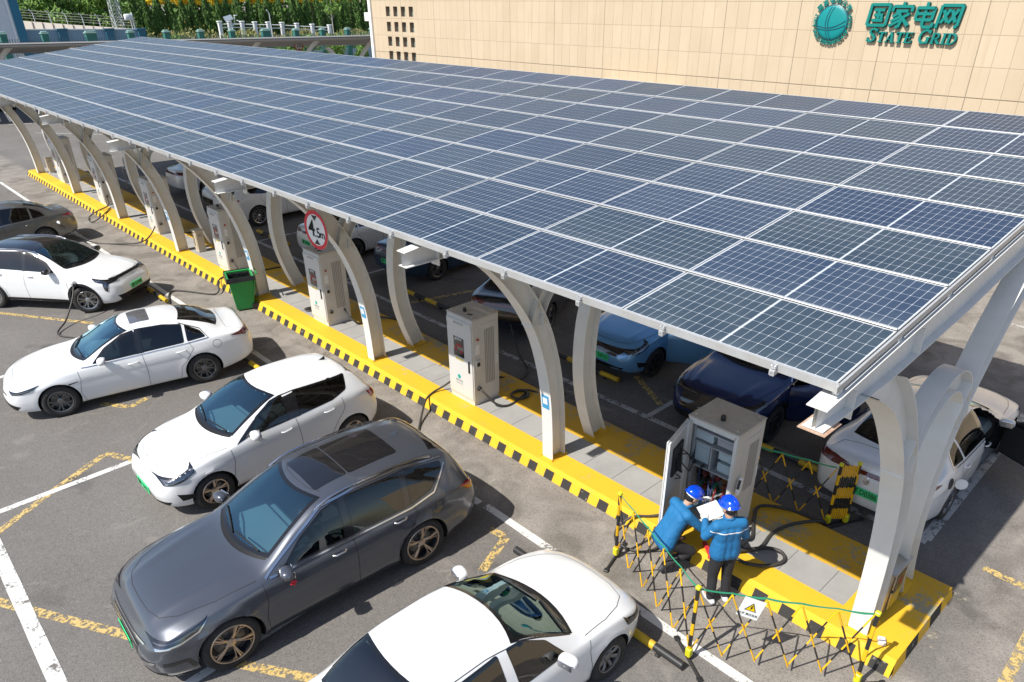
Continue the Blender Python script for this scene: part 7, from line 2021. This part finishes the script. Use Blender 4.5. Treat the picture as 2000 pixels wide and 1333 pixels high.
# ------------------------------------------------------------------ blue wall, board, retaining wall, lattice tower
bw = thing('blue_wall', 'pale blue wall with dark blue pilasters beyond the fence, upper left', 'wall', (0, 100, 0))
m_ = MB(); m_.add([(5, 0, 0), (27.3, 0, 0), (27.3, 0, 3.68), (5, 0, 4.38), (5, .3, 0), (27.3, .3, 0), (27.3, .3, 3.68), (5, .3, 4.38)], [(0, 1, 2, 3), (7, 6, 5, 4), (3, 2, 6, 7), (1, 5, 6, 2), (0, 3, 7, 4)]); mesh_obj('wall_panel', m_, mat('wall_pale_blue', (.22, .33, .42), .7, noise=(.6, .6, (.16, .26, .34))), bw)
for x, z in ((9.0, 4.26), (13.63, 4.1), (18.61, 3.95), (23.55, 3.8), (27.15, 3.68)):
    m_ = MB(); m_.box((x, -.14, z/2), (.85, .5, z)); m_.box((x, -.14, z+.05), (1.1, .62, .18)); mesh_obj('pilaster', m_, mat('pilaster_blue', (.03, .13, .20), .6), bw)
m_ = MB(); m_.add([(5, -.05, 4.36), (27.3, -.05, 3.66), (27.3, .35, 3.66), (5, .35, 4.36), (5, -.05, 4.48), (27.3, -.05, 3.78), (27.3, .35, 3.78), (5, .35, 4.48)], [(4, 5, 6, 7), (0, 1, 5, 4), (0, 4, 7, 3), (1, 2, 6, 5)]); mesh_obj('coping', m_, M_STW, bw)
bd = thing('advert_board', 'tall white and blue board cut off by the upper left corner', 'billboard', (0, 99, 0))
m_ = MB(); m_.box((11.9, 0, 4.5), (4.2, .5, 9)); mesh_obj('board_face', m_, mat('board_white', (.58, .62, .66), .5, noise=(.8, .5, (.45, .52, .58))), bd)
m_ = MB(); m_.box((14.4, 0, 4.5), (.85, .62, 9.1)); mesh_obj('board_edge', m_, mat('board_blue', (.015, .14, .24), .5), bd)
m_ = MB(); m_.box((13.75, -.3, 4.5), (.14, .1, 9)); mesh_obj('downpipe', m_, M_STW, bd)
rw_ = thing('retaining_wall', 'sunlit white wall topped with barbed wire posts, upper left', 'wall', (0, 110, 0))
YW = lambda x: (22-x)*.75
m_ = MB(); A = [(14.5, 5.05), (16.7, 4.81), (22.5, 4.15), (28.6, 3.56)]
for (a, za), (b, zb) in zip(A[:-1], A[1:]): m_.add([(a, YW(a), 0), (b, YW(b), 0), (b, YW(b), zb), (a, YW(a), za), (a, YW(a)+.4, za), (b, YW(b)+.4, zb)], [(0, 1, 2, 3), (3, 2, 5, 4)])
mesh_obj('wall_panel', m_, mat('wall_white', (.80, .72, .62), .8, noise=(.5, .4, (.70, .62, .52))), rw_)
def zr_(x):
    for (a, za), (b, zb) in zip(A[:-1], A[1:]):
        if a <= x <= b: return za+(zb-za)*(x-a)/(b-a)
    return A[-1][1]
for k in range(13):
    x = 16.9+k*.93; m_ = MB(); m_.box((x, YW(x)-.06, zr_(x)/2), (.06, .10, zr_(x)-.02), rz=0); mesh_obj('rib', m_, mat('rib_brown', (.38, .28, .22), .8), rw_)
for k in range(8):
    x = 17.6+k*1.5; m_ = MB(); m_.tube([(x, YW(x), zr_(x)), (x-.05, YW(x), zr_(x)+1.0), (x-.35, YW(x)-.1, zr_(x)+1.35)], .045, 5); mesh_obj('wire_post', m_, M_STW, rw_)
for q in range(4):
    m_ = MB(); m_.tube([(17.3+k*1.25, YW(17.3+k*1.25), zr_(17.3+k*1.25)+.35+q*.28) for k in range(10)], .018, 4); mesh_obj('wire', m_, M_LOUV, rw_)
tw = thing('lattice_tower', 'grey steel lattice tower in front of the dark trees, upper left', 'tower', (29.55, 115, 0))
M_TW = mat('tower_steel', (.50, .54, .50), .5)
def tww(z): return .66-.022*z
for sx in (-1, 1):
    for sy in (-1, 1):
        m_ = MB(); m_.tube([(sx*tww(0), sy*tww(0), 0), (sx*tww(11), sy*tww(11), 11)], .055, 5); mesh_obj('leg', m_, M_TW, tw)
for k in range(12):
    z0, z1 = k*.92, (k+1)*.92; a, b = tww(z0), tww(z1); m_ = MB()
    for sy in (-1, 1):
        m_.tube([(-a, sy*a, z0), (b, sy*b, z1)], .028, 4); m_.tube([(a, sy*a, z0), (-b, sy*b, z1)], .028, 4); m_.tube([(-b, sy*b, z1), (b, sy*b, z1)], .028, 4)
        m_.tube([(sy*a, -a, z0), (sy*b, b, z1)], .028, 4); m_.tube([(sy*b, -b, z1), (sy*b, b, z1)], .028, 4)
    mesh_obj('bracing', m_, M_TW, tw)
# poles
def pole(name, label, cat, x, y, parts):
    t = thing(name, label, cat, (x, y, 0))
    for nm, m_, mt_ in parts: mesh_obj(nm, m_, mt_, t, smooth=50)
m1 = MB(); m1.tube([(0, 0, 0), (0, 0, 5.4)], .09, 8); m2 = MB(); m2.box((-.55, -.1, 4.9), (.8, .5, .7), bev=.08); m3 = MB(); m3.tube([(0, 0, 4.9), (-.5, 0, 4.9)], .05, 6)
pole('camera_pole', 'white camera on a pole before the cypress hedge, right of the tower', 'camera', 28.2, 105, [('post', m1, M_STW), ('camera', m2, M_STW), ('bracket', m3, M_STW)])
m1 = MB(); m1.tube([(.1, 0, 0), (0, 0, 4.6)], .07, 8); m2 = MB(); Ms = Matrix.Translation((-.35, -.1, 4.7)) @ Matrix.Rotation(R(38), 4, 'X') @ Matrix.Rotation(R(-18), 4, 'Y'); m2.box((0, 0, 0), (.98, .78, .05), Ms)
m3 = MB(); m3.tube([(0, 0, 3.6), (.45, 0, 4.3), (.5, 0, 5.0)], .05, 6); m3.box((.62, -.05, 4.95), (.34, .2, .12), bev=.03); m3.box((.85, -.05, 4.4), (.3, .25, .12), bev=.03)
pole('solar_sensor_pole', 'leaning pole with small tilted solar panel beyond the fence', 'pole', 36.25, 95, [('post', m1, M_STW), ('solar_panel', m2, mat('small_panel', (.20, .24, .28), .3)), ('sensor_arm', m3, M_STW)])
m1 = MB(); m1.tube([(.05, 0, 0), (0, 0, 4.9), (-.3, 0, 5.3)], .07, 6)
pole('street_lamp', 'thin white lamp post with a bent top before the hedge', 'lamp post', 45.4, 103, [('post', m1, M_STW)])
# white posts with rails
wf = thing('white_railing', 'row of white capped posts with a low rail in front of the cypress hedge', 'fence', (0, 105, 0))
wp_ = [(39.12, 4.10), (40.46, 4.06), (42.25, 4.0), (44.07, 3.88), (46.03, 3.8), (48.09, 3.69), (50.36, 3.5), (52.79, 3.32), (55.61, 3.13)]
for x, z in wp_:
    m_ = MB(); m_.box((x, 0, z/2), (.42, .42, z-.04)); m_.box((x, 0, z-.05), (.58, .58, .16), bev=.03); mesh_obj('post', m_, M_STW, wf)
for (a, za), (b, zb) in zip(wp_[:-1], wp_[1:]):
    m_ = MB()
    for q in (.35, .75): m_.tube([(a, 0, za-q), (b, 0, zb-q)], .06, 5)
    mesh_obj('rail', m_, M_STW, wf)
# ------------------------------------------------------------------ vegetation
def leafmat(name, c1, c2, c3=None):
    m = bpy.data.materials.new(name); m.use_nodes = True; n = m.node_tree; b = n.nodes['Principled BSDF']; L = n.links.new
    g = nn_(n, 'ShaderNodeNewGeometry'); tc = nn_(n, 'ShaderNodeTexCoord'); t = nn_(n, 'ShaderNodeTexNoise'); t.inputs['Scale'].default_value = 1.7; t.inputs['Detail'].default_value = 3; L(tc.outputs['Object'], t.inputs['Vector'])
    ad = nn_(n, 'ShaderNodeMath', operation='MULTIPLY_ADD'); ad.inputs[1].default_value = .55; L(g.outputs['Random Per Island'], ad.inputs[0])
    r = nn_(n, 'ShaderNodeMapRange'); r.inputs[1].default_value = .3; r.inputs[2].default_value = .7; r.inputs[4].default_value = .6; L(t.outputs[0], r.inputs[0]); L(r.outputs[0], ad.inputs[2])
    x = nn_(n, 'ShaderNodeMix', data_type='RGBA'); x.inputs[6].default_value = (*c1, 1); x.inputs[7].default_value = (*c2, 1); L(ad.outputs[0], x.inputs[0]); L(x.outputs[2], b.inputs['Base Color'])
    b.inputs['Roughness'].default_value = .7
    try: b.inputs['Subsurface Weight'].default_value = 0
    except Exception: pass
    MATS[name] = m
    return m
M_CYP = leafmat('cypress_leaf', (.012, .045, .008), (.11, .22, .028)); M_LF = leafmat('leaf_green', (.03, .11, .015), (.20, .33, .05)); M_LY = leafmat('leaf_yellow', (.55, .40, .01), (.85, .62, .02)); M_BARK = mat('bark', (.12, .09, .07), .9); M_BARKW = mat('bark_pale', (.45, .42, .37), .8)
def leaves(n, fpos, size, up=.0):
    m_ = MB(); vs = m_.v; fs = m_.f
    for k in range(n):
        p, d = fpos()
        s = size*random.uniform(.6, 1.4); a = Vector((random.uniform(-1, 1), random.uniform(-1, 1), random.uniform(-1, 1)+up)).normalized(); b = a.cross(d if d.length > 0 else Vector((1, 0, 0))).normalized()
        c0 = p-b*s*.35; c1 = p+b*s*.35; c2 = p+a*s*1.1+b*s*.1
        o_ = len(vs); vs += [tuple(c0), tuple(c1), tuple(c2), tuple(p-a*s*.5)]; fs += [(o_, o_+1, o_+2), (o_, o_+3, o_+1)]
    m_.mi = [0]*len(m_.f)
    return m_
def cypress_mesh(seed):
    random.seed(seed); H = 7.0; tips = []
    for k in range(26):
        a = random.uniform(0, 6.28); z = random.uniform(.5, 6.4); tips.append((a, z, random.uniform(.7, 1.25)))
    def f():
        a = random.uniform(0, 6.28); z = random.uniform(.1, H)**1.0; rmax = 1.25*(1-(z/H)**2.2)*(.72+.28*math.sin(a*5+z*1.3+seed)*math.cos(z*1.9+a*2))+.08
        r = rmax*math.sqrt(random.uniform(.25, 1)); 
        if random.random() < .06: z = min(H+.5, z+.4)
        d = Vector((math.cos(a), math.sin(a), 1.5)).normalized()
        return Vector((r*math.cos(a), r*math.sin(a), z)), d
    return leaves(3600, f, .20, up=1.8)
hd_pts = []
CYM = []
for s_ in range(5):
    m_ = cypress_mesh(100+s_); me = bpy.data.meshes.new('crown'); me.from_pydata(m_.v, [], m_.f); me.materials.append(M_CYP); me.update(); CYM.append(me)
tk = MB(); tk.tube([(0, 0, 0), (.05, .03, 3), (0, 0, 6.6)], [.16, .10, .03], 7); TKM = bpy.data.meshes.new('trunk'); TKM.from_pydata(tk.v, [], tk.f); TKM.materials.append(M_BARK); TKM.update()
random.seed(31)
for k in range(27):
    x = 29.5+k*1.78+random.uniform(-.25, .25); y = 124+random.uniform(-.6, .6)
    t = thing('cypress_tree', 'tall dark green cypress tree standing shoulder to shoulder in the hedge row', 'tree', (x, y, 0), random.uniform(0, 6.28), 'cypress trees forming the hedge')
    s_ = random.uniform(.94, 1.10); t.scale = (s_*.95, s_*.95, s_*1.02)
    for nm, me in (('trunk', TKM), ('crown', CYM[k % 5])):
        o = bpy.data.objects.new(nm, me); COL.objects.link(o); o.parent = t
def broad_mesh(seed, rad=2.2, H=6.5, n=2600, size=.24, low=1.2, clumps=16):
    random.seed(seed); cl = []
    for k in range(clumps):
        a = random.uniform(0, 6.28); r = random.uniform(.1, .75)*rad; z = random.uniform(low, H-rad*.35); cl.append((Vector((r*math.cos(a), r*math.sin(a), z)), random.uniform(.28, .5)*rad))
    def f():
        c, r = random.choice(cl); v = Vector((random.gauss(0, 1), random.gauss(0, 1), random.gauss(0, .8))).normalized(); rr = r*random.uniform(.45, 1)**.6
        return c+v*rr, v
    return leaves(n, f, size, up=.3)
BRM = []
for s_ in range(3):
    m_ = broad_mesh(200+s_); me = bpy.data.meshes.new('crown'); me.from_pydata(m_.v, [], m_.f); me.materials.append(M_LF if s_ else M_CYP); me.update(); BRM.append(me)
LBT = ['leafy tree behind the white wall, left of the lattice tower', 'broad green tree above the barbed wire']
for k in range(9):
    x = 14.6+k*1.9+random.uniform(-.3, .3); y = 121+random.uniform(-2, 3)
    t = thing('leafy_tree', 'mid green leafy tree crowded behind the white retaining wall', 'tree', (x, y, 0), random.uniform(0, 6.28), 'leafy trees behind the white wall')
    s_ = random.uniform(1.1, 1.35); t.scale = (s_, s_, s_*1.05)
    for nm, me in (('trunk', TKM), ('crown', BRM[k % 3])):
        o = bpy.data.objects.new(nm, me); COL.objects.link(o); o.parent = t
m_ = broad_mesh(300, 2.0, 9.0, 1500, .26, 6.6, 12); yme = bpy.data.meshes.new('crown'); yme.from_pydata(m_.v, [], m_.f); yme.materials.append(M_LY); yme.update()
for k in range(14):
    t = thing('yellow_tree', 'yellow-leaved treetop showing above the cypress hedge', 'tree', (45+k*3.1+random.uniform(-.6, .6), 140, 0), random.uniform(0, 6.28), 'yellow trees above the hedge'); t.scale = (1.1, 1.1, .93)
    for nm, me in (('trunk', TKM), ('crown', yme)):
        o = bpy.data.objects.new(nm, me); COL.objects.link(o); o.parent = t
# backing wood mass so that no horizon shows through
random.seed(77)
def fw_():
    x = random.uniform(-10, 130); z = random.uniform(0, 11)*random.uniform(.6, 1); y = 150+random.uniform(0, 10)+3*math.sin(x*.7)
    return Vector((x, y, z)), Vector((0, -1, .5))
m_ = leaves(26000, fw_, .75, up=.5); o = mesh_obj('wood', m_, M_CYP); tag(o, 'dark wood closing the view behind the hedge', 'wood', kind='stuff')
# young tree in the field
t = thing('young_tree', 'slender pale-trunked young tree with bright leaves before the hedge', 'tree', (58.0, 108, 0))
m_ = MB(); m_.tube([(0, 0, 0), (0, 0, 3.8), (.1, 0, 6.5)], [.10, .08, .03], 6)
for a, b in ((3.4, (-1.2, 0, 5.0)), (3.7, (1.1, 0, 5.4)), (4.2, (-.7, .2, 6.3))): m_.tube([(0, 0, a), b], [.05, .02], 5)
mesh_obj('trunk', m_, M_BARKW, t)
m_ = broad_mesh(301, 1.6, 8.0, 700, .20, 4.6, 12); mesh_obj('crown', m_, M_LF, t)
# shrubs under the far carport
for k, (x, y, s_) in enumerate(((41.5, 80, .62), (44.5, 79.5, .5), (37.5, 82, .55), (33, 83, .5))):
    t = thing('shrub', ['round olive shrub below the far carport, nearest the building', 'low olive shrub at the building corner', 'green shrub against the boundary fence plinth', 'green shrub left of the far carport arches'][k], 'shrub', (x, y, -.6*s_)); t.scale = (s_, s_, s_)
    o = bpy.data.objects.new('foliage', BRM[1+k % 2]); COL.objects.link(o); o.parent = t
# weeds between the fence and the hedge
random.seed(12)
WM = leafmat('weeds', (.10, .17, .03), (.42, .36, .14)); WM2 = leafmat('weeds_green', (.05, .16, .02), (.22, .40, .06)); WM3 = leafmat('weed_flowers', (.50, .42, .04), (.55, .22, .05))
def weeds(n, h, x0, x1, y0, y1, size, zmin=0.0):
    def f():
        x = random.uniform(x0, x1); y = random.uniform(y0, y1); hh = h*(.55+.45*math.sin(x*.9+y*.3)*math.cos(y*.21-x*.37))*(1.35-.011*(x-25)*1.2)
        return Vector((x, y, zmin+hh*random.random()**.7)), Vector((0, -1, 1))
    return leaves(n, f, size, up=1.5)
tag(mesh_obj('weeds', weeds(26000, 2.7, 26, 78, 88, 119, .30), WM), 'dry and green weeds filling the field behind the fence', 'weeds', kind='stuff')
tag(mesh_obj('green_weeds', weeds(9000, 2.5, 28, 76, 87, 96, .30), WM2), 'fresh green climbing weeds along the back of the fence', 'weeds', kind='stuff')
tag(mesh_obj('weed_flowers', weeds(350, 3.0, 27, 50, 98, 116, .16, .6), WM3), 'yellow and orange flowers among the weeds', 'flowers', kind='stuff')
tag(mesh_obj('creepers', weeds(5000, 1.5, 30, 52, 85.6, 87.5, .22, .6), WM2), 'green creepers on the fence plinth', 'weeds', kind='stuff')
